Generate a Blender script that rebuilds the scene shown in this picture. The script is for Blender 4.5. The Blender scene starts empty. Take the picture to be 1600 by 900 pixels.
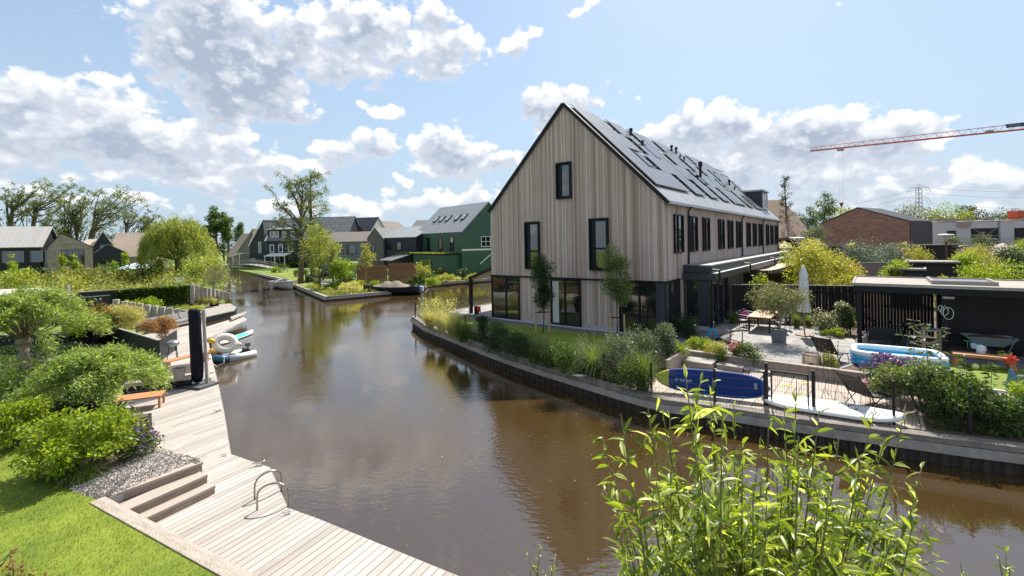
import bpy, math, random
import numpy as np
from mathutils import Vector, Matrix
SC = bpy.context.scene
COL = SC.collection
PI = math.pi
# ---------------------------------------------------------------- camera
F, ROLL, H, HY = 715.0, math.radians(1.0), 4.5, 379.0
cam = bpy.data.cameras.new("camera"); camo = bpy.data.objects.new("camera", cam); COL.objects.link(camo)
cam.lens = 36 * F / 1600; cam.sensor_width = 36; cam.clip_start = 0.05; cam.clip_end = 5000
cam.shift_y = -(450 - HY) / 1600
camo.matrix_world = Matrix.Translation((0, 0, H)) @ Matrix.Rotation(PI / 2, 4, 'X') @ Matrix.Rotation(-ROLL, 4, 'Z')
SC.camera = camo
# ---------------------------------------------------------------- light, sky, exposure
SUN_AZ, SUN_EL = math.radians(27), math.radians(52)      # azimuth from +Y towards +X
sun = bpy.data.lights.new("sun", 'SUN'); sun.energy = 5.0; sun.angle = math.radians(0.6); sun.color = (1, .94, .84)
suno = bpy.data.objects.new("sun", sun); COL.objects.link(suno)
sdir = Vector((math.sin(SUN_AZ) * math.cos(SUN_EL), math.cos(SUN_AZ) * math.cos(SUN_EL), math.sin(SUN_EL)))
suno.rotation_euler = sdir.to_track_quat('Z', 'Y').to_euler()
SC.view_settings.view_transform = 'Standard'; SC.view_settings.look = 'None'
SC.view_settings.exposure = 0.72; SC.view_settings.gamma = 1; SC.view_settings.use_curve_mapping = False
SKY_STRENGTH = 0.11
SC.cycles.max_bounces = 8; SC.cycles.transparent_max_bounces = 8; SC.cycles.use_denoising = True

def ray(px, py):
    u = (px - 800) / F; v = (HY - py) / F
    return (u * math.cos(ROLL) + v * math.sin(ROLL), 1.0, -u * math.sin(ROLL) + v * math.cos(ROLL))
def G(px, py, z=0.0):
    d = ray(px, py); t = (z - H) / d[2]; return (d[0] * t, t, z)
def D(px, py, Y):
    d = ray(px, py); return (d[0] * Y, Y, H + d[2] * Y)
def PX(px, Y): return (px - 800) / F * Y
def ZH(px, py, Y): return D(px, py, Y)[2]

# ---- world: sky texture with cumulus clouds laid out by azimuth and elevation
def azel(px, py):
    d = ray(px, py); return math.atan2(d[0], d[1]), math.atan2(d[2], math.hypot(d[0], d[1]))
# centre px, py, half width, height above centre, height below centre (px), weight
CLOUDS = [
 (60,200,110,75,42,1),(175,210,120,80,45,1),(290,240,90,60,35,1),(240,262,130,30,22,.75),(20,245,60,40,22,.8),(370,220,28,24,18,.9),
 (330,50,115,80,70,1.3),(380,110,105,80,75,1.35),(300,95,80,60,50,1.2),(300,20,85,50,45,1),(420,165,60,40,28,1),(470,60,60,40,40,.8),(560,45,75,55,60,1.05),(530,100,70,50,40,.8),(600,70,40,60,35,.9),
 (690,85,60,45,32,.95),(680,35,40,40,35,.85),(735,70,30,25,22,.8),(810,75,30,14,14,.7),(845,58,14,9,9,.6),(640,110,30,15,12,.6),
 (600,168,28,12,10,.7),(590,225,36,30,22,1),(530,245,40,26,18,.95),(490,262,40,14,12,.8),(700,235,62,38,30,1),(770,258,50,22,18,.9),(690,270,60,20,14,.85),(630,290,22,8,7,.7),
 (400,265,60,30,24,.8),(340,290,50,30,20,.8),(620,322,50,18,12,.75),(680,330,70,24,14,.75),(560,330,50,16,12,.7),(745,312,40,22,12,.7),(240,312,22,9,8,.6),
 (875,165,66,36,24,1.05),(905,160,40,28,26,.9),(850,195,20,14,10,.6),
 (1010,222,60,22,20,.9),(1080,215,80,45,45,1.05),(1125,190,60,35,50,1.1),(1190,225,80,50,45,1.05),(1290,205,90,42,60,1.1),(1340,225,80,45,50,1.05),(1400,215,70,30,45,1),(1445,240,45,40,25,.9),
 (1160,270,130,40,26,.9),(1280,275,130,30,24,.85),(1110,300,90,26,18,.7),(1260,315,130,22,22,.75),(1380,310,90,28,20,.7),(1420,290,60,26,16,.7),(1510,285,90,26,20,.85),(1590,295,60,30,22,.85),
 (905,8,22,12,10,.6),(1500,335,140,18,14,.55),(80,300,110,22,14,.7),(150,322,110,14,12,.6),(1000,330,200,12,10,.4),(450,330,120,18,12,.55)]
w = bpy.data.worlds.new("World"); SC.world = w; w.use_nodes = True
nt = w.node_tree; N = nt.nodes; L = nt.links; N.clear()
def nmath(tree, op, a, b=None, c=None, clamp=False):
    n = tree.nodes.new('ShaderNodeMath'); n.operation = op; n.use_clamp = clamp
    for i, x in enumerate((a, b, c)):
        if x is None: continue
        if isinstance(x, (int, float)): n.inputs[i].default_value = x
        else: tree.links.new(x, n.inputs[i])
    return n.outputs[0]
def cloud_group():
    g = bpy.data.node_groups.new('cloud_density', 'ShaderNodeTree')
    for nm in ('az', 'el'): g.interface.new_socket(nm, in_out='INPUT', socket_type='NodeSocketFloat')
    g.interface.new_socket('d', in_out='OUTPUT', socket_type='NodeSocketFloat'); g.interface.new_socket('dup', in_out='OUTPUT', socket_type='NodeSocketFloat')
    gi = g.nodes.new('NodeGroupInput'); go = g.nodes.new('NodeGroupOutput')
    M = lambda *a, **k: nmath(g, *a, **k)
    comb = g.nodes.new('ShaderNodeCombineXYZ'); g.links.new(gi.outputs[0], comb.inputs[0]); g.links.new(M('MULTIPLY', gi.outputs[1], 1.25), comb.inputs[1])
    def noise(scale, det, rough, off=0):
        n = g.nodes.new('ShaderNodeTexNoise'); n.noise_dimensions = '3D'
        m = g.nodes.new('ShaderNodeVectorMath'); m.operation = 'ADD'; g.links.new(comb.outputs[0], m.inputs[0]); m.inputs[1].default_value = off if isinstance(off, tuple) else (off, off * 1.7, off * .3)
        g.links.new(m.outputs[0], n.inputs['Vector']); n.inputs['Scale'].default_value = scale; n.inputs['Detail'].default_value = det; n.inputs['Roughness'].default_value = rough
        return n
    wa = noise(9, 3, .5, 5.1)                              # warp
    sep = g.nodes.new('ShaderNodeSeparateColor'); g.links.new(wa.outputs['Color'], sep.inputs[0])
    az = M('ADD', gi.outputs[0], M('MULTIPLY', M('SUBTRACT', sep.outputs[0], .5), .14))
    el = M('ADD', gi.outputs[1], M('MULTIPLY', M('SUBTRACT', sep.outputs[1], .5), .09))
    acc = None; acc2 = None; DE = .02
    for (px, py, rx, ru, rd, wt) in CLOUDS:
        a0, e0 = azel(px, py); a1, _ = azel(px + rx, py); _, e1 = azel(px, py - ru); _, e2 = azel(px, py + rd)
        sx = 1 / (1.25 * max(1e-4, a1 - a0)); su = 1 / (1.25 * (e1 - e0)); sd = -1 / (1.25 * (e0 - e2)); k = math.sqrt(wt)
        dx = M('MULTIPLY_ADD', az, sx * k, -a0 * sx * k); dx2 = M('MULTIPLY', dx, dx)
        def one(e00):
            dy = M('MAXIMUM', M('MULTIPLY_ADD', el, su * k, -e00 * su * k), M('MULTIPLY_ADD', el, sd * k, -e00 * sd * k))
            return M('SUBTRACT', wt, M('MULTIPLY_ADD', dy, dy, dx2))
        b = one(e0); b2 = one(e0 - DE)
        acc = b if acc is None else M('MAXIMUM', acc, b); acc2 = b2 if acc2 is None else M('MAXIMUM', acc2, b2)
    # loose clouds over the rest of the sky, outside the part in front
    far = noise(3.2, 2, .5, 9.3)
    outside = M('MULTIPLY', M('SUBTRACT', M('ABSOLUTE', gi.outputs[0]), .95), 6, clamp=True)
    high = M('MULTIPLY', M('SUBTRACT', gi.outputs[1], .52), 8, clamp=True)
    gen = M('SUBTRACT', M('MULTIPLY', M('SUBTRACT', far.outputs[0], .47), 7), M('SUBTRACT', 1.3, M('MULTIPLY', M('MAXIMUM', outside, high), 1.3)))
    acc = M('MAXIMUM', M('MAXIMUM', acc, -1.2), gen); acc2 = M('MAXIMUM', M('MAXIMUM', acc2, -1.2), gen)
    n1 = noise(15, 5, .62); n1b = noise(15, 3, .62, (.010, .027, 0)); n2 = noise(42, 3, .65, 3.3)
    vo = g.nodes.new('ShaderNodeTexVoronoi'); vo.inputs['Scale'].default_value = 36
    wv = g.nodes.new('ShaderNodeVectorMath'); wv.operation = 'MULTIPLY_ADD'; g.links.new(n2.outputs['Color'], wv.inputs[0]); wv.inputs[1].default_value = (.03, .03, 0); g.links.new(comb.outputs[0], wv.inputs[2]); g.links.new(wv.outputs[0], vo.inputs['Vector'])
    det = M('SUBTRACT', M('MULTIPLY', M('SUBTRACT', n2.outputs[0], .5), .7), M('MULTIPLY', M('SUBTRACT', vo.outputs['Distance'], .3), .7))
    d = M('ADD', M('ADD', acc, M('MULTIPLY', M('SUBTRACT', n1.outputs[0], .50), 2.0)), det)
    d2 = M('ADD', M('ADD', acc2, M('MULTIPLY', M('SUBTRACT', n1b.outputs[0], .50), 2.0)), M('MULTIPLY', det, -.3))
    g.links.new(d, go.inputs[0]); g.links.new(d2, go.inputs[1]); return g
CG = cloud_group()
M_ = lambda *a, **k: nmath(nt, *a, **k)
tc = N.new('ShaderNodeTexCoord'); sp = N.new('ShaderNodeSeparateXYZ'); L.new(tc.outputs['Generated'], sp.inputs[0])
az = M_('ARCTAN2', sp.outputs[0], sp.outputs[1]); el = M_('ARCSINE', sp.outputs[2])
gn = N.new('ShaderNodeGroup'); gn.node_tree = CG; L.new(az, gn.inputs[0]); L.new(el, gn.inputs[1]); d0, d1 = gn.outputs[0], gn.outputs[1]
def smooth(x, a, b, lo=0, hi=1):
    n = N.new('ShaderNodeMapRange'); n.interpolation_type = 'SMOOTHSTEP'; L.new(x, n.inputs[0])
    for i, v in zip((1, 2, 3, 4), (a, b, lo, hi)): n.inputs[i].default_value = v
    return n.outputs[0]
mask = smooth(d0, -.12, .42)
relief = M_('SUBTRACT', d0, d1)
core = smooth(d0, .2, 1.15)
base_l = smooth(relief, -.5, .55)
lit = M_('ADD', M_('MULTIPLY', base_l, .66), M_('MULTIPLY', M_('SUBTRACT', 1, core), .42), clamp=True)
cr = N.new('ShaderNodeValToRGB'); L.new(lit, cr.inputs[0])
cr.color_ramp.elements[0].position = .12; cr.color_ramp.elements[0].color = (.36, .42, .52, 1)
cr.color_ramp.elements[1].position = .95; cr.color_ramp.elements[1].color = (1.0, .985, .96, 1)
e_ = cr.color_ramp.elements.new(.5); e_.color = (.60, .64, .71, 1)
sky = N.new('ShaderNodeTexSky'); sky.sky_type = 'NISHITA'; sky.sun_disc = False
sky.sun_elevation = SUN_EL; sky.sun_rotation = SUN_AZ; sky.air_density = 1.0; sky.dust_density = 0.7; sky.ozone_density = 1.6
cs = N.new('ShaderNodeVectorMath'); cs.operation = 'SCALE'; L.new(cr.outputs[0], cs.inputs[0]); cs.inputs[3].default_value = 6.9
mx = N.new('ShaderNodeMix'); mx.data_type = 'RGBA'
L.new(M_('MULTIPLY', mask, smooth(el, 0, .16, .6, .97)), mx.inputs[0]); L.new(cs.outputs[0], mx.inputs[7])
# thin milky veil that thickens towards the horizon
veil = N.new('ShaderNodeMix'); veil.data_type = 'RGBA'; L.new(sky.outputs[0], veil.inputs[6]); veil.inputs[7].default_value = (2.9, 3.7, 4.5, 1)
L.new(smooth(el, .5, 0, .42, .9), veil.inputs[0])
L.new(veil.outputs[2], mx.inputs[6])
bg = N.new('ShaderNodeBackground'); bg.inputs[1].default_value = SKY_STRENGTH; L.new(mx.outputs[2], bg.inputs[0])
wo = N.new('ShaderNodeOutputWorld'); L.new(bg.outputs[0], wo.inputs[0])
w.cycles.sampling_method = 'MANUAL'; w.cycles.sample_map_resolution = 512

# ---------------------------------------------------------------- materials
def mat(name, col, rough=.7, var=.12, scale=3.0, bump=0.0, bscale=None, metal=0.0, spec=.5, col2=None, stretch=None, hue=None, coat=0):
    m = bpy.data.materials.new(name); m.use_nodes = True; t = m.node_tree; b = t.nodes['Principled BSDF']
    b.inputs['Roughness'].default_value = rough; b.inputs['Metallic'].default_value = metal; b.inputs['Specular IOR Level'].default_value = spec
    if coat: b.inputs['Coat Weight'].default_value = coat; b.inputs['Coat Roughness'].default_value = .1
    tc = t.nodes.new('ShaderNodeTexCoord'); mp = t.nodes.new('ShaderNodeMapping'); t.links.new(tc.outputs['Object'], mp.inputs[0])
    if stretch: mp.inputs['Scale'].default_value = stretch
    n = t.nodes.new('ShaderNodeTexNoise'); n.inputs['Scale'].default_value = scale; n.inputs['Detail'].default_value = 8; n.inputs['Roughness'].default_value = .65
    t.links.new(mp.outputs[0], n.inputs['Vector'])
    r = t.nodes.new('ShaderNodeValToRGB'); t.links.new(n.outputs[0], r.inputs[0])
    c2 = col2 or tuple(min(1, c * (1 + var)) for c in col); c1 = tuple(c * (1 - var) for c in col) if not col2 else col
    r.color_ramp.elements[0].position = .3; r.color_ramp.elements[0].color = (*c1, 1)
    r.color_ramp.elements[1].position = .7; r.color_ramp.elements[1].color = (*c2, 1)
    t.links.new(r.outputs[0], b.inputs['Base Color'])
    if bump:
        n2 = t.nodes.new('ShaderNodeTexNoise'); n2.inputs['Scale'].default_value = bscale or scale * 6; n2.inputs['Detail'].default_value = 5
        t.links.new(mp.outputs[0], n2.inputs['Vector'])
        bp = t.nodes.new('ShaderNodeBump'); bp.inputs['Strength'].default_value = bump; bp.inputs['Distance'].default_value = .02
        t.links.new(n2.outputs[0], bp.inputs['Height']); t.links.new(bp.outputs[0], b.inputs['Normal'])
    return m
def boards(name, cols, width=.14, axis='X', angle=0.0, gap=.06, rough=.7, grain=14, gapcol=(.02, .018, .015), length=None, var=1.0, bump=.5):
    """boards: random tone per board, dark gap lines, grain along the board (object coordinates)."""
    m = bpy.data.materials.new(name); m.use_nodes = True; t = m.node_tree; b = t.nodes['Principled BSDF']; b.inputs['Roughness'].default_value = rough
    M = lambda *a, **k: nmath(t, *a, **k)
    tc = t.nodes.new('ShaderNodeTexCoord'); mp = t.nodes.new('ShaderNodeMapping'); t.links.new(tc.outputs['Object'], mp.inputs[0]); mp.inputs['Rotation'].default_value = (0, 0, angle)
    s = t.nodes.new('ShaderNodeSeparateXYZ'); t.links.new(mp.outputs[0], s.inputs[0])
    u = s.outputs['XYZ'.index(axis)] if axis != 'W' else M('ADD', s.outputs[0], s.outputs[1])
    al = (M('ADD', s.outputs[0], s.outputs[1]) if axis == 'Z' else s.outputs[2]) if length is None else s.outputs[1 if axis == 'X' else 0]
    uu = M('DIVIDE', u, width); idx = M('FLOOR', uu); fr = M('FRACT', uu)
    key = idx
    if length:
        off = M('MULTIPLY', idx, .377); rown = M('FLOOR', M('ADD', M('DIVIDE', al, length), off)); key = M('ADD', M('MULTIPLY', idx, 17.13), rown)
    wn = t.nodes.new('ShaderNodeTexWhiteNoise'); wn.noise_dimensions = '1D'; t.links.new(key, wn.inputs['W'])
    r = t.nodes.new('ShaderNodeValToRGB'); t.links.new(wn.outputs[0], r.inputs[0])
    k = len(cols)
    for i, c in enumerate(cols):
        e = r.color_ramp.elements[i] if i < 2 else r.color_ramp.elements.new(i / (k - 1))
    for i, c in enumerate(cols):
        r.color_ramp.elements[i].position = i / (k - 1)
    for i, c in enumerate(cols): r.color_ramp.elements[i].color = (*c, 1)
    cb = t.nodes.new('ShaderNodeCombineXYZ'); t.links.new(M('MULTIPLY', u, grain * 3), cb.inputs[0]); t.links.new(M('MULTIPLY', al, grain * .12), cb.inputs[1]); t.links.new(M('MULTIPLY', idx, 3.7), cb.inputs[2])
    n = t.nodes.new('ShaderNodeTexNoise'); n.inputs['Scale'].default_value = 1; n.inputs['Detail'].default_value = 5; t.links.new(cb.outputs[0], n.inputs['Vector'])
    big = t.nodes.new('ShaderNodeTexNoise'); big.inputs['Scale'].default_value = .7; big.inputs['Detail'].default_value = 4; t.links.new(tc.outputs['Object'], big.inputs['Vector'])
    g = M('ADD', M('MULTIPLY', M('SUBTRACT', n.outputs[0], .5), .7 * var), M('MULTIPLY', M('SUBTRACT', big.outputs[0], .5), .35 * var)); g = M('ADD', g, 1)
    gm = M('MULTIPLY', M('GREATER_THAN', fr, gap), 1)
    sc = t.nodes.new('ShaderNodeVectorMath'); sc.operation = 'SCALE'; t.links.new(r.outputs[0], sc.inputs[0]); t.links.new(g, sc.inputs[3])
    mix = t.nodes.new('ShaderNodeMix'); mix.data_type = 'RGBA'; t.links.new(gm, mix.inputs[0]); mix.inputs[6].default_value = (*gapcol, 1); t.links.new(sc.outputs[0], mix.inputs[7])
    t.links.new(mix.outputs[2], b.inputs['Base Color'])
    bp = t.nodes.new('ShaderNodeBump'); bp.inputs['Strength'].default_value = bump; bp.inputs['Distance'].default_value = .01
    t.links.new(M('ADD', gm, M('MULTIPLY', n.outputs[0], .2)), bp.inputs['Height']); t.links.new(bp.outputs[0], b.inputs['Normal'])
    return m
def bricks(name, c1, c2, mortar, sx=.22, sy=.065, axis='X', ms=.01, rough=.85):
    m = bpy.data.materials.new(name); m.use_nodes = True; t = m.node_tree; b = t.nodes['Principled BSDF']; b.inputs['Roughness'].default_value = rough
    tc = t.nodes.new('ShaderNodeTexCoord'); s = t.nodes.new('ShaderNodeSeparateXYZ'); t.links.new(tc.outputs['Object'], s.inputs[0])
    cb = t.nodes.new('ShaderNodeCombineXYZ')
    if axis == 'G':
        t.links.new(s.outputs[0], cb.inputs[0]); t.links.new(s.outputs[1], cb.inputs[1])
    else:
        t.links.new(nmath(t, 'ADD', s.outputs[0], s.outputs[1]), cb.inputs[0]); t.links.new(s.outputs[2], cb.inputs[1])
    br = t.nodes.new('ShaderNodeTexBrick'); t.links.new(cb.outputs[0], br.inputs['Vector'])
    br.inputs['Color1'].default_value = (*c1, 1); br.inputs['Color2'].default_value = (*c2, 1); br.inputs['Mortar'].default_value = (*mortar, 1)
    br.inputs['Scale'].default_value = 1; br.inputs['Brick Width'].default_value = sx; br.inputs['Row Height'].default_value = sy; br.inputs['Mortar Size'].default_value = ms
    n = t.nodes.new('ShaderNodeTexNoise'); n.inputs['Scale'].default_value = 2.5; n.inputs['Detail'].default_value = 8; t.links.new(cb.outputs[0], n.inputs['Vector'])
    sc = t.nodes.new('ShaderNodeVectorMath'); sc.operation = 'SCALE'; t.links.new(br.outputs[0], sc.inputs[0]); t.links.new(nmath(t, 'ADD', nmath(t, 'MULTIPLY', n.outputs[0], .9), .55), sc.inputs[3])
    t.links.new(sc.outputs[0], b.inputs['Base Color']); return m
def leafmat(name, c1, c2, c3=None, trans=.4, rough=.45, spec=.4):
    m = bpy.data.materials.new(name); m.use_nodes = True; t = m.node_tree; b = t.nodes['Principled BSDF']
    b.inputs['Roughness'].default_value = rough; b.inputs['Specular IOR Level'].default_value = spec
    g = t.nodes.new('ShaderNodeNewGeometry'); r = t.nodes.new('ShaderNodeValToRGB'); t.links.new(g.outputs['Random Per Island'], r.inputs[0])
    r.color_ramp.elements[0].color = (*c1, 1); r.color_ramp.elements[1].color = (*c2, 1)
    if c3: r.color_ramp.elements[1].position = .8; e = r.color_ramp.elements.new(1); e.color = (*c3, 1)
    tc = t.nodes.new('ShaderNodeTexCoord'); n = t.nodes.new('ShaderNodeTexNoise'); n.inputs['Scale'].default_value = 1.3; n.inputs['Detail'].default_value = 3; t.links.new(tc.outputs['Object'], n.inputs['Vector'])
    sc = t.nodes.new('ShaderNodeVectorMath'); sc.operation = 'SCALE'; t.links.new(r.outputs[0], sc.inputs[0]); t.links.new(nmath(t, 'ADD', nmath(t, 'MULTIPLY', n.outputs[0], .9), .55), sc.inputs[3])
    t.links.new(sc.outputs[0], b.inputs['Base Color'])
    tr = t.nodes.new('ShaderNodeBsdfTranslucent')
    hs = t.nodes.new('ShaderNodeMix'); hs.data_type = 'RGBA'; hs.blend_type = 'MULTIPLY'; hs.inputs[0].default_value = 1; t.links.new(sc.outputs[0], hs.inputs[6]); hs.inputs[7].default_value = (1.9, 1.7, .75, 1)
    t.links.new(hs.outputs[2], tr.inputs[0])
    ms = t.nodes.new('ShaderNodeMixShader'); ms.inputs[0].default_value = trans; t.links.new(b.outputs[0], ms.inputs[1]); t.links.new(tr.outputs[0], ms.inputs[2])
    t.links.new(ms.outputs[0], t.nodes['Material Output'].inputs[0]); return m
BLK = mat('black_paint', (.008, .0095, .013), .5, .2, 2, spec=.25)
BLKW = boards('black_boards', [(.006, .006, .008), (.012, .012, .014), (.008, .008, .010)], .16, 'W', gap=.07, rough=.6, gapcol=(.002, .002, .002))
NAVY = mat('dark_blue_grey_paint', (.028, .036, .048), .5, .12, 2)
GREYM = mat('grey_metal', (.25, .26, .27), .35, .1, 2, metal=.7)
ZINC = mat('zinc', (.42, .44, .47), .38, .1, 1.5, metal=.6)
GLASS = mat('dark_glass', (.012, .014, .017), .03, .3, .8, spec=1.0); GLASS.node_tree.nodes['Principled BSDF'].inputs['IOR'].default_value = 1.75
WHITE = mat('white_paint', (.75, .75, .73), .5, .05, 2)
CLAD = boards('larch_cladding', [(.28, .195, .16), (.54, .445, .395), (.39, .295, .25), (.62, .535, .485), (.46, .365, .32), (.31, .225, .185), (.58, .49, .44)], .088, 'W', gap=.1, grain=9, gapcol=(.12, .09, .065), bump=.8, var=.7)
PLINTH = mat('plinth_concrete', (.42, .43, .42), .8, .1, 3, bump=.2)
ROOFM = mat('metal_roof_sheet', (.30, .30, .30), .4, .08, 2, metal=.5)
PVM = None
DECK = boards('grey_deck_boards', [(.36, .325, .29), (.44, .405, .37), (.31, .275, .245), (.40, .365, .325), (.47, .44, .405)], .145, 'X', gap=.08, grain=7, length=3.6, gapcol=(.03, .025, .02), var=.8)
TIMBER = mat('weathered_timber', (.26, .205, .165), .8, .25, 2.5, bump=.4, stretch=(3, 3, 3), col2=(.40, .34, .29))
TIMG = mat('grey_timber', (.22, .20, .18), .85, .25, 3, bump=.3, col2=(.38, .35, .32))
DKWOOD = mat('dark_wet_timber', (.035, .028, .022), .6, .3, 3, bump=.4)
POSTW = mat('grey_post_wood', (.24, .215, .20), .85, .25, 6, bump=.3, stretch=(4, 4, .6), col2=(.42, .38, .36))
STEEL = mat('brushed_steel', (.6, .57, .52), .3, .1, 6, metal=1)
LWOOD = mat('light_wood', (.5, .34, .19), .55, .2, 4, stretch=(1, 6, 6))
OWOOD = mat('orange_teak', (.48, .2, .07), .5, .2, 4, stretch=(1, 6, 6))
BARK = mat('bark', (.075, .055, .04), .9, .35, 4, bump=.8, stretch=(2, 2, .5), col2=(.17, .135, .10))
BARKG = mat('pale_bark', (.18, .15, .11), .9, .3, 6, bump=.6, stretch=(2, 2, .5), col2=(.34, .29, .22))
SOIL = mat('soil', (.05, .035, .024), .95, .35, 6, bump=.6, col2=(.14, .095, .065))
LF = {
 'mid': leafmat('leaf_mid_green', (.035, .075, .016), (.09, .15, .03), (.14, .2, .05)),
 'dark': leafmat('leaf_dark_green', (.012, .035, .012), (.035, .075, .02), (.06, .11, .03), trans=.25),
 'lime': leafmat('leaf_lime', (.12, .2, .012), (.24, .33, .03), (.36, .42, .06), trans=.45),
 'willow': leafmat('leaf_willow', (.14, .19, .035), (.26, .32, .07), (.38, .43, .13), trans=.5),
 'airy': leafmat('leaf_airy_green', (.055, .09, .025), (.13, .18, .05), (.22, .27, .09), trans=.45),
 'grey': leafmat('leaf_grey_green', (.06, .09, .055), (.13, .17, .10), (.24, .28, .18), trans=.3),
 'olive': leafmat('leaf_olive', (.09, .11, .05), (.20, .22, .11), (.34, .36, .2), trans=.3),
 'silver': leafmat('leaf_silver', (.09, .13, .12), (.17, .22, .2), (.26, .32, .28), trans=.2),
 'yellow': leafmat('leaf_yellow_green', (.19, .22, .03), (.33, .35, .07), (.5, .47, .16), trans=.4),
 'meadow': leafmat('leaf_meadow', (.12, .15, .03), (.23, .25, .065), (.42, .39, .17), trans=.4),
 'straw': leafmat('leaf_straw', (.30, .32, .1), (.48, .48, .2), (.62, .6, .36), trans=.4),
 'red': leafmat('leaf_red', (.25, .03, .02), (.5, .10, .05), (.6, .3, .12)),
 'purple': leafmat('petal_purple', (.10, .04, .22), (.22, .10, .42), (.3, .2, .5), trans=.3),
 'pink': leafmat('petal_pink', (.5, .12, .25), (.7, .3, .4), trans=.3),
 'white': leafmat('petal_white', (.6, .6, .5), (.8, .8, .75), trans=.3),
 'rust': leafmat('leaf_rust', (.17, .09, .045), (.34, .19, .09), (.46, .36, .2)),
 'orange': leafmat('leaf_orange', (.34, .24, .05), (.5, .34, .09)),
 'grass': leafmat('grass_blade', (.075, .125, .006), (.18, .235, .012), (.34, .33, .045), trans=.35),
 'grassg': leafmat('tall_grass_blade', (.05, .10, .02), (.14, .2, .055), (.36, .42, .2), trans=.4),
}
# ---------------------------------------------------------------- object helpers
def tag(o, label=None, cat=None, group=None, kind=None):
    if label: o['label'] = label
    if cat: o['category'] = cat
    if group: o['group'] = group
    if kind: o['kind'] = kind
    return o
def thing(name, label, cat, loc=(0, 0, 0), rot=0.0, group=None):
    o = bpy.data.objects.new(name, None); COL.objects.link(o); o.empty_display_size = .2
    o.location = loc if len(loc) == 3 else (*loc, 0); o.rotation_euler = (0, 0, rot)
    return tag(o, label, cat, group)
def link(name, me, parent=None, loc=None):
    o = bpy.data.objects.new(name, me); COL.objects.link(o)
    if parent: o.parent = parent
    if loc is not None: o.location = loc
    return o
class MB:
    def __init__(s, off=(0, 0, 0), M=None): s.v = []; s.f = []; s.mi = []; s.cur = 0; s.M = M or Matrix.Translation(-Vector(off))
    def add(s, vs, fs):
        n = len(s.v); s.v += [tuple(s.M @ Vector(p)) for p in vs]; s.f += [tuple(i + n for i in q) for q in fs]; s.mi += [s.cur] * len(fs); return s
    def box(s, x0, x1, y0, y1, z0, z1):
        x0, x1 = min(x0, x1), max(x0, x1); y0, y1 = min(y0, y1), max(y0, y1); z0, z1 = min(z0, z1), max(z0, z1)
        return s.add([(x0, y0, z0), (x1, y0, z0), (x1, y1, z0), (x0, y1, z0), (x0, y0, z1), (x1, y0, z1), (x1, y1, z1), (x0, y1, z1)],
                     [(0, 3, 2, 1), (4, 5, 6, 7), (0, 1, 5, 4), (1, 2, 6, 5), (2, 3, 7, 6), (3, 0, 4, 7)])
    def bar(s, p, q, w, h, up=(0, 0, 1)):
        p, q = Vector(p), Vector(q); d = (q - p).normalized(); u = Vector(up)
        if abs(d.dot(u)) > .98: u = Vector((0, 1, 0))
        a = d.cross(u).normalized() * w / 2; b = a.cross(d).normalized() * h / 2
        vs = [p - a - b, p + a - b, p + a + b, p - a + b, q - a - b, q + a - b, q + a + b, q - a + b]
        return s.add(vs, [(0, 1, 2, 3), (7, 6, 5, 4), (0, 4, 5, 1), (1, 5, 6, 2), (2, 6, 7, 3), (3, 7, 4, 0)])
    def tube(s, pts, r, n=8, cap=True):
        pts = [Vector(p) for p in pts]; k = len(pts); rs = r if isinstance(r, (list, tuple)) else [r] * k
        vs = []; prev = None
        for i, p in enumerate(pts):
            d = (pts[min(i + 1, k - 1)] - pts[max(i - 1, 0)])
            d = d.normalized() if d.length > 1e-9 else Vector((0, 0, 1))
            if prev is None: a = d.orthogonal().normalized()
            else:
                a = prev - d * prev.dot(d); a = a.normalized() if a.length > 1e-6 else d.orthogonal().normalized()
            prev = a; b = d.cross(a)
            for j in range(n):
                t = 2 * PI * j / n; vs.append(p + (a * math.cos(t) + b * math.sin(t)) * rs[i])
        fs = [(i * n + j, i * n + (j + 1) % n, (i + 1) * n + (j + 1) % n, (i + 1) * n + j) for i in range(k - 1) for j in range(n)]
        if cap: fs += [tuple(range(n - 1, -1, -1)), tuple((k - 1) * n + j for j in range(n))]
        return s.add(vs, fs)
    def lathe(s, prof, n=20, c=(0, 0, 0), sx=1, sy=1, wob=0):
        vs = []; k = len(prof)
        for (r, z) in prof:
            for j in range(n):
                t = 2 * PI * j / n; rr = r * (1 + wob * math.sin(t * 7 + z * 3)); vs.append((c[0] + rr * math.cos(t) * sx, c[1] + rr * math.sin(t) * sy, c[2] + z))
        fs = [(i * n + j, i * n + (j + 1) % n, (i + 1) * n + (j + 1) % n, (i + 1) * n + j) for i in range(k - 1) for j in range(n)]
        fs += [tuple(range(n - 1, -1, -1)), tuple((k - 1) * n + j for j in range(n))]
        return s.add(vs, fs)
    def prism(s, poly, z0, z1):
        ar = sum(poly[i][0] * poly[(i + 1) % len(poly)][1] - poly[(i + 1) % len(poly)][0] * poly[i][1] for i in range(len(poly)))
        if ar < 0: poly = poly[::-1]
        n = len(poly); vs = [(p[0], p[1], z0) for p in poly] + [(p[0], p[1], z1) for p in poly]
        return s.add(vs, [tuple(range(n - 1, -1, -1)), tuple(range(n, 2 * n))] + [(i, (i + 1) % n, n + (i + 1) % n, n + i) for i in range(n)])
    def slab(s, pts, th):
        """planar polygon given thickness th along minus its normal"""
        P = [Vector(p) for p in pts]; nr = (P[1] - P[0]).cross(P[2] - P[0]).normalized(); n = len(P)
        vs = P + [p - nr * th for p in P]
        return s.add(vs, [tuple(range(n)), tuple(range(2 * n - 1, n - 1, -1))] + [(i, n + i, n + (i + 1) % n, (i + 1) % n) for i in range(n)])
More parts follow.
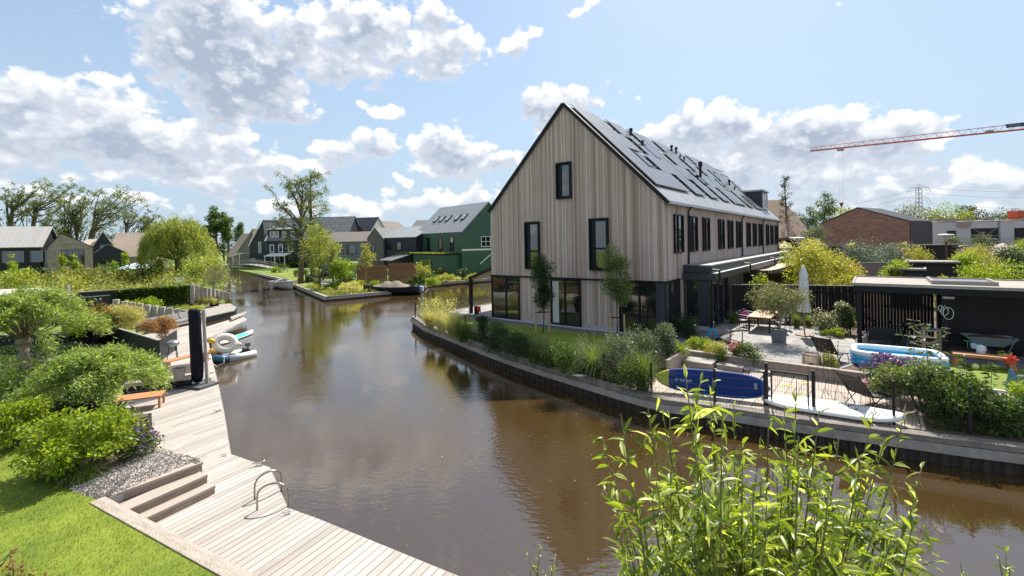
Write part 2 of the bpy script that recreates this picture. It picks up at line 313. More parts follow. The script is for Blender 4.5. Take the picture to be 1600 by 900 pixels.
    def ball(s, c, r, n=12, m=8, sq=(1, 1, 1)):
        prof = [(max(1e-4, r * math.sin(PI * i / m)), -r * math.cos(PI * i / m)) for i in range(m + 1)]
        vs = [(c[0] + a * math.cos(2 * PI * j / n) * sq[0], c[1] + a * math.sin(2 * PI * j / n) * sq[1], c[2] + b * sq[2]) for a, b in prof for j in range(n)]
        return s.add(vs, [(i * n + j, i * n + (j + 1) % n, (i + 1) * n + (j + 1) % n, (i + 1) * n + j) for i in range(m) for j in range(n)])
    def build(s, name, m, parent=None, loc=None, bevel=0, smooth=False, sub=0):
        me = bpy.data.meshes.new(name); me.from_pydata(s.v, [], s.f); ms = m if isinstance(m, list) else [m]
        for x in ms: me.materials.append(x)
        if len(ms) > 1: me.polygons.foreach_set('material_index', s.mi)
        if smooth: me.polygons.foreach_set('use_smooth', [True] * len(me.polygons))
        me.update(); o = link(name, me, parent, loc)
        if bevel:
            b = o.modifiers.new('bevel', 'BEVEL'); b.width = bevel; b.segments = 2; b.limit_method = 'ANGLE'; b.angle_limit = .6
        if sub:
            b = o.modifiers.new('sub', 'SUBSURF'); b.levels = sub; b.render_levels = sub
        return o
def npmesh(name, V, Fq, m, parent=None, loc=None, smooth=False):
    V = np.asarray(V, np.float32); Fq = np.asarray(Fq, np.int32); k = Fq.shape[1]
    me = bpy.data.meshes.new(name); me.vertices.add(len(V)); me.vertices.foreach_set('co', V.ravel())
    me.loops.add(Fq.size); me.loops.foreach_set('vertex_index', Fq.ravel())
    me.polygons.add(len(Fq)); me.polygons.foreach_set('loop_start', np.arange(len(Fq), dtype=np.int32) * k); me.polygons.foreach_set('loop_total', np.full(len(Fq), k, np.int32))
    if smooth: me.polygons.foreach_set('use_smooth', np.ones(len(Fq), bool))
    me.materials.append(m); me.update(calc_edges=True); me.validate(); return link(name, me, parent, loc)
def copy_tree(o, parent=None):
    c = o.copy(); COL.objects.link(c)
    if parent: c.parent = parent
    for ch in [x for x in bpy.data.objects if x.parent == o]: copy_tree(ch, c)
    return c
def unit(a): return a / np.maximum(np.linalg.norm(a, axis=-1, keepdims=True), 1e-9)
def leafgeo(P, size, aspect=.5, droop=.3, rng=None, out=None, flat=.0):
    """a folded diamond leaf at each point P (n,3)"""
    n = len(P); ax = unit(rng.normal(size=(n, 3)))
    if out is not None: ax = unit(ax + out)
    ax[:, 2] -= droop; ax = unit(ax); nr = rng.normal(size=(n, 3)); nr[:, 2] += flat; sd = unit(np.cross(ax, nr)); up = np.cross(sd, ax)
    ln = (size * rng.uniform(.6, 1.35, n))[:, None]; w = ln * aspect * .5
    V = np.stack([P, P + ax * ln * .45 + sd * w + up * w * .35, P + ax * ln, P + ax * ln * .45 - sd * w + up * w * .35], 1).reshape(-1, 3)
    return V, np.arange(4 * n).reshape(n, 4)
def inball(rng, n, shell=.5):
    d = unit(rng.normal(size=(n, 3))); return d, d * (rng.uniform(0, 1, n)[:, None] ** shell)
def clump_leaves(rng, C, Rr, n, size, aspect=.5, droop=.3, squash=.8, shell=.45):
    C = np.asarray(C, float); Rr = np.asarray(Rr, float); p = Rr ** 2 / np.sum(Rr ** 2); i = rng.choice(len(C), n, p=p)
    d, b = inball(rng, n, shell); b = b * Rr[i][:, None]; b[:, 2] *= squash
    return leafgeo(C[i] + b, size, aspect, droop, rng, d * .6)
def blades(rng, base, h, lean, width, seg=3, curve=1.0, az=None, droop=.28):
    """curved grass blades: base (n,3), h (n), lean (n)"""
    n = len(base); az = rng.uniform(0, 2 * PI, n) if az is None else az; dx = np.stack([np.cos(az), np.sin(az), np.zeros(n)], 1); sd = np.stack([-np.sin(az), np.cos(az), np.zeros(n)], 1)
    rows = []
    for k in range(seg + 1):
        t = k / seg; c = base + dx * (lean * t ** (1 + curve))[:, None] + np.array([0, 0, 1.]) * (h * (t - droop * t ** 3 * np.minimum(1.2, lean / np.maximum(h, .01))))[:, None]
        wd = width * (1 - t * .92) * .5; rows += [c - sd * wd, c + sd * wd]
    V = np.stack(rows, 1).reshape(-1, 3); m = 2 * (seg + 1); b = (np.arange(n) * m)[:, None, None]
    q = np.array([[2 * k, 2 * k + 1, 2 * k + 3, 2 * k + 2] for k in range(seg)])[None]
    return V, (b + q).reshape(-1, 4)
def cat(parts):
    V = []; Fq = []; o = 0
    for v, f in parts: V.append(v); Fq.append(f + o); o += len(v)
    return np.concatenate(V), np.concatenate(Fq)
_seed = [11]
def RNG():
    _seed[0] += 1; return np.random.default_rng(_seed[0])
def limb(mb, p, q, r0, r1, rng, bend=.12, n=6):
    p, q = np.array(p, float), np.array(q, float); Ln = np.linalg.norm(q - p); off = rng.normal(size=3) * Ln * bend; off[2] = abs(off[2]) * .6
    pts = [tuple(p + (q - p) * t + off * math.sin(PI * t)) for t in np.linspace(0, 1, 5)]
    mb.tube(pts, [r0 + (r1 - r0) * t for t in np.linspace(0, 1, 5)], n); return pts
def tree(name, label, base, h, cr, th, leaf, n, lsize, bark=None, group=None, squash=1.0, lean=(0, 0), clumps=22, crad=.35, droop=.2, aspect=.55, cat_='tree', tr=None, low=None, multi=1, shape='round', shell=.5):
    """tapered trunk, limbs to every clump, leaf clumps round limb ends. h total height, cr crown half width, th clear trunk height"""
    rng = RNG(); root = thing(name, label, cat_, base, 0, group); mb = MB(); tr = tr or h * .022 + .03; ch = (h - th) / 2; cz = th + ch
    for k in range(multi):
        bx = (rng.uniform(-.25, .25) * multi * .3, rng.uniform(-.2, .2) * multi * .3) if multi > 1 else (0, 0)
        top = (lean[0] * .8 + bx[0] * 3, lean[1] * .8 + bx[1] * 3, th + ch * (1.35 if shape != 'flat' else .8))
        tp = limb(mb, (bx[0], bx[1], -.1), top, tr, tr * .25, rng, .03, 8)
    C = []; Rr = []
    for i in range(clumps):
        d, b = inball(rng, 1, .42); b = b[0]
        if shape == 'cone': k = 1 - (b[2] * .5 + .5) * .75; b[0] *= k; b[1] *= k
        if shape == 'column': pass
        z = cz + b[2] * ch * .88; fr = max(0, (z - th) / (h - th)); c = np.array([b[0] * cr * .8 + lean[0] * fr, b[1] * cr * .8 + lean[1] * fr, z])
        r = cr * crad * rng.uniform(.6, 1.25); C.append(c); Rr.append(r)
        zt = min(max(th * .7, c[2] - abs(b[0]) * cr * .8 - ch * .25), top[2]); t = zt / top[2]
        if tr > .02 and i % (1 if clumps < 40 else 2) == 0: limb(mb, (top[0] * t + bx[0] * (1 - t), top[1] * t + bx[1] * (1 - t), zt), tuple(c), tr * .35 * (1.1 - t * .7), tr * .06 + .004, rng, .1, 5)
    mb.build('trunk', bark or BARK, root, smooth=True)
    V, Fq = clump_leaves(rng, C, Rr, n, lsize, aspect, droop, squash, shell)
    npmesh('crown', V, Fq, LF[leaf], root); return root
def shrub(name, label, base, w, h, leaf, n, lsize, group=None, cat_='shrub', aspect=.5, droop=.1, d=None, clumps=14, crad=.36, flowers=None, up=0, stems=True):
    rng = RNG(); root = thing(name, label, cat_, base, 0, group); C = []; Rr = []; d = d or w
    for i in range(clumps):
        a = rng.uniform(0, 2 * PI); rr = math.sqrt(rng.uniform(0, 1)); z = rng.uniform(.25, .85)
        k = math.sqrt(max(.05, 1 - (z - .35) ** 2 * 2.0)); C.append((math.cos(a) * rr * w * .36 * k, math.sin(a) * rr * d * .36 * k, z * h)); Rr.append(min(w, h * 1.2) * crad * rng.uniform(.55, 1.1))
    V, Fq = clump_leaves(rng, C, Rr, n, lsize, aspect, droop, .85); V[:, 2] = np.maximum(V[:, 2], .0)
    npmesh('foliage', V, Fq, LF[leaf], root)
    if stems:
        mb = MB()
        for c in C[:8]: limb(mb, (c[0] * .15, c[1] * .15, 0), c, .012 + h * .006, .004, rng, .1, 5)
        mb.build('stems', BARK, root)
    if flowers:
        fm, fn, fs = flowers; P = []
        C_ = np.array(C); i = rng.choice(len(C_), fn); dd, b = inball(rng, fn, .15); b *= np.array(Rr)[i][:, None]; b[:, 2] = np.abs(b[:, 2]); P = C_[i] + b
        V, Fq = leafgeo(P, fs, .9, -.4, rng); npmesh('flowers', V, Fq, LF[fm], root)['kind'] = 'stuff'
    return root
def tuft(name, label, base, h, r, n, leaf='grassg', width=.012, lean=.7, group=None, cat_='ornamental grass', plume=None, root_r=.12):
    rng = RNG(); root = thing(name, label, cat_, base, 0, group)
    a = rng.uniform(0, 2 * PI, n); q = rng.uniform(0, 1, n) ** .7 * root_r; B = np.stack([np.cos(a) * q, np.sin(a) * q, np.zeros(n)], 1)
    V, Fq = blades(rng, B, h * rng.uniform(.5, 1.1, n), r * rng.uniform(.15, 1.0, n) * lean / .7, width, 5, .7, a + rng.normal(size=n) * .4, droop=.62)
    npmesh('blades', V, Fq, LF[leaf], root)
    if plume:
        P = np.stack([rng.normal(size=plume[1]) * r * .45, rng.normal(size=plume[1]) * r * .45, h * rng.uniform(.7, 1.15, plume[1])], 1)
        V, Fq = leafgeo(P, plume[2], .16, -.5, rng); npmesh('plumes', V, Fq, LF[plume[0]], root)
    return root
def dirrot(p, q): return math.atan2(q[1] - p[1], q[0] - p[0])
# ================================================================ setting
HA = math.radians(38.2); HC = G(1041, 527)
EX = (math.cos(HA), -math.sin(HA)); EY = (math.sin(HA), math.cos(HA))
def hw(x, y, z=0.0): return (HC[0] + x * EX[0] + y * EY[0], HC[1] + x * EX[1] + y * EY[1], z)
def hloc(p): dx, dy = p[0] - HC[0], p[1] - HC[1]; return (dx * EX[0] + dy * EX[1], dx * EY[0] + dy * EY[1])
def hthing(name, label, cat_, x, y, rot=0, group=None, z=0.0): return thing(name, label, cat_, hw(x, y, z), rot - HA, group)
def struct(name, mb, m, z=None, **k): o = mb.build(name, m, **k); tag(o, kind='structure'); return o
# water
WZ = -0.85
WATER = bpy.data.materials.new('canal_water'); WATER.use_nodes = True
t = WATER.node_tree; b = t.nodes['Principled BSDF']; b.inputs['Base Color'].default_value = (.052, .031, .011, 1); b.inputs['Roughness'].default_value = .035; b.inputs['IOR'].default_value = 2.15
tc = t.nodes.new('ShaderNodeTexCoord')
def wnoise(sc, st, det, rot=0):
    mp = t.nodes.new('ShaderNodeMapping'); mp.inputs['Scale'].default_value = st; mp.inputs['Rotation'].default_value = (0, 0, rot); t.links.new(tc.outputs['Object'], mp.inputs[0])
    n = t.nodes.new('ShaderNodeTexNoise'); n.inputs['Scale'].default_value = sc; n.inputs['Detail'].default_value = det; n.inputs['Distortion'].default_value = .4; t.links.new(mp.outputs[0], n.inputs[0]); return n.outputs[0]
M = lambda *a, **k: nmath(t, *a, **k)
fine = wnoise(5.5, (1, 1.9, 1), 3, .5); mid = wnoise(1.2, (1, 1.8, 1), 3, -.3); patch = wnoise(.13, (1, 1, 1), 2)
pm = t.nodes.new('ShaderNodeMapRange'); t.links.new(patch, pm.inputs[0]); pm.inputs[1].default_value = .42; pm.inputs[2].default_value = .62; pm.inputs[3].default_value = .15; pm.inputs[4].default_value = 1
hgt = M('ADD', M('MULTIPLY', M('MULTIPLY', fine, .75), pm.outputs[0]), M('MULTIPLY', mid, .24))
bp = t.nodes.new('ShaderNodeBump'); bp.inputs['Strength'].default_value = .5; bp.inputs['Distance'].default_value = .022; t.links.new(hgt, bp.inputs['Height']); t.links.new(bp.outputs[0], b.inputs['Normal'])
struct('water', MB().add([(-150, -30, WZ), (150, -30, WZ), (150, 200, WZ), (-150, 200, WZ)], [(0, 1, 2, 3)]), WATER)
GRASSG = mat('grassy_ground', (.09, .14, .018), .95, .3, 1.5, bump=.5, bscale=30, col2=(.19, .26, .04))
LAWN = mat('lawn_turf', (.09, .145, .008), .9, .3, .9, bump=.6, bscale=60, col2=(.22, .27, .02))
SOILB = SOIL
def gp(*pts, z=-.4): return [G(x, y, z)[:2] for x, y in pts]
# right bank land (boundary = quay line)
QUAY_PX = [(643,494),(664,508),(705,523),(754,542),(803,559),(835,569),(880,582),(960,605),(1005,617),(1040,625),(1140,638),(1300,662),(1400,675),(1500,688),(1600,700)]
QR = [G(x, y, -.2)[:2] for x, y in QUAY_PX] + [(14.5, 8.4), (24, 3)]
back = [hw(-15.6, 6)[:2], hw(-15.6, 140)[:2]]
land_r = QR + [(60, -10), (900, -10), (900, 300), hw(60, 500)[:2], hw(-15.6, 500)[:2]] + [back[1], back[0]]
def inset(poly, d):        # shift a polyline to its left by d
    out = []
    for i, p in enumerate(poly):
        a = Vector(poly[max(i - 1, 0)]); c = Vector(poly[min(i + 1, len(poly) - 1)]); v = (c - a).normalized(); out.append((p[0] - v.y * d, p[1] + v.x * d))
    return out
QRi = inset(QR, .22)
struct('ground', MB().prism(QRi + land_r[len(QR):-1] + [back[0]], -3, -.22), SOILB)
# plateau of the plots, level with the terrace
plat = [hw(-15.2, -1.2)[:2], hw(-12.5, -2.6)[:2], hw(-9.8, -3.5)[:2], hw(-5.5, -4.9)[:2], hw(-2.7, -5.6)[:2], hw(0, -6.1)[:2], hw(1.6, -5.0)[:2], hw(1.9, -2.78)[:2], hw(8.6, -2.78)[:2], hw(9.0, -5.4)[:2], hw(24, -4.0)[:2], hw(700, 0)[:2], hw(700, 500)[:2], hw(-15.3, 500)[:2]]
struct('ground', MB().prism(plat, -.3, -.02), SOILB)
# island bank
ISL_PX = [(402,427.6),(436,435),(470,449),(508,464),(577,458),(658,450.7),(668,443),(782,434)]
QI = gp(*ISL_PX); far1 = (QI[-1][0] + .618 * 200, QI[-1][1] + .786 * 200); W0 = (QI[0][0] - 14, QI[0][1] + 17)
struct('ground', MB().prism(inset(QI, .12) + [far1, (300, 1800), (-900, 1800), (-400, 400), (-110, 135), W0], -3, -.42), GRASSG)
# left bank
LB_PX = [(359,709),(348,640),(340,600),(330,560),(322,520)]
LBN = [(4, -3), (3.2, 4.4), G(715, 900, -.4)[:2], G(500, 812, -.4)[:2], G(448, 793, -.4)[:2], G(444, 785, -.4)[:2], G(420, 730, -.4)[:2], G(359, 709, -.4)[:2], G(348, 640, -.4)[:2], G(340, 600, -.4)[:2], G(330, 560, -.4)[:2], G(324, 530, -.4)[:2]]
LBF = [G(300, 520, -.4)[:2], G(318, 497, -.4)[:2], G(338, 480, -.4)[:2], G(352, 474, -.4)[:2], G(346, 450, -.4)[:2], G(350, 432, -.4)[:2], G(356, 420, -.4)[:2]]
struct('ground', MB().prism(LBN + LBF + [(-95, 115), (-300, 330), (-900, 900), (-900, -60), (4, -60)], -3, -.52), GRASSG)
struct('ground', MB().prism([G(345, 462, 0)[:2], G(349, 440, 0)[:2], G(353, 425, 0)[:2], (-92, 116), (-300, 330), (-900, 900), (-900, 20), (-40, 20), G(155, 490, 0)[:2]], -.6, -.02), GRASSG)
# painted-free sheets on the right plots (house frame)
HB = hthing('tmp', 'x', 'x', 0, 0); HM = HB.matrix_basis.copy(); bpy.data.objects.remove(HB)
HMAT = Matrix.Translation(Vector(hw(0, 0))) @ Matrix.Rotation(-HA, 4, 'Z')
def hsheet(name, poly, z, m, th=.02, kind='structure'):
    mb = MB(M=Matrix()); mb.prism(poly, z - th, z); o = mb.build(name, m); o.matrix_world = HMAT; tag(o, kind=kind); return o
PAVE = bricks('grey_pavers', (.25, .24, .23), (.33, .32, .305), (.13, .125, .12), .6, .6, 'G', .012)
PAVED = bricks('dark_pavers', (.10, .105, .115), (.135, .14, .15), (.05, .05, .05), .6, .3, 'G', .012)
PAVEM = bricks('mid_pavers', (.22, .215, .21), (.28, .275, .265), (.12, .12, .12), .6, .3, 'G', .012)
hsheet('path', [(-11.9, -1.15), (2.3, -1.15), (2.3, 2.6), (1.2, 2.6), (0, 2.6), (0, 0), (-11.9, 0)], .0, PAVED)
hsheet('lawn', [(-11.6, -3.0), (-9.0, -3.3), (-5, -4.3), (-1.2, -4.6), (-.4, -1.15), (-11.6, -1.15)], .0, LAWN)
hsheet('terrace', [(1.2, 2.6), (2.3, 2.6), (2.6, .4), (6.95, 2.3), (6.9, 3.6), (6.6, 5.0), (5.2, 6.2), (1.2, 5.4)], .004, PAVE)
hsheet('terrace', [(2.3, -1.15), (2.3, 1.0), (2.62, .38), (6.97, 2.28), (7.4, 1.9), (7.2, -.3), (6.6, -1.9), (2.2, -1.6)], .0, PAVEM)
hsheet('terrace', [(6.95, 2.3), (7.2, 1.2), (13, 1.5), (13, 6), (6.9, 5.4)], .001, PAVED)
hsheet('lawn', [(7.2, -1.9), (7.25, 1.2), (13.5, 1.55), (20, 1.8), (20, -2.2), (9.6, -2.1)], .006, LAWN)
hsheet('path', [(8.6, -2.2), (20, -2.25), (20, -3.4), (8.9, -3.3)], .0, PAVEM)
KERB = mat('concrete_kerb', (.40, .40, .39), .85, .1, 3)
o = MB(M=Matrix()).box(8.7, 20, -2.2, -2.08, -.1, .05).build('kerb', KERB, bevel=.01); o.matrix_world = HMAT; tag(o, kind='structure')
RDECK = boards('small_deck_boards', [(.34, .27, .22), (.42, .35, .29), (.30, .23, .185), (.47, .40, .34)], .30, 'X', gap=.07, grain=6, length=5, gapcol=(.06, .05, .04))
hsheet('boardwalk', [(1.7, -5.2), (1.5, -7.1), (2.6, -7.3), (4.4, -7.05), (6.3, -6.7), (8.5, -6.15), (8.5, -2.82), (1.85, -2.82)], -.2, RDECK, .06)

COPE = mat('coping_timber', (.13, .115, .10), .85, .25, 3, bump=.4, col2=(.25, .225, .20))
def quay(name, label, line, ztop, side=1, pitch=.30, capw=.32, caph=.13, zbot=-1.7, cap=None, wall=None):
    """timber coping on a line of dark sheet piles"""
    root = thing(name, label, 'quay wall', (*line[0], 0)); off = (*line[0], 0)
    mb = MB(off); inner = inset(line, capw * side)
    for i in range(len(line) - 1):
        a, b2, c, d = line[i], line[i + 1], inner[i + 1], inner[i]
        g = .004 if i % 2 else 0
        mb.slab([(a[0], a[1], ztop + g), (b2[0], b2[1], ztop + g), (c[0], c[1], ztop + g), (d[0], d[1], ztop + g)] if side > 0 else [(d[0], d[1], ztop + g), (c[0], c[1], ztop + g), (b2[0], b2[1], ztop + g), (a[0], a[1], ztop + g)], caph)
    mb.build('coping', cap or COPE, root)
    mb = MB(off); o1 = inset(line, .10 * side)
    for i in range(len(line) - 1):
        a, b2 = Vector(o1[i]), Vector(o1[i + 1]); Ln = (b2 - a).length; k = max(1, int(Ln / pitch)); v = (b2 - a) / k; nrm = Vector((-v.y, v.x)).normalized() * side
        for j in range(k):
            p = a + v * j; P = [p, p + v * .18 - nrm * .07, p + v * .5 - nrm * .07, p + v * .68, p + v]
            for m_ in range(4):
                u0, u1 = P[m_], P[m_ + 1]
                mb.add([(u0.x, u0.y, zbot), (u1.x, u1.y, zbot), (u1.x, u1.y, ztop - caph + .02), (u0.x, u0.y, ztop - caph + .02)], [(0, 1, 2, 3)])
    mb.build('sheet_piles', wall or DKWOOD, root)
    mb = MB(off); o2 = inset(line, -.03 * side)
    for i in range(len(line) - 1):
        mb.bar((*o2[i], ztop - caph - .11), (*o2[i + 1], ztop - caph - .11), .07, .2)
    mb.build('waling', TIMG, root); return root
def groundcover(name, label, inner, outer, n, hmax, ls, leaf, z=-.2, aspect=.45):
    """leafy cover filling the strip between two polylines (given as matching points)"""
    rng = RNG(); a = np.array(inner); b_ = np.array(outer); m = len(a) - 1; ln = np.linalg.norm(np.diff(a, axis=0), axis=1); i = rng.choice(m, n, p=ln / ln.sum()); t_ = rng.uniform(0, 1, (n, 1)); u = rng.uniform(0, 1, (n, 1)); P0 = a[i] + (a[i + 1] - a[i]) * t_; P1 = b_[i] + (b_[i + 1] - b_[i]) * t_; xy = P0 + (P1 - P0) * u
    hh = hmax * np.clip(.55 + .35 * np.sin(xy[:, 0] * 3.1 + xy[:, 1]) + .3 * np.sin(xy[:, 1] * 4.7 - xy[:, 0] * 1.3), .15, 1.2) * np.sin(PI * np.clip(u[:, 0], .08, .92)) ** .5
    V, Fq = leafgeo(np.column_stack([xy, z + rng.uniform(0, 1, n) ** .7 * hh]), ls, aspect, 0, rng); o = npmesh(name, V, Fq, LF[leaf]); tag(o, label, 'ground cover', kind='stuff'); return o
quay('canal_quay', 'timber-capped dark sheet pile quay along the garden of the larch clad house', QR, -.2, 1)
quay('canal_quay', 'dark quay edge round the green garden with the moored boats', QI, -.36, 1, .5, .3, .12, -1.4, cap=TIMG)
quay('canal_quay', 'low dark quay at the back of the larch clad house by the side canal', [hw(-15.3, 60)[:2], hw(-15.3, 6)[:2], QR[0]], -.2, 1, .6)
# neat lawns on the island
isl_lawn = gp((398,424),(412,428),(436,431),(468,445),(508,459.5),(575,455),(600,449),(560,441),(520,440),(480,433),(470,425),z=-.36)
struct('lawn', MB().prism(isl_lawn, -.42, -.38), LAWN)
struct('lawn', MB().prism(gp((600,452),(655,448),(664,442),(780,432),(780,424),(640,436),(600,445), z=-.36), -.42, -.37), LAWN)

_in = inset(QR[:9], .34); _out = [hw(-14.6, -.5)[:2], hw(-12.4, -2.2)[:2], hw(-9.6, -3.1)[:2], hw(-6.6, -3.9)[:2], hw(-4.2, -4.3)[:2], hw(-2.9, -4.6)[:2], hw(-1.2, -4.7)[:2], hw(.6, -4.6)[:2], hw(1.5, -4.6)[:2]]
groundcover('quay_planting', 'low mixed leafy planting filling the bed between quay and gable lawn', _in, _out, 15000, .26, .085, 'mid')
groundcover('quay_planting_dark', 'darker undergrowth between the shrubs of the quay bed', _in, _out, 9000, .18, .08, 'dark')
_in = [hw(8.6, -6.0)[:2], hw(10.5, -5.6)[:2], hw(14, -4.9)[:2]]; _out = [hw(8.7, -3.6)[:2], hw(10.5, -3.6)[:2], hw(14, -3.6)[:2]]
groundcover('bank_planting', 'leafy undergrowth below the big bushes on the right', _in, _out, 9000, .4, .09, 'mid')
_in = inset(QI[2:6], .5); _out = inset(QI[2:6], 2.0)
groundcover('island_border', 'low flowering border along the island quay', _in, _out, 2600, .4, .2, 'meadow', -.38)
rng = RNG(); n = 420; i = rng.integers(0, 12, n); t_ = rng.uniform(0, 1, (n, 1)); A_ = np.array(QR[:13]); xy = A_[i] + (A_[i + 1] - A_[i]) * t_ + np.stack([-rng.exponential(.5, n) - .1, -rng.exponential(.5, n) - .1], 1)
xy2 = np.stack([rng.uniform(-5, 8, 260), rng.uniform(7, 16, 260)], 1); xy2 = xy2[(xy2[:, 0] > 3.6 - xy2[:, 1] * 1.0 + 1) & (xy2[:, 1] < 15 - xy2[:, 0])]; xy = np.concatenate([xy, xy2])
V, Fq = leafgeo(np.column_stack([xy, np.full(len(xy), WZ + .006)]), .035, .7, 0, rng); V[:, 2] = np.clip(V[:, 2], WZ + .002, WZ + .012); o = npmesh('floating_flecks', V, Fq, LF['straw']); tag(o, 'scattered floating leaves and pollen flecks on the canal', 'floating leaves', kind='stuff')
# ================================================================ generic house
def window(parent, p, u, nrm, w, h, z0, frame=None, fw=.06, dep=.08, mull=(), trans=(), pane=None, name='window', proud=None):
    """p: lower left corner (x,y) in parent frame, u: unit dir along wall, nrm: outward normal"""
    M4 = Matrix(((u[0], nrm[0], 0, p[0]), (u[1], nrm[1], 0, p[1]), (0, 0, 1, z0), (0, 0, 0, 1)))
    mb = MB(M=M4); d = dep
    mb.box(0, fw, -.02, d, 0, h); mb.box(w - fw, w, -.02, d, 0, h); mb.box(fw, w - fw, -.02, d, 0, fw); mb.box(fw, w - fw, -.02, d, h - fw, h)
    for m_ in mull: mb.box(m_ * w - fw * .4, m_ * w + fw * .4, -.02, d * .8, fw, h - fw)
    for m_ in trans: mb.box(fw, w - fw, -.02, d * .8, m_ * h - fw * .4, m_ * h + fw * .4)
    f = mb.build(name, frame or BLK, parent)
    q = MB(M=M4); q.box(fw * .8, w - fw * .8, -.02, d * .25, fw * .8, h - fw * .8); q.build('darkened_pane' if pane and pane.name == 'painted_dark_interior' else 'pane', pane or GLASS, f); return f
def gh(name, label, p0, p1, l, eave, ridge, z0, wallm, roofm, axis='y', over=.25, wins=(), roofth=.12, cat_='house', rx=.5, group=None):
    """house box: front face p0->p1 (viewer left to right), depth l away; ridge along depth (axis y) or along front (axis x)"""
    rot = dirrot(p0, p1); W = math.dist(p0, p1); root = thing(name, label, cat_, (p0[0], p0[1], 0), rot, group)
    mb = MB(M=Matrix()); rh = ridge - eave
    if axis == 'y':
        cx = W * rx; prof = [(0, z0), (W, z0), (W, eave), (cx, ridge), (0, eave)]
        n = 5; vs = [(x, 0, z) for x, z in prof] + [(x, l, z) for x, z in prof]
    else:
        cx = l * rx; prof = [(0, z0), (l, z0), (l, eave), (cx, ridge), (0, eave)]
        n = 5; vs = [(W, y, z) for y, z in prof] + [(0, y, z) for y, z in prof]
    mb.add(vs, [(0, 1, 2, 3, 4), (9, 8, 7, 6, 5)] + [(i, i + 5, (i + 1) % 5 + 5, (i + 1) % 5) for i in range(5)])
    mb.build('wall', wallm, root); mb = MB(M=Matrix()); o = over
    def slope(a0, za, a1, zb):
        dl = o; s = (zb - za) / (a1 - a0) if a1 != a0 else 0; e0 = a0 - math.copysign(dl, a1 - a0); ze = za - abs(dl) * abs(s) + .03; zr = zb + .03
        if axis == 'y': P = [(e0, -o, ze), (e0, l + o, ze), (a1, l + o, zr), (a1, -o, zr)]
        else: P = [(-o, e0, ze), (W + o, e0, ze), (W + o, a1, zr), (-o, a1, zr)]
        v = (Vector(P[1]) - Vector(P[0])).cross(Vector(P[2]) - Vector(P[0]))
        if v.z < 0: P = P[::-1]
        P = [(x, y, z + roofth) for x, y, z in P]; mb.slab(P, roofth)
    if axis == 'y': slope(0, eave, cx, ridge); slope(W, eave, cx, ridge)
    else: slope(0, eave, cx, ridge); slope(l, eave, cx, ridge)
    mb.build('roof', roofm, root)
    for wn in wins:
        face, uu, z, ww, hh = wn[:5]; kw = wn[5] if len(wn) > 5 else {}
        P, U, Nn = {'f': ((uu, 0), (1, 0), (0, -1)), 'r': ((W, uu), (0, 1), (1, 0)), 'l': ((0, l - uu), (0, -1), (-1, 0)), 'b': ((W - uu, l), (-1, 0), (0, 1))}[face]
        window(root, P, U, Nn, ww, hh, z, **kw)
    root['_'] = 0; del root['_']; return root
# ================================================================ the larch clad row house
HOUSE = hthing('terraced_house', 'long larch clad terraced house with steep solar panelled roof beside the canal', 'house', 0, 0)
W_, L_, EV, RG = 10.6, 33.0, 6.35, 11.75
I4 = Matrix(); mb = MB(M=I4)
vs = [(-W_, 0, .22), (0, 0, .22), (0, 0, EV), (-W_ / 2, 0, RG), (-W_, 0, EV)]; vs2 = [(x, L_, z) for x, y, z in vs]
mb.add(vs + vs2, [(0, 1, 2, 3, 4), (9, 8, 7, 6, 5), (0, 5, 6, 1), (1, 6, 7, 2), (4, 9, 5, 0)]); mb.build('wall', CLAD, HOUSE)
MB(M=I4).box(-W_ + .03, -.03, .03, L_ - .03, -.1, .22).build('plinth', PLINTH, HOUSE)
SL = (RG - EV) / (W_ / 2); nl = math.hypot(1, SL)
ROOFT = bricks('grey_roof_sheet', (.30, .30, .30), (.35, .35, .35), (.17, .17, .17), 30, .45, 'G', .012, rough=.42)
ROOFT.node_tree.nodes['Principled BSDF'].inputs['Metallic'].default_value = .4
mb = MB(M=I4)
mb.slab([(.22, -.05, EV - .22 * SL + .14), (.22, L_, EV - .22 * SL + .14), (-W_ / 2, L_, RG + .14), (-W_ / 2, -.05, RG + .14)], .14)
mb.slab([(-W_ / 2, -.05, RG + .14), (-W_ / 2, L_, RG + .14), (-W_ - .05, L_, EV - .05 * SL + .14), (-W_ - .05, -.05, EV - .05 * SL + .14)], .14)
mb.build('roof', ROOFT, HOUSE)
mb = MB(M=I4)                                                   # black verge trims
for s_ in (0, -W_):
    e = .24 if s_ == 0 else -.07
    mb.bar((s_ + e, -.09, EV - abs(e) * SL + .1), (-W_ / 2, -.09, RG + .1), .09, .17, up=(0, -1, 0) if False else (0, 0, 1))
mb.build('verge', BLK, HOUSE)
mb = MB(M=I4)
for i in range(4): pass
mb.box(.16, .34, -.06, L_, EV - .19, EV - .06); mb.build('gutter', ZINC, HOUSE)
def rp(x, y, lift=0):      # point on the right roof slope
    return (x - (-SL) * 0 + lift * SL / nl, y, EV + .14 - x * SL + lift / nl)
PV = bpy.data.materials.new('solar_glass'); PV.use_nodes = True; t = PV.node_tree; b = t.nodes['Principled BSDF']
b.inputs['Base Color'].default_value = (.09, .088, .085, 1); b.inputs['Roughness'].default_value = .3; b.inputs['Specular IOR Level'].default_value = .8; b.inputs['IOR'].default_value = 1.9
PVF = mat('panel_frame', (.03, .03, .032), .4, .1, 3)
pw, ph = 1.02, 1.66; sx = ph / nl
pv0 = None; rngp = random.Random(4); npan = 0
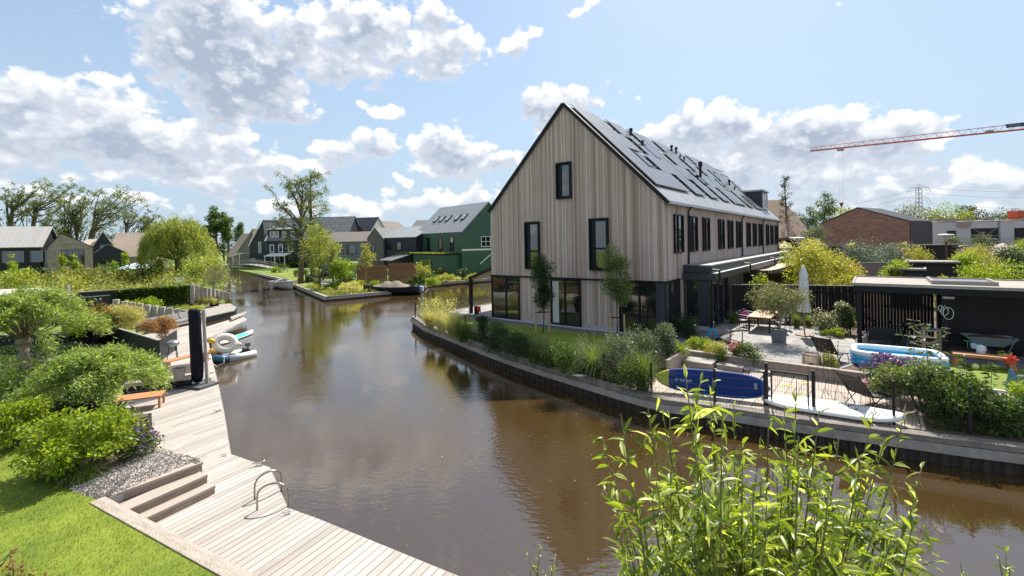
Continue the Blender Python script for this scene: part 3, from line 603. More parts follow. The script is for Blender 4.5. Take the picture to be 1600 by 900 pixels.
skip = {(1, 2), (1, 3), (0, 5), (2, 4), (2, 6), (3, 6), (0, 11), (1, 11), (1, 12), (2, 13), (0, 14), (3, 17), (1, 18), (1, 19), (2, 20), (0, 22), (2, 22), (1, 25), (2, 26), (3, 26), (3, 27), (3, 25), (0, 27), (0, 28), (1, 28), (2, 28), (3, 28), (0, 26), (0, 19), (2, 16), (3, 10), (0, 8), (3, 3), (2, 9)}
for c in range(29):
    for r in range(4):
        if (r, c) in skip: continue
        y0 = .55 + c * (pw + .03) + (c // 8) * .12; x0 = -.62 - r * (sx + .012)
        P = [rp(x0, y0, .12), rp(x0, y0 + pw, .12), rp(x0 - sx, y0 + pw, .12), rp(x0 - sx, y0, .12)]
        mb = MB(M=I4); mb.slab(P, .04); f = mb.build('solar_panel', PV, HOUSE)
        npan += 1
mb = MB(M=I4)                                                   # mounting rails seen between panels
for r in range(4):
    for k in (.25, .75):
        x = -.62 - (r + k) * (sx + .012); mb.bar(rp(x, .5, .07), rp(x, 31.5, .07), .05, .05)
mb.build('panel_rail', PVF, HOUSE)
for (r, c) in [(1, 2.1), (2, 6), (1, 11.6), (1, 18.5), (3, 25), (2, 22)]:      # roof windows in the gaps
    y0 = .7 + c * (pw + .04); x0 = -.66 - r * (sx + .012); P = [rp(x0, y0, .10), rp(x0, y0 + .85, .10), rp(x0 - sx * .85, y0 + .85, .10), rp(x0 - sx * .85, y0, .10)]
    f = MB(M=I4).slab(P, .1).build('roof_window', BLK, HOUSE)
    q = [tuple(Vector(P[i]) * .86 + (sum((Vector(k_) for k_ in P), Vector()) / 4) * .14 + Vector((.01, 0, .02))) for i in range(4)]; MB(M=I4).slab(q, .02).build('pane', GLASS, f)
def roofhit(px, py):
    d = ray(px, py); o = hloc((0, 0)); dx = d[0] * EX[0] + d[1] * EX[1]; dy = d[0] * EY[0] + d[1] * EY[1]
    # z = EV+.14 - x*SL
    t_ = (EV + .14 - o[0] * SL - H) / (d[2] + dx * SL); return (o[0] + dx * t_, o[1] + dy * t_, H + d[2] * t_)
for (px, yb, yt, r) in [(986,215,203,.09),(1004,231,222,.07),(1049.5,239,229,.09),(1056.5,243,232,.09),(1063,249,244,.06),(1069,255,247,.06),(1094.5,279,255,.12),(1139.5,292,283,.09),(1148,299,293,.07)]:
    x, y, z = roofhit(px, yb); Y = hw(x, y)[1]; hh = (yb - yt) / F * Y + .1
    mb = MB(M=I4).tube([(x, y, z - .1), (x, y, z + hh * .75)], r * .8, 10); mb.tube([(x, y, z + hh * .72), (x, y, z + hh)], r * 1.25, 10); mb.build('vent_pipe', BLK, HOUSE)
# gable windows
g = [(-7.97, 2.98, 1.0, 2.67, (), (.38,)), (-3.86, 3.0, 1.06, 2.66, (), (.42,)), (-5.8, 6.78, .92, 1.95, (), ())]
for x, z, w_, h_, mu, tr_ in g:
    M4 = Matrix.Translation((x, 0, z)) @ Matrix.Rotation(0, 4, 'Z')
    mb = MB(M=Matrix.Translation((x, 0, z))); f_ = .07
    mb.box(0, f_ * .6, -.14, .02, 0, h_); mb.box(w_ - f_, w_, -.14, .02, 0, h_); mb.box(f_ * .6, w_ - f_, -.14, .02, 0, f_); mb.box(f_ * .6, w_ - f_, -.14, .02, h_ - f_, h_)
    mb.box(f_ * .6, .25, -.03, .02, f_, h_ - f_); mb.box(.25, .33, -.07, .02, f_, h_ - f_); mb.box(w_ - .14, w_ - f_, -.07, .02, f_, h_ - f_); mb.box(.33, w_ - .14, -.07, .02, f_, f_ + .09); mb.box(.33, w_ - .14, -.07, .02, h_ - f_ - .09, h_ - f_)
    for q in tr_: mb.box(.33, w_ - .14, -.07, .02, h_ * q - .05, h_ * q + .05)
    f = mb.build('window', BLK, HOUSE); MB(M=Matrix.Translation((x, 0, z))).box(.3, w_ - .12, -.035, .02, .1, h_ - .1).build('pane', GLASS, f)
# gable ground floor glazing
CURT = mat('white_curtain', (.5, .52, .5), .9, .15, 8, stretch=(12, 12, .3))
def glaz(x0, x1, z0, z1, mull, name='glazed_front'):
    mb = MB(M=I4)
    for a in [x0, x1 - .09] + [m_ - .045 for m_ in mull]: mb.box(a, a + .09, -.06, .02, z0, z1)
    mb.box(x0 + .09, x1 - .09, -.055, .02, z1 - .1, z1); mb.box(x0 + .09, x1 - .09, -.055, .02, z0, z0 + .1)
    f = mb.build(name, BLK, HOUSE); MB(M=I4).box(x0 + .05, x1 - .05, -.02, .02, z0 + .06, z1 - .05).build('pane', GLASS, f); return f
glaz(-10.58, -8.46, .02, 2.5, [-9.45]); d_ = glaz(-6.34, -4.44, .02, 2.5, [-5.4], 'garden_door'); glaz(-2.3, 0, .02, 2.5, [-1.25])
mb = MB(M=I4); vs = []                                        # curtain behind the left leaf
for i in range(19): vs += [(-6.2 + i * .022, -.0225 - .006 * (i % 2), .12), (-6.2 + i * .022, -.0225 - .006 * (i % 2), 2.35)]
mb.add(vs, [(2 * i, 2 * i + 2, 2 * i + 3, 2 * i + 1) for i in range(18)]); mb.build('curtain', CURT, d_)
MB(M=I4).box(-.42, .04, -.09, .03, 0, 2.5).box(.0, .04, -.09, .3, 0, 2.5).build('corner_post', NAVY, HOUSE)
MB(M=I4).box(-10.62, .07, -.10, -.0, 2.5, 2.58).box(0, .07, 0, 2.0, 2.5, 2.58).build('lintel', BLK, HOUSE)
MB(M=I4).box(-10.4, .02, -.35, -.1, -.05, .03).build('sill', PLINTH, HOUSE)
# right flank ground floor corner
mb = MB(M=I4); mb.box(-.02, .03, .3, 1.0, 0, 2.5); f = mb.build('side_light', GLASS, HOUSE)
MB(M=I4).box(-.02, .035, 1.0, 2.0, 0, 2.5).build('black_panel', BLK, HOUSE)
# flank windows
ys = []
for u_ in range(4):
    for k in (1.24, 3.6, 6.0): ys.append(k + u_ * 8.12)
for y in ys: window(HOUSE, (0, y), (0, 1), (1, 0), 1.3, 1.9, 3.84, frame=BLK, fw=.07, dep=.1, mull=(.42,), trans=())
for y in (3.25, 15.7, 23.9, 31.9):
    MB(M=I4).tube([(.27, y, EV - .15), (.1, y, EV - .4), (.08, y, 3.2)], .05, 8).build('downpipe', BLK, HOUSE)
# extension with flat canopy
x1 = 1.22; y0, y1 = 2.6, 29.5
MB(M=I4).box(0, x1, y0, y1, 0, 2.52).build('extension_wall', NAVY, HOUSE)
MB(M=I4).box(.0, x1 + .15, y0 - .06, y1 + .3, 2.84, 3.2).box(0, x1 + .36, y0 - .22, y1 + .4, 2.5, 2.82).build('canopy', NAVY, HOUSE, bevel=.01)
MB(M=I4).box(.0, x1 + .1, y0, y1 + .2, 3.2, 3.23).build('canopy_roof', ROOFM, HOUSE)
MB(M=I4).box(x1 + .15, x1 + .38, y0 - .2, y1 + .4, 2.822, 2.84).build('canopy_flashing', ZINC, HOUSE)
MB(M=I4).box(-.01, x1 + .02, y0 - .02, y1, -.05, .2).build('extension_plinth', PLINTH, HOUSE)
def eg(ya, yb, name='sliding_door', handle=False):
    f = MB(M=I4); 
    for q in (ya, yb - .08, (ya + yb) / 2 - .04): f.box(x1 - .02, x1 + .06, q, q + .08, .06, 2.5)
    f.box(x1 - .02, x1 + .055, ya + .08, yb - .08, 2.4, 2.5); f.box(x1 - .02, x1 + .055, ya + .08, yb - .08, .06, .16)
    f = f.build(name, BLK if not handle else NAVY, HOUSE); MB(M=I4).box(x1 - .02, x1 + .02, ya + .05, yb - .05, .1, 2.45).build('pane', GLASS, f)
    if handle: MB(M=I4).tube([(x1 + .06, (ya + yb) / 2 - .04, 1.05), (x1 + .12, (ya + yb) / 2 - .04, 1.05), (x1 + .12, (ya + yb) / 2 + .1, 1.05)], .014, 6).box(x1 + .06, x1 + .07, (ya + yb) / 2 - .07, (ya + yb) / 2 - .02, .9, 1.2).build('handle', GREYM, f)
eg(3.0, 5.2, handle=True); eg(5.6, 6.2, 'side_light')
for k in range(1, 4): eg(3.4 + k * 8.1 - 1.2, 5.6 + k * 8.1 - 1.0)
for k, y in enumerate([2.5, 9.6, 18.5, 27.2]):
    MB(M=I4).tube([(x1 + .16, y + .1, 3.0), (x1 + .5, y + .1, 3.0), (x1 + .5, y + .1, 2.3), (x1 + .16 if k else x1 + .1, y + .1 if k else y + .02, 2.2), (x1 + .1, y + .02, .02)], .05, 8).build('downpipe', BLK, HOUSE)
MB(M=I4).box(.05, x1 - .55, y0 - .035, y0, .3, 2.45).build('side_light', GLASS, HOUSE)
# terrace dormer far along the roof
dm = MB(M=I4); dy0, dy1 = 28.6, 31.6
dm.box(-3.2, -.75, dy0, dy1, 6.6, 9.05); dm.build('dormer', NAVY, HOUSE)
MB(M=I4).box(-3.3, -.6, dy0 - .1, dy1 + .1, 9.05, 9.2).build('dormer_roof', ZINC, HOUSE)
window(HOUSE, (-.75, dy0 + .3), (0, 1), (1, 0), dy1 - dy0 - .6, 1.5, 7.35, frame=WHITE, fw=.09, dep=.08, mull=(.5,))
# veranda on the canal side
VW = mat('soffit_wood', (.36, .25, .17), .7, .2, 3, stretch=(1, 6, 1))
va, vb = -12.75, -10.62
MB(M=I4).slab([(va - .1, .3, 2.32), (vb, .3, 3.1), (vb, 4.8, 3.1), (va - .1, 4.8, 2.32)], .16).build('veranda_roof', BLK, HOUSE)
MB(M=I4).slab([(va - .02, .36, 2.31 - .15), (vb, .36, 2.93), (vb, 4.7, 2.93), (va - .02, 4.7, 2.16)], .02).build('veranda_soffit', VW, HOUSE)
MB(M=I4).box(va - .08, va + .1, .34, .52, 0, 2.25).build('veranda_post', BLK, HOUSE); MB(M=I4).box(va - .08, va + .1, 4.5, 4.68, 0, 2.25).build('veranda_post', BLK, HOUSE)
hsheet('terrace', [(-14.6, 0.0), (-10.6, .0), (-10.6, 6), (-14.6, 6)], .006, PAVE)
LF['pale'] = leafmat('leaf_pale_tip', (.07, .12, .035), (.16, .22, .08), (.34, .38, .2), trans=.4)
# ================================================================ helpers for placing by bearing and ground contact
def bush(label, px, pyb, wpx, hpx, leaf='mid', z=-.02, ls=None, dens=3.0, kind='shrub', Y=None, group=None, aspect=.5, name=None, droop=.1, flowers=None, clumps=14, asp=None, crad=.36, cap=60000, deep=None):
    p = G(px, pyb, z) if Y is None else (*D(px, pyb, Y)[:2], z); Y = p[1]; w_ = wpx * Y / F; h_ = hpx * Y / F if Y is None or True else 0
    h_ = ZH(px, pyb - hpx, Y) - z; ls = ls or max(.07, 2.4 * Y / F); n = int(min(cap, max(250, dens * w_ * h_ / (ls * ls * aspect * .5))))
    if flowers: flowers = (flowers[0], flowers[1], flowers[2] or ls * .7)
    return shrub(name or kind.replace(' ', '_'), label, p, w_, h_, leaf, n, ls, group, kind, aspect, droop, flowers=flowers, clumps=clumps, crad=crad, d=deep)
def ptree(label, px, pyb, wpx, pytop, leaf='mid', z=-.02, thf=.35, ls=None, dens=1.6, Y=None, group=None, name='tree', kind='tree', **k):
    p = G(px, pyb, z) if Y is None else (*D(px, pyb, Y)[:2], z); Y = p[1]; w_ = wpx * Y / F; h_ = ZH(px, pytop, Y) - z
    ls = ls or max(.08, 2.4 * Y / F); asp = k.get('aspect', .55); n = int(min(70000, max(400, dens * w_ * h_ * (1 - thf) / (ls * ls * asp * .5))))
    return tree(name, label, p, h_, w_ / 2, h_ * thf, leaf, n, ls, group=group, cat_=kind, **k)
# ---- slender young trees on stakes by the gable
for lab, px, pb, top, w_, lf in [('young evergreen tree on two stakes before the double garden door', 848, 520, 395, 30, 'dark'), ('young evergreen tree with pale sunlit top on two stakes by the corner window', 965, 531, 377, 34, 'olive')]:
    p = G(px, pb, 0); Y = p[1]; hh = ZH(px, top, Y)
    r = tree('young_tree', lab, p, hh, w_ * Y / F / 2 * 1.35, 1.2, 'dark' if lf == 'dark' else 'pale', 8500, .085, bark=BARK, group='young staked trees along the gable', clumps=26, crad=.55, squash=1.1, tr=.035, shape='round', aspect=.42, cat_='tree')  # house shade put into dark leaves, sunlight into the other tree's pale leaves
    mb = MB(); 
    for s_ in (-.33, .33): mb.tube([(s_, 0, -.1), (s_ * .95, 0, 1.15)], .04, 8)
    mb.build('stake', LWOOD, r, smooth=False); MB().tube([(-.38, -.0, 1.02), (.38, 0, 1.02)], .03, 6).build('tie', BLK, r)
# ---- planting between quay and lawn (shade side first)
GQ = 'fountain grasses along the quay'
for i, (px, pb, wp, hp, lf, lab) in enumerate([(672,512,34,36,'straw','pale feathery grass tuft at the far left tip of the quay'),(690,516,34,38,'straw','second pale feathery grass tuft from the quay tip'),(708,526,40,44,'straw','large sunlit feathery grass tuft third from the quay tip'),(724,534,40,46,'grassg','green arching grass tuft between feathery grasses and a dark fence post'),(835,566,62,50,'grassg','shaded arching grass clump below the stake of the left young tree'),(858,572,44,46,'grassg','dark low grass clump just right of the big shaded one'),(928,584,84,68,'grassg','big sunlit fountain grass left of the right young tree'),(1005,606,60,66,'grassg','tall upright grass clump beside the nose of the blue paddle board')]):
    p = G(px, pb, -.15); Y = p[1]
    tuft('fountain_grass', lab, p, hp * Y / F * 1.1, wp * Y / F * .62, 900 if lf == 'straw' else 750, lf, .014 if Y < 18 else .02, lean=1.0, group=GQ, root_r=.2, plume=('straw', 160, .2) if lf == 'straw' else None)
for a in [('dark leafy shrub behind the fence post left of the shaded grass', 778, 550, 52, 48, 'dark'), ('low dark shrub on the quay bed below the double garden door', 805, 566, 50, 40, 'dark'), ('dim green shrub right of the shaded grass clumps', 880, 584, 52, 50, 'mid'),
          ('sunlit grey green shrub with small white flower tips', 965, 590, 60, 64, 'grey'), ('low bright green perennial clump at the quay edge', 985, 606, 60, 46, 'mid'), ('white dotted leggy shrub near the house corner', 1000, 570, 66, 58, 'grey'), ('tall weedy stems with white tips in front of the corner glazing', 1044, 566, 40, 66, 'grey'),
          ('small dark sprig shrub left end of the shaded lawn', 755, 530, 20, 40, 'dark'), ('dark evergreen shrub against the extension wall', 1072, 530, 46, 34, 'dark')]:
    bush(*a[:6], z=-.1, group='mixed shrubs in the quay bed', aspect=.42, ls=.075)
p = G(1060, 560, 0); tuft('bright_grass', 'yellow lime grass clump left of the timber seat corner', p, .75, .6, 900, 'lime', .02, cat_='grass clump')
for i, (px, pb, w_, hp, lf, lab) in enumerate([(1085,548,28,20,'lime','small bright green dome plant beside the yellow grass'),(1102,550,26,22,'lime','middle bright green dome plant in the raised bed'),(1116,558,40,26,'yellow','low yellow green plant at the front of the raised bed'),(1130,563,30,18,'mid','low dark green plant at the front of the raised bed right'),(1170,567,36,30,'mid','small open leafy shrub on the raised bed beside the pavers')]):
    bush(lab, px, pb, w_, hp, lf, z=0, ls=.06, group='small plants in the raised bed')
bush('small pink flowering plant in the raised bed', 1150, 562, 26, 24, 'mid', z=0, ls=.06, flowers=('pink', 260, .07), kind='flowering plant')
bush('small lime shrub right of the steel fire pit', 1300, 578, 26, 26, 'yellow', z=0, ls=.06)
bush('purple flowering lavender in front of the inflatable pool', 1392, 606, 84, 44, 'dark', z=0, ls=.06, flowers=('purple', 1500, .065), kind='lavender', name='lavender')
for i, (px, hp) in enumerate([(1270, 48), (1288, 46), (1300, 52), (1310, 44)]):
    p = G(px, 590 + i * 3, 0); mb = MB()
    for k in range(5): x = random.Random(i * 9 + k).uniform(-.15, .15); mb.tube([(x, 0, 0), (x * 1.7, .02, hp * .019 + k * .06)], .004, 5); mb.ball((x * 1.7, .02, hp * .019 + k * .06), .022, 6, 4)
    o = mb.build('seed_head_stalks', BARK, None, p)
    tag(o, ['thin seed head stalks nearest the steel fire pit', 'thin seed head stalks second from the fire pit', 'thin seed head stalks third from the fire pit beside the lime shrub', 'thin seed head stalks closest to the pool'][i], 'stalks', 'thin seed head stalks by the lawn')
# ---- the big bushes on the right
for a in [('big leafy bush with pale leaf tips at the right end of the small deck', 1440, 640, 150, 78, 'pale', 5.0), ('dense dark green bush right of the big pale tipped bush', 1500, 662, 120, 78, 'mid', 4.6), ('low green bush spilling over the quay on the far right', 1580, 676, 90, 60, 'mid', 4), ('sprawling yellow green bush at the right picture edge', 1615, 655, 70, 60, 'lime', 3.2)]:
    bush(*a[:6], z=-.2, ls=.10, dens=a[6], aspect=.34, clumps=46, crad=.19, group='big bushes on the right quay', droop=.25)
for i, (px, pb, top) in enumerate([(1428, 640, 500), (1450, 645, 505), (1470, 640, 512), (1512, 650, 556), (1548, 655, 566), (1498, 652, 570)]):
    p = G(px, pb, -.15); Y = p[1]; hh = ZH(px, top, Y) + .15; rng = RNG(); root = thing('tall_weed', ['tall leafy stem left of three rising in front of the pool', 'tall leafy stem middle of three rising in front of the pool', 'tall leafy stem right of three rising in front of the pool', 'tall stem with large leaves in front of the play table', 'thin tall stem with a leafy tip on the far right', 'short leafy stem between pool and play table'][i], 'tall plant', p, 0, 'tall leafy stems above the big bushes')
    MB().tube([(0, 0, 0), (.02, 0, hh * .5), (.05 * (-1) ** i, 0, hh)], [.012, .01, .005], 6).build('stem', BARKG, root)
    n = 46; z = rng.uniform(.45, 1, n) * hh; az_ = rng.uniform(0, 2 * PI, n); P = np.stack([np.cos(az_) * .02 + .05 * (-1) ** i * z / hh, np.sin(az_) * .02, z], 1)
    V, Fq = leafgeo(P, .17, .32, .1, rng, np.stack([np.cos(az_), np.sin(az_), az_ * 0], 1) * 2.5); npmesh('leaves', V, Fq, LF['grey' if i < 3 else 'mid'], root)
# ---- retaining walls, seat boxes and steps of the small deck
def hobj(name, label, cat_, x, y, rot=0, z=0.0, group=None): return hthing(name, label, cat_, x, y, rot, group, z)
r = hobj('retaining_wall', 'long weathered timber retaining wall between terrace and small deck', 'retaining wall', 1.9, -2.8)
mb = MB(); mb.box(0, 6.9, -.06, .04, -.25, .16); mb.build('wall_boards', TIMBER, r); MB().box(-.04, 6.9, -.12, .1, .16, .21).build('cap_board', TIMBER, r, bevel=.01); MB().box(-.1, 0, -.1, -2.3, -.25, .3).build('end_board', TIMBER, r)
for i, (x, y, lx, ly, zz, lab) in enumerate([(2.0, -3.75, .95, .85, .02, 'timber step block in the corner of the small deck'), (3.05, -3.4, .85, .5, -.04, 'grey plank step beside the corner step block'), (3.95, -3.35, .8, .4, -.08, 'low grey plank step before the retaining wall'), (4.2, -4.3, .35, .9, -.13, 'small square timber block near the tail of the blue board')]):
    r = hobj('timber_step', lab, 'step', x, y, 0, -.2, 'timber steps on the small deck'); MB().box(0, lx, 0, ly, 0, zz + .17).build('riser', TIMBER, r); MB().box(-.02, lx + .02, -.02, ly + .02, zz + .17, zz + .21).build('tread', TIMG, r, bevel=.008)
# ---- paddle boards
def supshape(name, label, p, rot, Lb, Wb, th, mats, nose=.5, tilt=0, roll=0, deckdraw=None):
    r = thing(name, label, 'paddle board', p, rot); r.rotation_euler = (roll, tilt, rot); mb = MB(); n = 40; secs = []
    def half(t): 
        a = max(0, 1 - abs(2 * t - 1) ** (4.0 if t < .5 else 3.0)); return Wb / 2 * a ** .58
    vs = []; k = 12
    for i in range(n + 1):
        t = i / n; x = (t - .5) * Lb; hw_ = max(.01, half(t)); zz = .10 * max(0, t - .78) ** 2 * 14 + .05 * max(0, .15 - t) ** 2 * 10
        for j in range(k):
            a = 2 * PI * j / k + PI / k; cy = math.copysign(abs(math.cos(a)) ** .55, math.cos(a)); cz = math.copysign(abs(math.sin(a)) ** .8, math.sin(a)); vs.append((x, hw_ * cy, zz + th / 2 + th / 2 * cz))
    fs = []
    mi = []
    for i in range(n):
        for j in range(k): fs.append((i * k + j, (i + 1) * k + j, (i + 1) * k + (j + 1) % k, i * k + (j + 1) % k)); mi.append((i, j))
    fs += [tuple(range(k)), tuple((n) * k + j for j in range(k - 1, -1, -1))]
    mb.add(vs, fs); mb.mi = [deckdraw(i / n, j / k) if deckdraw else 0 for i, j in mi] + [0, 0]; mb.build('board', mats, r, smooth=True); return r
SBLUE = mat('board_blue', (.008, .035, .17), .6, .15, 2, spec=.2); SLBLUE = mat('board_light_blue', (.03, .13, .38), .65, .1, 2, spec=.15); SWHITE = mat('board_white', (.72, .73, .72), .35, .05, 2); SYEL = mat('board_yellow', (.38, .42, .04), .6, .1, 2, spec=.2); STURQ = mat('board_turquoise', (.05, .5, .52), .35, .1, 2)
def pos(px, py, z): return G(px, py, z)
a, b2 = pos(1034, 600, .0), pos(1198, 618, .0); mid_ = ((a[0] + b2[0]) / 2, (a[1] + b2[1]) / 2 + .1, .17)
sb = supshape('paddle_board', 'dark blue paddle board with yellow nose leaning on its side on the small deck', mid_, dirrot(a, b2) + PI, 3.15, .76, .15, [SBLUE, SLBLUE, SYEL, SWHITE], roll=math.radians(-72),
    deckdraw=lambda t, j: 2 if t > .86 or (t > .8 and j > .8) else (1 if t < .07 or (.9 < j or j < .05) else 0))
MB().bar((-1.42, -.0, -.02), (-1.5, 0, -.2), .16, .02).build('fin', BLK, sb)
def text(s, name, size, m, parent, loc, rot, ext=.002):
    c = bpy.data.curves.new(name, 'FONT'); c.body = s; c.size = size; c.extrude = ext; c.align_x = 'CENTER'; c.align_y = 'CENTER'
    tmp = bpy.data.objects.new(name, c); COL.objects.link(tmp); bpy.context.view_layer.update()
    me = bpy.data.meshes.new_from_object(tmp.evaluated_get(bpy.context.evaluated_depsgraph_get())); bpy.data.objects.remove(tmp); me.materials.clear(); me.materials.append(m)
    o = link(name, me, parent); o.location = loc; o.rotation_euler = rot; return o
text('BY THE BEST', 'lettering', .085, SWHITE, sb, (.75, .02, .156), (0, 0, PI)); text('360', 'lettering', .12, SWHITE, sb, (-1.2, -.02, .156), (0, 0, -PI / 2))
a, b2 = pos(1205, 628, -.1), pos(1385, 655, -.1); 
wb = supshape('paddle_board', 'white paddle board with black swirl drawing lying on the small deck', ((a[0] + b2[0]) / 2 + .1, (a[1] + b2[1]) / 2 + .02, -.12), dirrot(a, b2), 3.15, .80, .15, [SWHITE, mat('board_side_grey', (.33, .35, .35), .4, .1, 2)], deckdraw=lambda t, j: 1 if (j < .06 or j > .95) else 0)
wb.rotation_euler = (.16, 0, wb.rotation_euler[2])
INK = mat('black_ink', (.02, .02, .022), .4, .1, 4)
def ribbon(mb, pts, w_, z):
    for i in range(len(pts) - 1):
        p, q = Vector(pts[i]), Vector(pts[i + 1]); v = (q - p).normalized(); n_ = Vector((-v.y, v.x)); k0 = w_ * (math.sin(PI * i / (len(pts) - 1)) * .8 + .2); k1 = w_ * (math.sin(PI * (i + 1) / (len(pts) - 1)) * .8 + .2)
        mb.add([(p.x - n_.x * k0, p.y - n_.y * k0, z), (p.x + n_.x * k0, p.y + n_.y * k0, z), (q.x + n_.x * k1, q.y + n_.y * k1, z), (q.x - n_.x * k1, q.y - n_.y * k1, z)], [(0, 3, 2, 1)])
mb = MB(); zt = .153
ribbon(mb, [(.55 + .22 * math.cos(t_) * (1 - t_ / 8), .05 + .2 * math.sin(t_) * (1 - t_ / 8)) for t_ in np.linspace(.6, 7, 30)], .022, zt)
ribbon(mb, [(.25 + .05 * math.sin(t_), -.2 + t_ * .1) for t_ in np.linspace(0, 2.4, 8)], .012, zt)
for k in range(6): ribbon(mb, [(.78 + k * .09 + .12 * math.sin(t_), -.26 + k * .02 + t_ * .14) for t_ in np.linspace(0, 2.6 - k * .25, 9)], .02, zt + .012 * (k > 3))
for k in (-.12, .1): mb.add([(-1.35, k, zt), (-1.05, k - .02, zt), (-1.18, k + .1, zt)], [(0, 1, 2)])
mb.build('drawing', INK, wb)
# ---- quay-side wire fence and gate
FEN = mat('fence_black', (.012, .012, .014), .4, .2, 3); posts = []
line = [(649,496),(668,503),(700,513),(727,522),(757,536),(791,548),(886,577),(945,595),(1018,615)]
fl = [hloc(G(x, y, -.2)) for x, y in line] + [(3.9, -7.0), (5.1, -6.5)]
root = hobj('garden_fence', 'low black post and wire fence along the quay in front of the gable', 'fence', fl[0][0], fl[0][1], 0, -.2)
for i, (x, y) in enumerate(fl): MB(off=(fl[0][0], fl[0][1], 0)).box(x - .03, x + .03, y - .03, y + .03, 0, .95).build('post', FEN, root)
mb = MB(off=(fl[0][0], fl[0][1], 0))
for i in range(len(fl) - 1):
    for z in (.2, .45, .7, .9): mb.tube([(*fl[i], z), (*fl[i + 1], z)], .004, 4)
    if i > 7:
        n_ = 16
        for k in range(n_): q = (fl[i][0] + (fl[i + 1][0] - fl[i][0]) * k / n_, fl[i][1] + (fl[i + 1][1] - fl[i][1]) * k / n_); mb.tube([(*q, .05), (*q, .9)], .003, 4)
mb.build('wire', FEN, root)
g0, g1 = (5.15, -6.5), (6.25, -6.45)
root = hobj('garden_gate', 'black framed wire garden gate on the edge of the small deck', 'gate', g0[0], g0[1], dirrot(g0, g1), -.2); gw = math.dist(g0, g1)
mb = MB(); mb.box(-.04, .04, -.04, .04, 0, 1.2); mb.build('gate_post', FEN, root); MB().box(gw - .04, gw + .04, -.04, .04, 0, 1.15).build('gate_post', FEN, root)
mb = MB(); mb.box(.1, .14, -.02, .02, .12, 1.02); mb.box(gw - .14, gw - .1, -.02, .02, .12, 1.02); mb.box(.14, gw - .14, -.02, .02, .98, 1.02); mb.box(.14, gw - .14, -.02, .02, .12, .16)
for k in range(1, 16): mb.box(.1 + k * (gw - .2) / 16 - .003, .1 + k * (gw - .2) / 16 + .003, -.003, .003, .14, 1.0)
for k in range(1, 6): mb.box(.12, gw - .12, -.003, .003, .15 + k * .15, .156 + k * .15)
mb.build('gate_leaf', FEN, root)
f2 = [(6.3, -6.45), (7.9, -6.2), (9.3, -5.8), (11.5, -5.3), (14, -4.8)]
root = hobj('wire_mesh_fence', 'black welded wire mesh fence running right from the gate into the bushes', 'fence', *f2[0], 0, -.2)
mb = MB(off=(*f2[0], 0)); 
for i, (x, y) in enumerate(f2[1:]): MB(off=(*f2[0], 0)).box(x - .03, x + .03, y - .03, y + .03, 0, 1.1).build('post', FEN, root)
for i in range(len(f2) - 1):
    n_ = int(math.dist(f2[i], f2[i + 1]) / .07)
    for k in range(n_): q = (f2[i][0] + (f2[i + 1][0] - f2[i][0]) * k / n_, f2[i][1] + (f2[i + 1][1] - f2[i][1]) * k / n_); mb.box(q[0] - .003, q[0] + .003, q[1] - .003, q[1] + .003, .03, 1.03)
    for z in (.05, .25, .45, .65, .85, 1.02): mb.tube([(*f2[i], z), (*f2[i + 1], z)], .004, 4)
mb.build('mesh_panel', FEN, root)
# ---- terrace furniture
SLATW = mat('table_wood', (.42, .24, .13), .5, .2, 5, stretch=(8, 1, 1), col2=(.58, .38, .24))
root = hobj('dining_table', 'wooden garden dining table with dark metal legs behind the potted olive', 'table', 3.24, 4.6)
mb = MB(); 
for k in range(7): mb.box(-.5 + k * .1445, -.5 + k * .1445 + .14, -1.25, 1.25, .71, .75)
mb.build('tabletop', SLATW, root, bevel=.004)
for sx_ in (-.44, .44):
    for sy_ in (-1.12, 1.12): MB().box(sx_ - .035, sx_ + .035, sy_ - .035, sy_ + .035, 0, .71).build('leg', BLK, root)
CHB = mat('black_plastic', (.02, .02, .022), .45, .2, 4)
def make_chair():
    r = thing('garden_chair', 'x', 'chair'); mb = MB()
    rows = [(-.22, .44, .24), (0, .42, .25), (.2, .43, .24), (.26, .55, .23), (.3, .82, .2)]
    vs = []
    for y, z, w_ in rows:
        for j in range(7): q = j / 3 - 1; vs.append((w_ * q, y - .06 * q * q * (z > .5), z + .05 * q * q * (z < .5)))
    n_ = len(vs); fs = [(i * 7 + j, i * 7 + j + 1, (i + 1) * 7 + j + 1, (i + 1) * 7 + j) for i in range(4) for j in range(6)]
    o = mb.add(vs, fs).build('shell', CHB, r, smooth=True); s_ = o.modifiers.new('s', 'SOLIDIFY'); s_.thickness = .015
    for sx_ in (-1, 1):
        for y in (-.18, .2): MB().tube([(sx_ * .18, y * .8, .42), (sx_ * .25, y * 1.25, 0)], .011, 6).build('leg', GREYM if False else BLK, r)
        MB().tube([(sx_ * .24, -.2, .46), (sx_ * .28, -.18, .64), (sx_ * .27, .24, .68)], .012, 6).build('armrest', CHB, r)
    return r
ch0 = make_chair(); used = False
for x, y, rt, lab in [(2.45, 3.9, PI / 2, 'black shell garden chair at the near left side of the dining table'), (2.4, 4.7, PI / 2, 'black shell garden chair in the middle of the left side of the dining table'), (2.45, 5.4, PI / 2, 'black shell garden chair at the far left side of the dining table'), (4.05, 4.0, -PI / 2, 'black shell garden chair right of the table behind the olive pot'), (4.1, 4.9, -PI / 2, 'black shell garden chair at the right side of the table farther back')]:
    c = ch0 if not used else copy_tree(ch0); used = True; c.location = hw(x, y); c.rotation_euler = (0, 0, rt - HA); tag(c, lab, 'chair', 'garden chairs round the dining table')
MB().ball((0, 0, 0), .2, 10, 6, (1, .3, 1)).build('tmp', CHB).name = 'cushion'; cu = bpy.data.objects['cushion']; cu.data.materials[0] = mat('pink_cloth', (.6, .05, .25), .8); cu.location = hw(2.35, 4.75, .6); tag(cu, 'pink cushion on a black garden chair by the table', 'cushion')
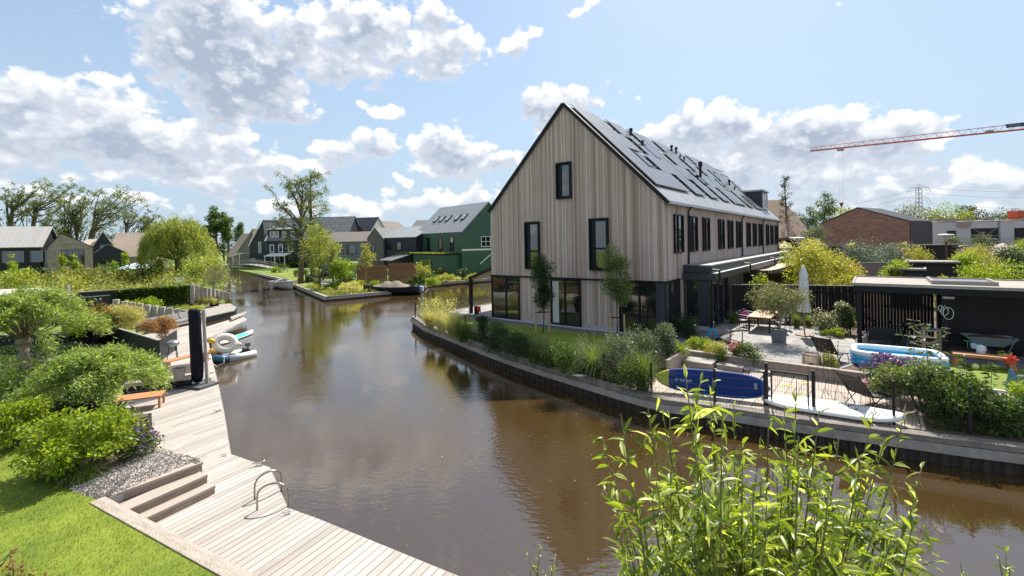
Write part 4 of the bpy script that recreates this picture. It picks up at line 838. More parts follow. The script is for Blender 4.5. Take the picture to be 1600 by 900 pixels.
# potted olive
OLIV = dict(bark=BARKG)
def potted(name, label, p, ph_, pr, h, cr, n, ls, leaf='olive', potm=None, group=None, th=None, **k):
    r = tree(name, label, (p[0], p[1], p[2] + ph_ - .02), h - ph_, cr, th or (h - ph_) * .33, leaf, n, ls, BARKG, cat_='potted tree', tr=.05, clumps=30, crad=.38, aspect=.32, droop=0, group=group, **k)
    mb = MB(off=(0, 0, ph_ - .02)); mb.lathe([(pr * .86, 0), (pr * 1.0, ph_), (pr * .93, ph_), (pr * .9, ph_ - .06)], 24); mb.build('pot', potm or mat('pot_grey', (.13, .14, .15), .7, .2, 4), r, smooth=False); return r
potted('potted_olive_tree', 'olive tree in a large grey cylinder pot beside the dining table', G(1217, 535, 0), .58, .31, 2.6, 1.2, 8000, .09)
# parasols
root = thing('garden_parasol', 'closed white garden parasol on a round wooden base', 'parasol', G(1257, 524, 0))
MB().lathe([(.38, 0), (.38, .05), (.05, .08)], 20).build('base', OWOOD if False else mat('brown_wood_base', (.2, .1, .06), .6), root)
MB().tube([(0, 0, .05), (0, 0, .75)], .03, 8).build('lower_pole', mat('pole_wood', (.3, .15, .08), .5), root); MB().tube([(0, 0, .75), (0, 0, 3.2)], .022, 8).build('pole', GREYM, root)
mb = MB(); prof = [(.24, 1.08), (.25, 1.12), (.17, 1.55), (.14, 1.75), (.17, 2.1), (.16, 2.5), (.14, 2.62), (.17, 2.7), (.09, 3.05), (.02, 3.25)]; n_ = 32; vs = []
for r_, z in prof:
    for j in range(n_): t_ = 2 * PI * j / n_; rr = r_ * (1 + .22 * math.sin(t_ * 8) * min(1, (3.2 - z) / .8)); vs.append((rr * math.cos(t_), rr * math.sin(t_), z))
mb.add(vs, [(i * n_ + j, i * n_ + (j + 1) % n_, (i + 1) * n_ + (j + 1) % n_, (i + 1) * n_ + j) for i in range(len(prof) - 1) for j in range(n_)] + [tuple(range((len(prof) - 1) * n_, len(prof) * n_))]); mb.build('canopy', mat('canopy_cloth', (.66, .65, .66), .85, .06, 2), root, smooth=True)
# fire pit
root = thing('fire_pit', 'brushed steel drum fire pit on the terrace edge', 'fire pit', G(1268, 575, 0))
MB().lathe([(.27, 0), (.285, .03), (.285, .44), (.27, .46), (.22, .46), (.2, .3)], 32).build('drum', STEEL, root, smooth=False); MB().lathe([(.26, .461), (.262, .49), (.22, .49), (.215, .4)], 32).build('rim', mat('rusty_rim', (.12, .07, .05), .7), root)
# folding lounge chairs
def lounge(label, p, rot, tilt=1.0):
    r = thing('lounge_chair', label, 'lounge chair', p, rot, 'folding lounge chairs')
    MB().slab([(-.3, -.05, .36), (.3, -.05, .36), (.3, .75, .3), (-.3, .75, .3)], .02).build('seat', mat('black_mesh', (.03, .03, .032), .7, .2, 8), r)
    MB().slab([(-.3, -.05, .36), (-.3, -.62, .98), (.3, -.62, .98), (.3, -.05, .36)], .02).build('backrest', bpy.data.materials['black_mesh'], r)
    for s_ in (-.32, .32):
        MB().tube([(s_, .8, .3), (s_, -.1, .38), (s_, -.68, 1.03)], .016, 6).build('side_rail', BLK, r); MB().tube([(s_, .6, .32), (s_, .72, 0)], .014, 6).build('leg', BLK, r)
        MB().tube([(s_, .25, .35), (s_, -.35, 0)], .014, 6).build('leg', BLK, r); MB().tube([(s_, -.35, .66), (s_, .1, 0)], .014, 6).build('leg', BLK, r)
    return r
lounge('black folding lounge chair on the terrace left of the pool', G(1296, 567, 0), -HA - .35)
lounge('black folding lounge chair on the small deck near the big bushes', G(1350, 636, -.2), -HA - .6)
root = thing('sun_lounger', 'black framed lounger with slanted wooden back in front of the extension door', 'sun lounger', G(1138, 534, 0), -HA + .9)
mb = MB()
for s_ in (-.3, .3): mb.tube([(s_, -.5, 0), (s_, -.5, .55), (s_, -.1, .62)], .022, 6); mb.tube([(s_, -.5, .04), (s_, .5, .04)], .02, 6)
mb.tube([(-.3, -.5, .05), (.3, -.5, .05)], .02, 6); mb.tube([(-.3, -.5, .55), (.3, -.5, .55)], .02, 6); mb.build('frame', BLK, root); MB().slab([(-.28, -.45, .6), (.28, -.45, .6), (.28, .85, .1), (-.28, .85, .1)], .03).build('slatted_rest', TIMBER, root)
root = thing('hose_reel', 'blue and red garden hose reel standing by the extension corner', 'hose reel', G(1114, 531, 0), -.4)
mb = MB(M=Matrix.Rotation(PI / 2, 4, 'X')); mb.lathe([(.22, -.09), (.24, -.07), (.13, -.06), (.13, .06), (.24, .07), (.22, .09)], 20, c=(0, .27, 0)); mb.build('drum', mat('reel_blue', (.02, .22, .42), .4), root); MB().box(-.05, .05, -.13, .13, .1, .3).build('hub', mat('reel_red', (.5, .04, .02), .4), root)
MB().tube([(-.2, .12, 0), (0, .12, .3), (.05, .12, .8), (.05, -.12, .8), (0, -.12, .3), (-.2, -.12, 0)], .014, 6).build('frame', GREYM, root)
# inflatable pool
def pool():
    r = hobj('inflatable_pool', 'light blue inflatable paddling pool with white top edge', 'paddling pool', 8.15, -.2, .1); Lx, Ly = 1.32, .85
    def ring(z, rad, inset_, m, name):
        mb = MB(); pts = []; n_ = 56; rc = .42
        for k in range(n_ + 1):
            t_ = 2 * PI * k / n_; c, s_ = math.cos(t_), math.sin(t_); e = .42
            pts.append(((Lx - inset_) * math.copysign(abs(c) ** e, c), (Ly - inset_) * math.copysign(abs(s_) ** e, s_), z))
        mb.tube(pts, rad, 12, cap=False); return mb.build(name, m, r, smooth=True)
    PB = mat('pool_blue', (.03, .36, .72), .3, .08, 3, coat=.3); PW = mat('pool_white', (.75, .78, .8), .3, .04, 3, coat=.3)
    ring(.11, .115, .12, PB, 'lower_tube'); ring(.27, .11, .12, PB, 'middle_tube'); ring(.42, .105, .13, PW, 'top_tube')
    def lay(z0, z1, k, m, nm):
        mb = MB(); n_ = 48; P = [((Lx - k) * math.copysign(abs(math.cos(a)) ** .42, math.cos(a)), (Ly - k) * math.copysign(abs(math.sin(a)) ** .42, math.sin(a))) for a in [2 * PI * i / n_ for i in range(n_)]]; mb.prism(P, z0, z1); return mb.build(nm, m, r)
    lay(.02, .30, .2, mat('pool_water', (.03, .42, .68), .05, .1, 2), 'water'); return r
pool()
# play table
TAN = mat('tan_plastic', (.42, .19, .08), .5, .1, 3); REDP = mat('red_plastic', (.7, .05, .03), .4, .1, 3)
root = thing('play_table', 'tan plastic water play table with a red paddle wheel on the lawn edge', 'play table', G(1535, 575, 0), -HA + .05)
MB().box(-.75, .75, -.22, .22, .34, .46).build('tray', TAN, root, bevel=.04)
for s_ in (-1, 1):
    for q in (-1, 1): MB().slab([(s_ * .68 - .07, q * .18 - .05, .36), (s_ * .68 + .07, q * .18 - .05, .36), (s_ * .68 + .07, q * .18 + .05, .36), (s_ * .68 - .07, q * .18 + .05, .36)], -.001).bar((s_ * .62, q * .16, .36), (s_ * .72, q * .2, 0), .12, .12).build('leg', TAN, root)
mb = MB(M=Matrix.Translation((.62, -.25, .42)) @ Matrix.Rotation(PI / 2, 4, 'X'))
mb.lathe([(.06, -.03), (.06, .03)], 12)
for k in range(8): a = k * PI / 4; mb.box(-.001, .001, 0, .0, 0, 0); mb.bar((0, 0, 0), (.17 * math.cos(a), .17 * math.sin(a), 0), .05, .07, up=(0, 0, 1))
mb.build('paddle_wheel', REDP, root)
def small(name, label, cat_, p, parts, rot=0):
    r = thing(name, label, cat_, p, rot)
    for nm, mb, m in parts: mb.build(nm, m, r, smooth=False)
    return r
q = G(1533, 572, 0); WB = mat('milky_plastic', (.55, .68, .74), .4, .08, 3)
small('plastic_jug', 'pale blue white plastic jug standing on the play table', 'jug', (q[0], q[1], .46), [('body', MB().lathe([(.11, 0), (.12, .1), (.1, .22), (.05, .26)], 14), WB), ('handle', MB().tube([(.11, 0, .05), (.19, 0, .1), (.18, 0, .19), (.1, 0, .21)], .014, 6), WB)])
q = G(1522, 563, 0); small('toy_bucket', 'pale toy bucket left of the plastic jug on the play table', 'bucket', (q[0] - .1, q[1] - .1, .46), [('body', MB().lathe([(.07, 0), (.1, .16), (.09, .16), (.08, .1)], 14), WB), ('handle', MB().tube([(-.09, 0, .16), (0, 0, .22), (.09, 0, .16)], .008, 5), GREYM)])
q = G(1512, 560, 0); small('toy_windmill', 'small green toy windmill at the left end of the play table', 'toy', (q[0], q[1], .4), [('stick', MB().tube([(0, 0, 0), (0, 0, .25)], .012, 6), mat('toy_green', (.05, .35, .15), .5)), ('vane', MB().bar((-.12, 0, .25), (.12, 0, .22), .06, .02), bpy.data.materials['toy_green'])])
small('play_ball', 'pale yellow ball lying on the lawn in front of the play table', 'ball', (*G(1524, 577, 0)[:2], .09), [('shell', MB().ball((0, 0, 0), .1, 16, 10), mat('ball_yellow', (.6, .6, .25), .5)), ('valve', MB().tube([(0, 0, .095), (0, 0, .105)], .012, 8), WHITE)])
root = thing('toy_slide', 'small blue and white plastic toy slide at the right picture edge', 'toy slide', G(1598, 612, 0), -.4)
TB = mat('toy_blue_grey', (.07, .2, .3), .5)
for s_ in (-.18, .18): MB().slab([(s_ - .02, -.3, 0), (s_ - .02, .3, 0), (s_ - .02, .1, .6), (s_ - .02, -.05, .62)], .04).build('side_panel', TB, root)
MB().slab([(-.15, -.1, .5), (.15, -.1, .5), (.15, .7, .05), (-.15, .7, .05)], .03).build('chute', WHITE, root)
# ---- shed (open pavilion)
SH = hobj('garden_pavilion', 'black open fronted garden shed with flat roof behind the pool', 'shed', 7.0, 2.55)
SX, SY, SZ = 6.6, 3.9, 2.6
FELT = mat('roof_felt', (.33, .29, .26), .9, .15, 1.2, bump=.2, bscale=30)
MB().box(-.1, SX, -.1, SY, SZ - .34, SZ - .06).build('fascia', BLK, SH); MB().box(-.06, SX, -.06, SY, SZ - .06, SZ - .03).build('roof_deck', FELT, SH)
mb = MB(); mb.box(-.14, SX, -.14, -.07, SZ - .1, SZ + .01); mb.box(-.14, -.07, -.07, SY, SZ - .1, SZ + .01); mb.box(-.07, SX, SY - .03, SY + .06, SZ - .1, SZ + .02); mb.build('roof_edge', TIMG, SH)
for x in (.0, 2.55, 4.95, 6.4): MB().box(x, x + .16, 0, .16, 0, SZ - .34).build('post', BLK, SH)
mb = MB(); n_ = 22
for k in range(n_): mb.box(.1 + k * .115, .1 + k * .115 + .108, 3.7, 3.73, .02, 2.3)
mb.build('slatted_back', BLK, SH); MB().box(2.7, SX, 2.0, 2.06, 0, SZ - .35).box(2.7, 2.76, 2.0, 3.8, 0, SZ - .35).build('board_wall', BLKW, SH)
MB().box(-.02, .02, 2.2, SY - .1, 0, SZ - .35).build('side_wall', BLKW, SH)
mb = MB(); mb.box(2.35, 4.2, .9, .98, SZ - .03, SZ + .12); mb.box(2.35, 4.2, 3.0, 3.08, SZ - .03, SZ + .1); mb.box(2.35, 2.43, .98, 3.0, SZ - .03, SZ + .12); mb.box(4.12, 4.2, .98, 3.0, SZ - .03, SZ + .12); f = mb.build('skylight_kerb', TIMG, SH); MB().box(2.43, 4.12, .98, 3.0, SZ + .02, SZ + .06).build('skylight_pane', mat('skylight', (.16, .16, .17), .25), f)
for k, (x, z) in enumerate([(2.58, 2.05)]):
    MB().box(x, x + .3, -.3, -.0, 2.14, 2.2).build('bracket', TIMG, SH)
root = hobj('garden_hose', 'pale hose coiled over a hook on the middle post of the pavilion', 'hose', 7.0 + 2.62, 2.42, 0, 1.75)
mb = MB()
for k in range(3): rr = .07 + .035 * k; mb.tube([(rr * math.cos(a) - .1 + .1 * k, -.02 - .03 * k, rr * 1.6 * math.sin(a) - .08 * k) for a in np.linspace(0, 2 * PI, 20)], .012, 6)
mb.build('coil', mat('hose_pale', (.5, .52, .48), .5), root); MB().tube([(0, .1, .1), (0, -.12, .1), (0, -.12, .16)], .012, 6).build('hook', GREYM, root)
# things under the shed
root = hobj('kettle_barbecue', 'black kettle barbecue on a trolley under the pavilion', 'barbecue', 8.75, 3.6, 0)
MB().ball((0, 0, .85), .3, 20, 10, (1, 1, .7)).build('bowl', BLK, root, smooth=True)
for a in (0, 2.1, 4.2): MB().tube([(.15 * math.cos(a), .15 * math.sin(a), .7), (.32 * math.cos(a), .32 * math.sin(a), 0)], .014, 6).build('leg', GREYM, root)
MB().tube([(-.32, -.1, .86), (-.5, -.05, .86), (-.5, .1, .86)], .012, 6).build('handle', GREYM, root); MB().tube([(-.28, 0, 1.0), (0, 0, 1.1), (.28, 0, 1.0)], .01, 6).build('lid_rail', STEEL, root)
root = hobj('side_stand', 'light wooden stand with a grey top beside the kettle barbecue', 'side table', 9.3, 2.95, 0)
for sx_ in (-.24, .24):
    for sy_ in (-.22, .22): MB().box(sx_ - .035, sx_ + .035, sy_ - .035, sy_ + .035, 0, .82).build('leg', LWOOD, root)
MB().box(-.3, .3, -.28, .28, .82, .87).build('top', TIMG, root); MB().box(-.24, .24, -.2, .2, .3, .34).build('shelf', LWOOD, root)
small('bottle', 'blue green bottle standing on the wooden stand', 'bottle', hw(9.25, 3.0, .87), [('glass', MB().lathe([(.04, 0), (.04, .18), (.015, .24), (.015, .3)], 12), mat('bottle_glass', (.05, .25, .28), .1)), ('cap', MB().lathe([(.017, .3), (.017, .33)], 8), BLK)])
def bike(label, p, rot, m, s=1.0):
    r = thing('bicycle', label, 'bicycle', p, rot, 'bicycles under the pavilion'); r.scale = (s, s, s)
    for x in (-.5, .5):
        mb = MB(); mb.tube([(x + .32 * math.cos(a), 0, .33 + .32 * math.sin(a)) for a in np.linspace(0, 2 * PI, 25)], .02, 6, cap=False); w_ = mb.build('wheel', BLK, r); mb = MB()
        for k in range(8): a = k * PI / 4; mb.tube([(x, 0, .33), (x + .31 * math.cos(a), 0, .33 + .31 * math.sin(a))], .003, 4)
        mb.build('spokes', GREYM, w_)
    mb = MB(); mb.tube([(-.5, 0, .33), (-.12, 0, .3), (.33, 0, .72), (-.22, 0, .75), (-.12, 0, .3)], .018, 6); mb.tube([(-.5, 0, .33), (-.22, 0, .72)], .014, 6); mb.tube([(.5, 0, .33), (.33, 0, .9)], .018, 6); mb.build('frame', m, r)
    MB().tube([(.3, -.28, .98), (.36, -.1, .95), (.33, 0, .92), (.36, .1, .95), (.3, .28, .98)], .012, 6).build('handlebar', GREYM, r); MB().ball((-.24, 0, .85), .12, 10, 6, (1.1, .6, .35)).build('saddle', BLK, r); return r
bike('black adult bicycle with pale handlebar leaning at the left of the pavilion', hw(7.75, 4.3), -HA + .3, BLK)
bike('small green child bicycle in front of the pavilion slats', hw(8.15, 3.5), -HA + .2, mat('bike_green', (.03, .4, .12), .4), .75)
root = hobj('garden_bench', 'low dark metal garden armchair at the left post of the pavilion', 'armchair', 7.75, 2.75, PI + .1)
MB().box(-.4, .4, -.3, .3, .33, .38).build('seat', CHB, root); MB().slab([(-.4, .3, .38), (.4, .3, .38), (.4, .42, .85), (-.4, .42, .85)], .03).build('backrest', CHB, root)
for sx_ in (-.4, .4): MB().tube([(sx_, -.28, 0), (sx_, -.28, .58), (sx_, .38, .58), (sx_, .34, 0)], .018, 6).build('side_frame', BLK, root)
small('toy_crate', 'wicker crate of white and orange toys beside the dark armchair', 'crate', hw(7.35, 3.1), [('crate', MB().box(-.2, .2, -.2, .2, 0, .3), TIMBER), ('toy', MB().ball((0, .05, .35), .12, 10, 6), WHITE), ('toy', MB().ball((.1, -.1, .34), .09, 10, 6), mat('orange_plastic', (.6, .2, .08), .5))])
root = hobj('wheelbarrow', 'grey wheelbarrow full of soil against the black pavilion wall', 'wheelbarrow', 10.9, 3.5, .1)
MB().add([(-.35, -.25, .35), (.35, -.25, .35), (.35, .25, .35), (-.35, .25, .35), (-.7, -.38, .68), (.75, -.38, .68), (.75, .38, .68), (-.7, .38, .68)], [(0, 3, 2, 1), (0, 1, 5, 4), (1, 2, 6, 5), (2, 3, 7, 6), (3, 0, 4, 7)]).build('tray', mat('barrow_grey', (.2, .24, .25), .45), root)
MB().ball((0, 0, .62), .6, 14, 6, (1, .55, .18)).build('soil_load', SOIL, root)
for s_ in (-.25, .25): MB().tube([(-1.2, s_ * 1.2, .75), (-.3, s_, .36), (.75, s_ * .4, .2)], .018, 6).build('handle', BLK, root); MB().tube([(-.2, s_, .35), (-.3, s_, 0)], .015, 6).build('leg', BLK, root); MB().tube([(-1.3, s_ * 1.22, .77), (-1.1, s_ * 1.2, .73)], .026, 6).build('grip', REDP, root)
mb = MB(M=Matrix.Translation((.75, 0, .2)) @ Matrix.Rotation(PI / 2, 4, 'X')); mb.lathe([(.1, -.05), (.2, -.04), (.2, .04), (.1, .05)], 18); mb.build('wheel', BLK, root)
small('watering_can', 'yellow green watering can on the paving right of the play table', 'watering can', G(1568, 563, 0), [('body', MB().lathe([(.13, 0), (.14, .2), (.1, .24)], 14), mat('can_green', (.35, .45, .05), .4)), ('spout', MB().tube([(.1, 0, .05), (.3, 0, .28)], .02, 6), bpy.data.materials['can_green']), ('handle', MB().tube([(-.12, 0, .1), (-.2, 0, .3), (0, 0, .33), (.08, 0, .22)], .012, 6), bpy.data.materials['can_green'])])
small('toy_drum', 'dark red toy wheel drum behind the plastic jug', 'toy', hw(10.6, 2.3), [('tyre', MB(M=Matrix.Rotation(PI / 2, 4, 'X')).lathe([(.12, -.06), (.19, -.05), (.19, .05), (.12, .06)], 18, c=(0, .2, 0)), mat('dark_red', (.22, .04, .03), .5)), ('hub', MB(M=Matrix.Rotation(PI / 2, 4, 'X')).lathe([(.05, -.08), (.05, .08)], 10, c=(0, .2, 0)), BLK)])
small('broom', 'grey handled broom leaning beside the wheelbarrow', 'broom', hw(11.45, 2.9), [('handle', MB().tube([(-.3, 0, .05), (.35, .2, .75)], .018, 6), GREYM), ('head', MB().box(-.42, -.2, -.06, .06, 0, .1), REDP)])
small('glass_lantern', 'pink tinted glass lantern standing on the deck near the lounge chair', 'lantern', G(1352, 614, -.2), [('glass', MB().lathe([(.13, 0), (.15, .05), (.15, .28), (.12, .33)], 8), mat('pink_glass', (.55, .25, .3), .2)), ('cap', MB().lathe([(.12, .33), (.14, .35), (.03, .42)], 10), mat('pink_rim', (.5, .2, .25), .5)), ('handle', MB().tube([(-.06, 0, .4), (0, 0, .5), (.06, 0, .4)], .008, 5), GREYM)])
# ---- black garden fence behind the terrace
fa, fb = (1.3, 6.9), (6.95, 9.0); fr_ = dirrot(fa, fb); fl_ = math.dist(fa, fb)
root = hobj('board_fence', 'tall black vertical board fence behind the dining table and parasol', 'fence', *fa, fr_)
mb = MB(); k = 0; x = 0
while x < fl_: mb.box(x, x + .135, -.012 - .02 * (k % 2), .012 - .02 * (k % 2), .05, 1.9); x += .15; k += 1
mb.build('boards', BLK, root); MB().box(0, fl_, -.05, .05, 1.9, 1.94).build('cap_rail', TIMG, root); MB().box(0, fl_, .015, .06, .4, .48).box(0, fl_, .015, .06, 1.5, 1.58).build('rails', BLK, root)
# bed at the foot of the fence
for a in [('round grass tuft at the left end of the bed by the black fence', 1145, 506, 26, 24, 1), ('lime grass tuft left of the parasol pole at the fence', 1245, 512, 20, 26, 1), ('lime grass tuft right of the parasol pole at the fence', 1264, 511, 22, 24, 1), ('grass tuft between the parasol and the pale shrub', 1284, 515, 24, 22, 1), ('small grass tuft behind the parasol base', 1230, 506, 20, 18, 1)]:
    p = G(a[1], a[2], 0); tuft('grass_tuft', a[0], p, a[4] * p[1] / F, a[3] * p[1] / F * .5, 420, 'grassg', .022, group='grass tufts at the foot of the black fence')
bush('pale flowering shrub at the black fence', 1293, 520, 40, 30, 'grey', z=0, flowers=('white', 300, .06)); bush('upright leafy shrub with white flower heads left of the pavilion', 1316, 520, 26, 56, 'grey', z=0, flowers=('white', 260, .06)); bush('second upright leafy shrub touching the pavilion post', 1330, 522, 24, 42, 'mid', z=0)
bush('low clipped bright green edging strip by the terrace', 1308, 526, 50, 12, 'lime', z=0, ls=.05, dens=5)
bush('broad leaved young shrub peeping over the fence below the sail', 1188, 445, 34, 14, 'lime', Y=27, z=1.0, ls=.16)
# red thing, chair, bench on the veranda
root = hobj('garden_armchair', 'white moulded armchair on the veranda beside the gable window', 'armchair', -12.0, 3.2, .6)
MB().add([(-.35, -.3, .4), (.35, -.3, .4), (.35, .3, .36), (-.35, .3, .36), (-.38, .42, .85), (.38, .42, .85), (-.42, -.28, .6), (.42, -.28, .6), (-.42, .3, .62), (.42, .3, .62)], [(0, 1, 2, 3), (3, 2, 5, 4), (0, 3, 8, 6), (1, 7, 9, 2), (3, 4, 8), (2, 9, 5)]).build('shell', WHITE, root)
for sx_ in (-.28, .28):
    for sy_ in (-.22, .22): MB().tube([(sx_, sy_, .4), (sx_ * 1.2, sy_ * 1.2, 0)], .015, 6).build('leg', WHITE, root)
root = hobj('bin', 'small dark bin with a red cloth beside the veranda post', 'bin', -12.2, .35); MB().lathe([(.14, 0), (.16, .5), (.14, .5)], 14).build('drum', BLK, root); MB().slab([(.16, -.1, .5), (.2, .15, .5), (.26, .1, .12), (.2, -.12, .2)], .02).build('cloth', REDP, root)
# ================================================================ island and the houses behind it
GREENW = boards('green_boards', [(.028, .092, .056), (.036, .108, .066), (.032, .10, .06)], .16, 'W', gap=.05, gapcol=(.01, .04, .02), var=.5, rough=.55)
ROOFG = boards('standing_seam_grey', [(.27, .28, .285), (.31, .315, .32), (.29, .295, .30)], .5, 'X', gap=.08, gapcol=(.14, .145, .15), rough=.4, var=.3, bump=.8)
BLUEW = mat('blue_grey_render', (.15, .17, .20), .75, .1, 2)
NVW = boards('navy_boards', [(.012, .018, .030), (.018, .024, .038), (.015, .021, .034)], .18, 'W', gap=.06, gapcol=(.004, .005, .008), var=.5)
TILE = mat('brown_roof_tile', (.22, .15, .11), .85, .15, 2, bump=.3, bscale=20, col2=(.33, .25, .19))
TILED = mat('grey_brown_roof', (.12, .10, .088), .85, .15, 2, bump=.3, bscale=20, col2=(.2, .17, .15))
TILEL = mat('pale_sand_roof_tile', (.42, .33, .26), .85, .12, 2, bump=.3, bscale=20, col2=(.52, .43, .35))
TILEG = bricks('grey_roof_tile', (.17, .175, .18), (.23, .235, .24), (.08, .08, .085), .6, .35, 'G', .03)
PVR = mat('dark_solar_strip', (.018, .02, .03), .25, .1, 1)
def P2(px, Y): q = D(px, 380, Y); return (q[0], q[1])
# green house: long facade from (649,82m) to (721.6,71m), ridge parallel to it
a, b2 = P2(649.4, 82), P2(721.8, 71)
wins = [('f', x, 3.05, 1.0, 2.5, {}) for x in (1.2, 4.0, 7.8, 11.2)] + [('r', 3.7, 3.9, 1.9, 1.7, dict(frame=WHITE, mull=(.5,), trans=(.5,), fw=.09))]
gr = gh('green_house', 'dark green boarded house with grey metal roof and skylights across the side canal', a, b2, 10.6, 6.25, 11.1, -.4, GREENW, ROOFG, 'x', .1, wins)
W0_ = math.dist(a, b2); s_ = (11.1 - 6.25) / 5.3
for x in (3.0, 4.9, 6.9, 9.7, 11.6):
    y = 2.6; M4 = Matrix(((1, 0, 0, x), (0, 1, -s_ * .73, y), (0, s_, .73, 6.25 + y * s_ + .2), (0, 0, 0, 1)))
    f = MB(M=M4).box(-.42, .42, -.55, .55, -.05, .10).build('roof_window', BLK, gr); MB(M=M4).box(-.3, .3, -.42, .42, .08, .13).build('pane', WHITE if False else mat('bright_pane', (.45, .48, .5), .05, spec=1), f)
MB(M=Matrix()).box(W0_ + .02, W0_ + .06, -.05, 11, 3.35, 3.6).build('white_beam', WHITE, gr)
ext = MB(M=Matrix()); ext.box(5.0, W0_ - .6, -3.2, -.02, -.4, 2.8); ext.build('extension', GREENW, gr)
MB(M=Matrix()).box(-3.2, W0_ - .3, -3.5, -.02, 2.82, 3.0).build('extension_roof', BLK, gr)
window(gr, (7.2, -3.2), (1, 0), (0, -1), 3.6, 2.1, 0.1, mull=(.33, .66))
rng = RNG(); n = 1500; Pp = np.stack([rng.uniform(-3.1, W0_ - .4, n), rng.uniform(-3.4, -.1, n), np.full(n, 3.02)], 1); V, Fq = leafgeo(Pp, .22, .4, -.6, rng); npmesh('sedum', V, Fq, LF['yellow'], gr)
Ld = MB(M=Matrix()); Ld.slab([(-1.2, -6.5, 1.9), (3.6, -6.5, 1.9), (4.4, -3.2, 2.9), (-.4, -3.2, 2.9)], .08); Ld.build('awning', ROOFM, gr)
mb = MB(M=Matrix())
for x in (-1.1, 1.2, 3.5): mb.bar((x, -6.4, -.3), (x, -6.4, 1.9), .08, .08)
mb.build('awning_post', BLK, gr)
MB(M=Matrix()).bar((W0_ + .3, 6.5, 3.4), (W0_ + .3, 3.2, 1.2), .12, .12).build('brace', WHITE, gr)
# dark house with metal roof
a, b2 = P2(598, 84), P2(650, 79)
gh('dark_house', 'dark blue boarded house with pale ribbed metal roof left of the green house', a, b2, 9, 5.7, 7.7, -.4, NVW, ROOFG, 'x', .15, [('f', 1.0, 3.5, 1.2, 1.4, {}), ('f', 3.8, 3.5, 1.2, 1.4, {}), ('l', 4, 3.2, 1, 1.6, {})])
a, b2 = P2(574, 84.5), P2(599, 83.2)
gh('grey_gable_house', 'grey gabled house end adjoining the dark metal roofed house', a, b2, 8, 5.6, 7.6, -.4, mat('grey_render', (.12, .115, .115), .8), TILEG, 'y', .1, [('f', 1.0, 3.0, .7, 1.5, {})])
a, b2 = P2(500, 93), P2(578, 90)
gh('flat_roofed_house', 'blue grey house with low brown roof and dark windows behind the twin trees', a, b2, 9, 5.2, 7.2, -.4, BLUEW, TILED, 'x', .2, [('f', 1.2, 2.8, 2.2, 1.8, {}), ('f', 6.2, 2.8, 2.2, 1.8, {}), ('f', 7.6 - 3.4, 2.8, 1.2, 1.8, {})])
a, b2 = P2(572, 118), P2(612, 116)
gh('distant_brown_house', 'brown roofed house peeping over the dark house', a, b2, 10, 7.2, 10.6, -.4, mat('brown_render', (.2, .15, .12), .8), TILED, 'y', .3, [('f', 2, 6, .8, .8, {})])
a, b2 = P2(640, 100), P2(668, 99)
gh('distant_grey_house', 'far grey roofed house just left of the green roof', a, b2, 8, 7.3, 9.8, -.4, BLUEW, TILEG, 'x', .2, [('f', 1, 4.5, 1, 1.2, {})])
# long house with dormer band
a, b2 = P2(417, 108), P2(540, 106)
lh = gh('black_dormer_house', 'long black house with grey tiled roof and white framed dormer windows', a, b2, 10, 6.0, 11.4, -.4, NVW, TILEG, 'x', .2,
   [('f', .7, 3.2, 1.1, 1.8, dict(frame=WHITE, fw=.14)), ('f', 2.9, 3.2, 1.1, 1.8, dict(frame=WHITE, fw=.14)), ('f', 5.4, 3.2, 1.1, 1.8, dict(frame=WHITE, fw=.14)), ('f', 1.0, .2, 2.2, 2.2, dict(frame=WHITE, mull=(.5,)))])
MB(M=Matrix()).box(-.05, 8.2, .5, 4, 6.3, 8.6).build('dormer', NVW, lh); MB(M=Matrix()).slab([(-.3, .1, 8.6), (8.4, .1, 8.6), (8.4, 4.6, 9.4), (-.3, 4.6, 9.4)], .14).build('dormer_roof', TILEG, lh)
for x in (.5, 1.7, 3.6, 5.8): window(lh, (x, .5), (1, 0), (0, -1), 1.0, 1.4, 6.7, frame=WHITE, fw=.14)
MB(M=Matrix()).slab([(-.5, -.3, 6.0), (-.05, -.3, 6.0), (-.05, 5, 11.7), (-.5, 5, 11.7)], .25).build('white_verge', WHITE, lh)
MB(M=Matrix()).slab([(1.2, -3, 2.4), (6.2, -3, 2.4), (6.2, -.05, 3.0), (1.2, -.05, 3.0)], .12).build('veranda_roof', WHITE, lh)
for x in (1.3, 3.7, 6.1): MB(M=Matrix()).box(x, x + .14, -2.95, -2.8, -.4, 2.35).build('veranda_post', WHITE, lh)
a, b2 = P2(545, 112), P2(576, 110)
gh('solar_roof_house', 'white walled house with a dark solar roof behind the tall trees', P2(520, 113), P2(577, 110), 8, 7.2, 11.3, -.4, mat('pale_render', (.5, .5, .52), .8), PVR, 'x', .1, [('f', 4.5, 5.0, 1.2, 1.3, {})])
a, b2 = P2(390, 112), P2(417, 108.5)
bh = gh('black_gable_house', 'black gabled house with white verge and tall slit windows at the canal end', a, b2, 12, 4.6, 10.8, -.4, NVW, TILEG, 'y', .2, [('f', 4.4, 3.0, .35, 2.8, dict(frame=WHITE, fw=.1)), ('f', 3.7, 3.0, .35, 2.8, dict(frame=WHITE, fw=.1)), ('f', .4, .9, 1.9, .9, dict(frame=WHITE, mull=(.33, .66)))], rx=.85)
MB(M=Matrix()).bar((-.2, -.15, 4.7), (5.0, -.15, 10.9), .12, .22).build('white_verge', WHITE, bh)
MB(M=Matrix()).slab([(-4.5, -2.5, 2.3), (-.1, -2.5, 3.1), (-.1, 0, 3.1), (-4.5, 0, 2.3)], .15).build('porch_roof', WHITE, bh); MB(M=Matrix()).box(-3.2, -3.0, -2.4, -2.2, -.4, 2.4).box(-.4, -.2, -2.4, -2.2, -.4, 2.9).build('porch_post', WHITE, bh)
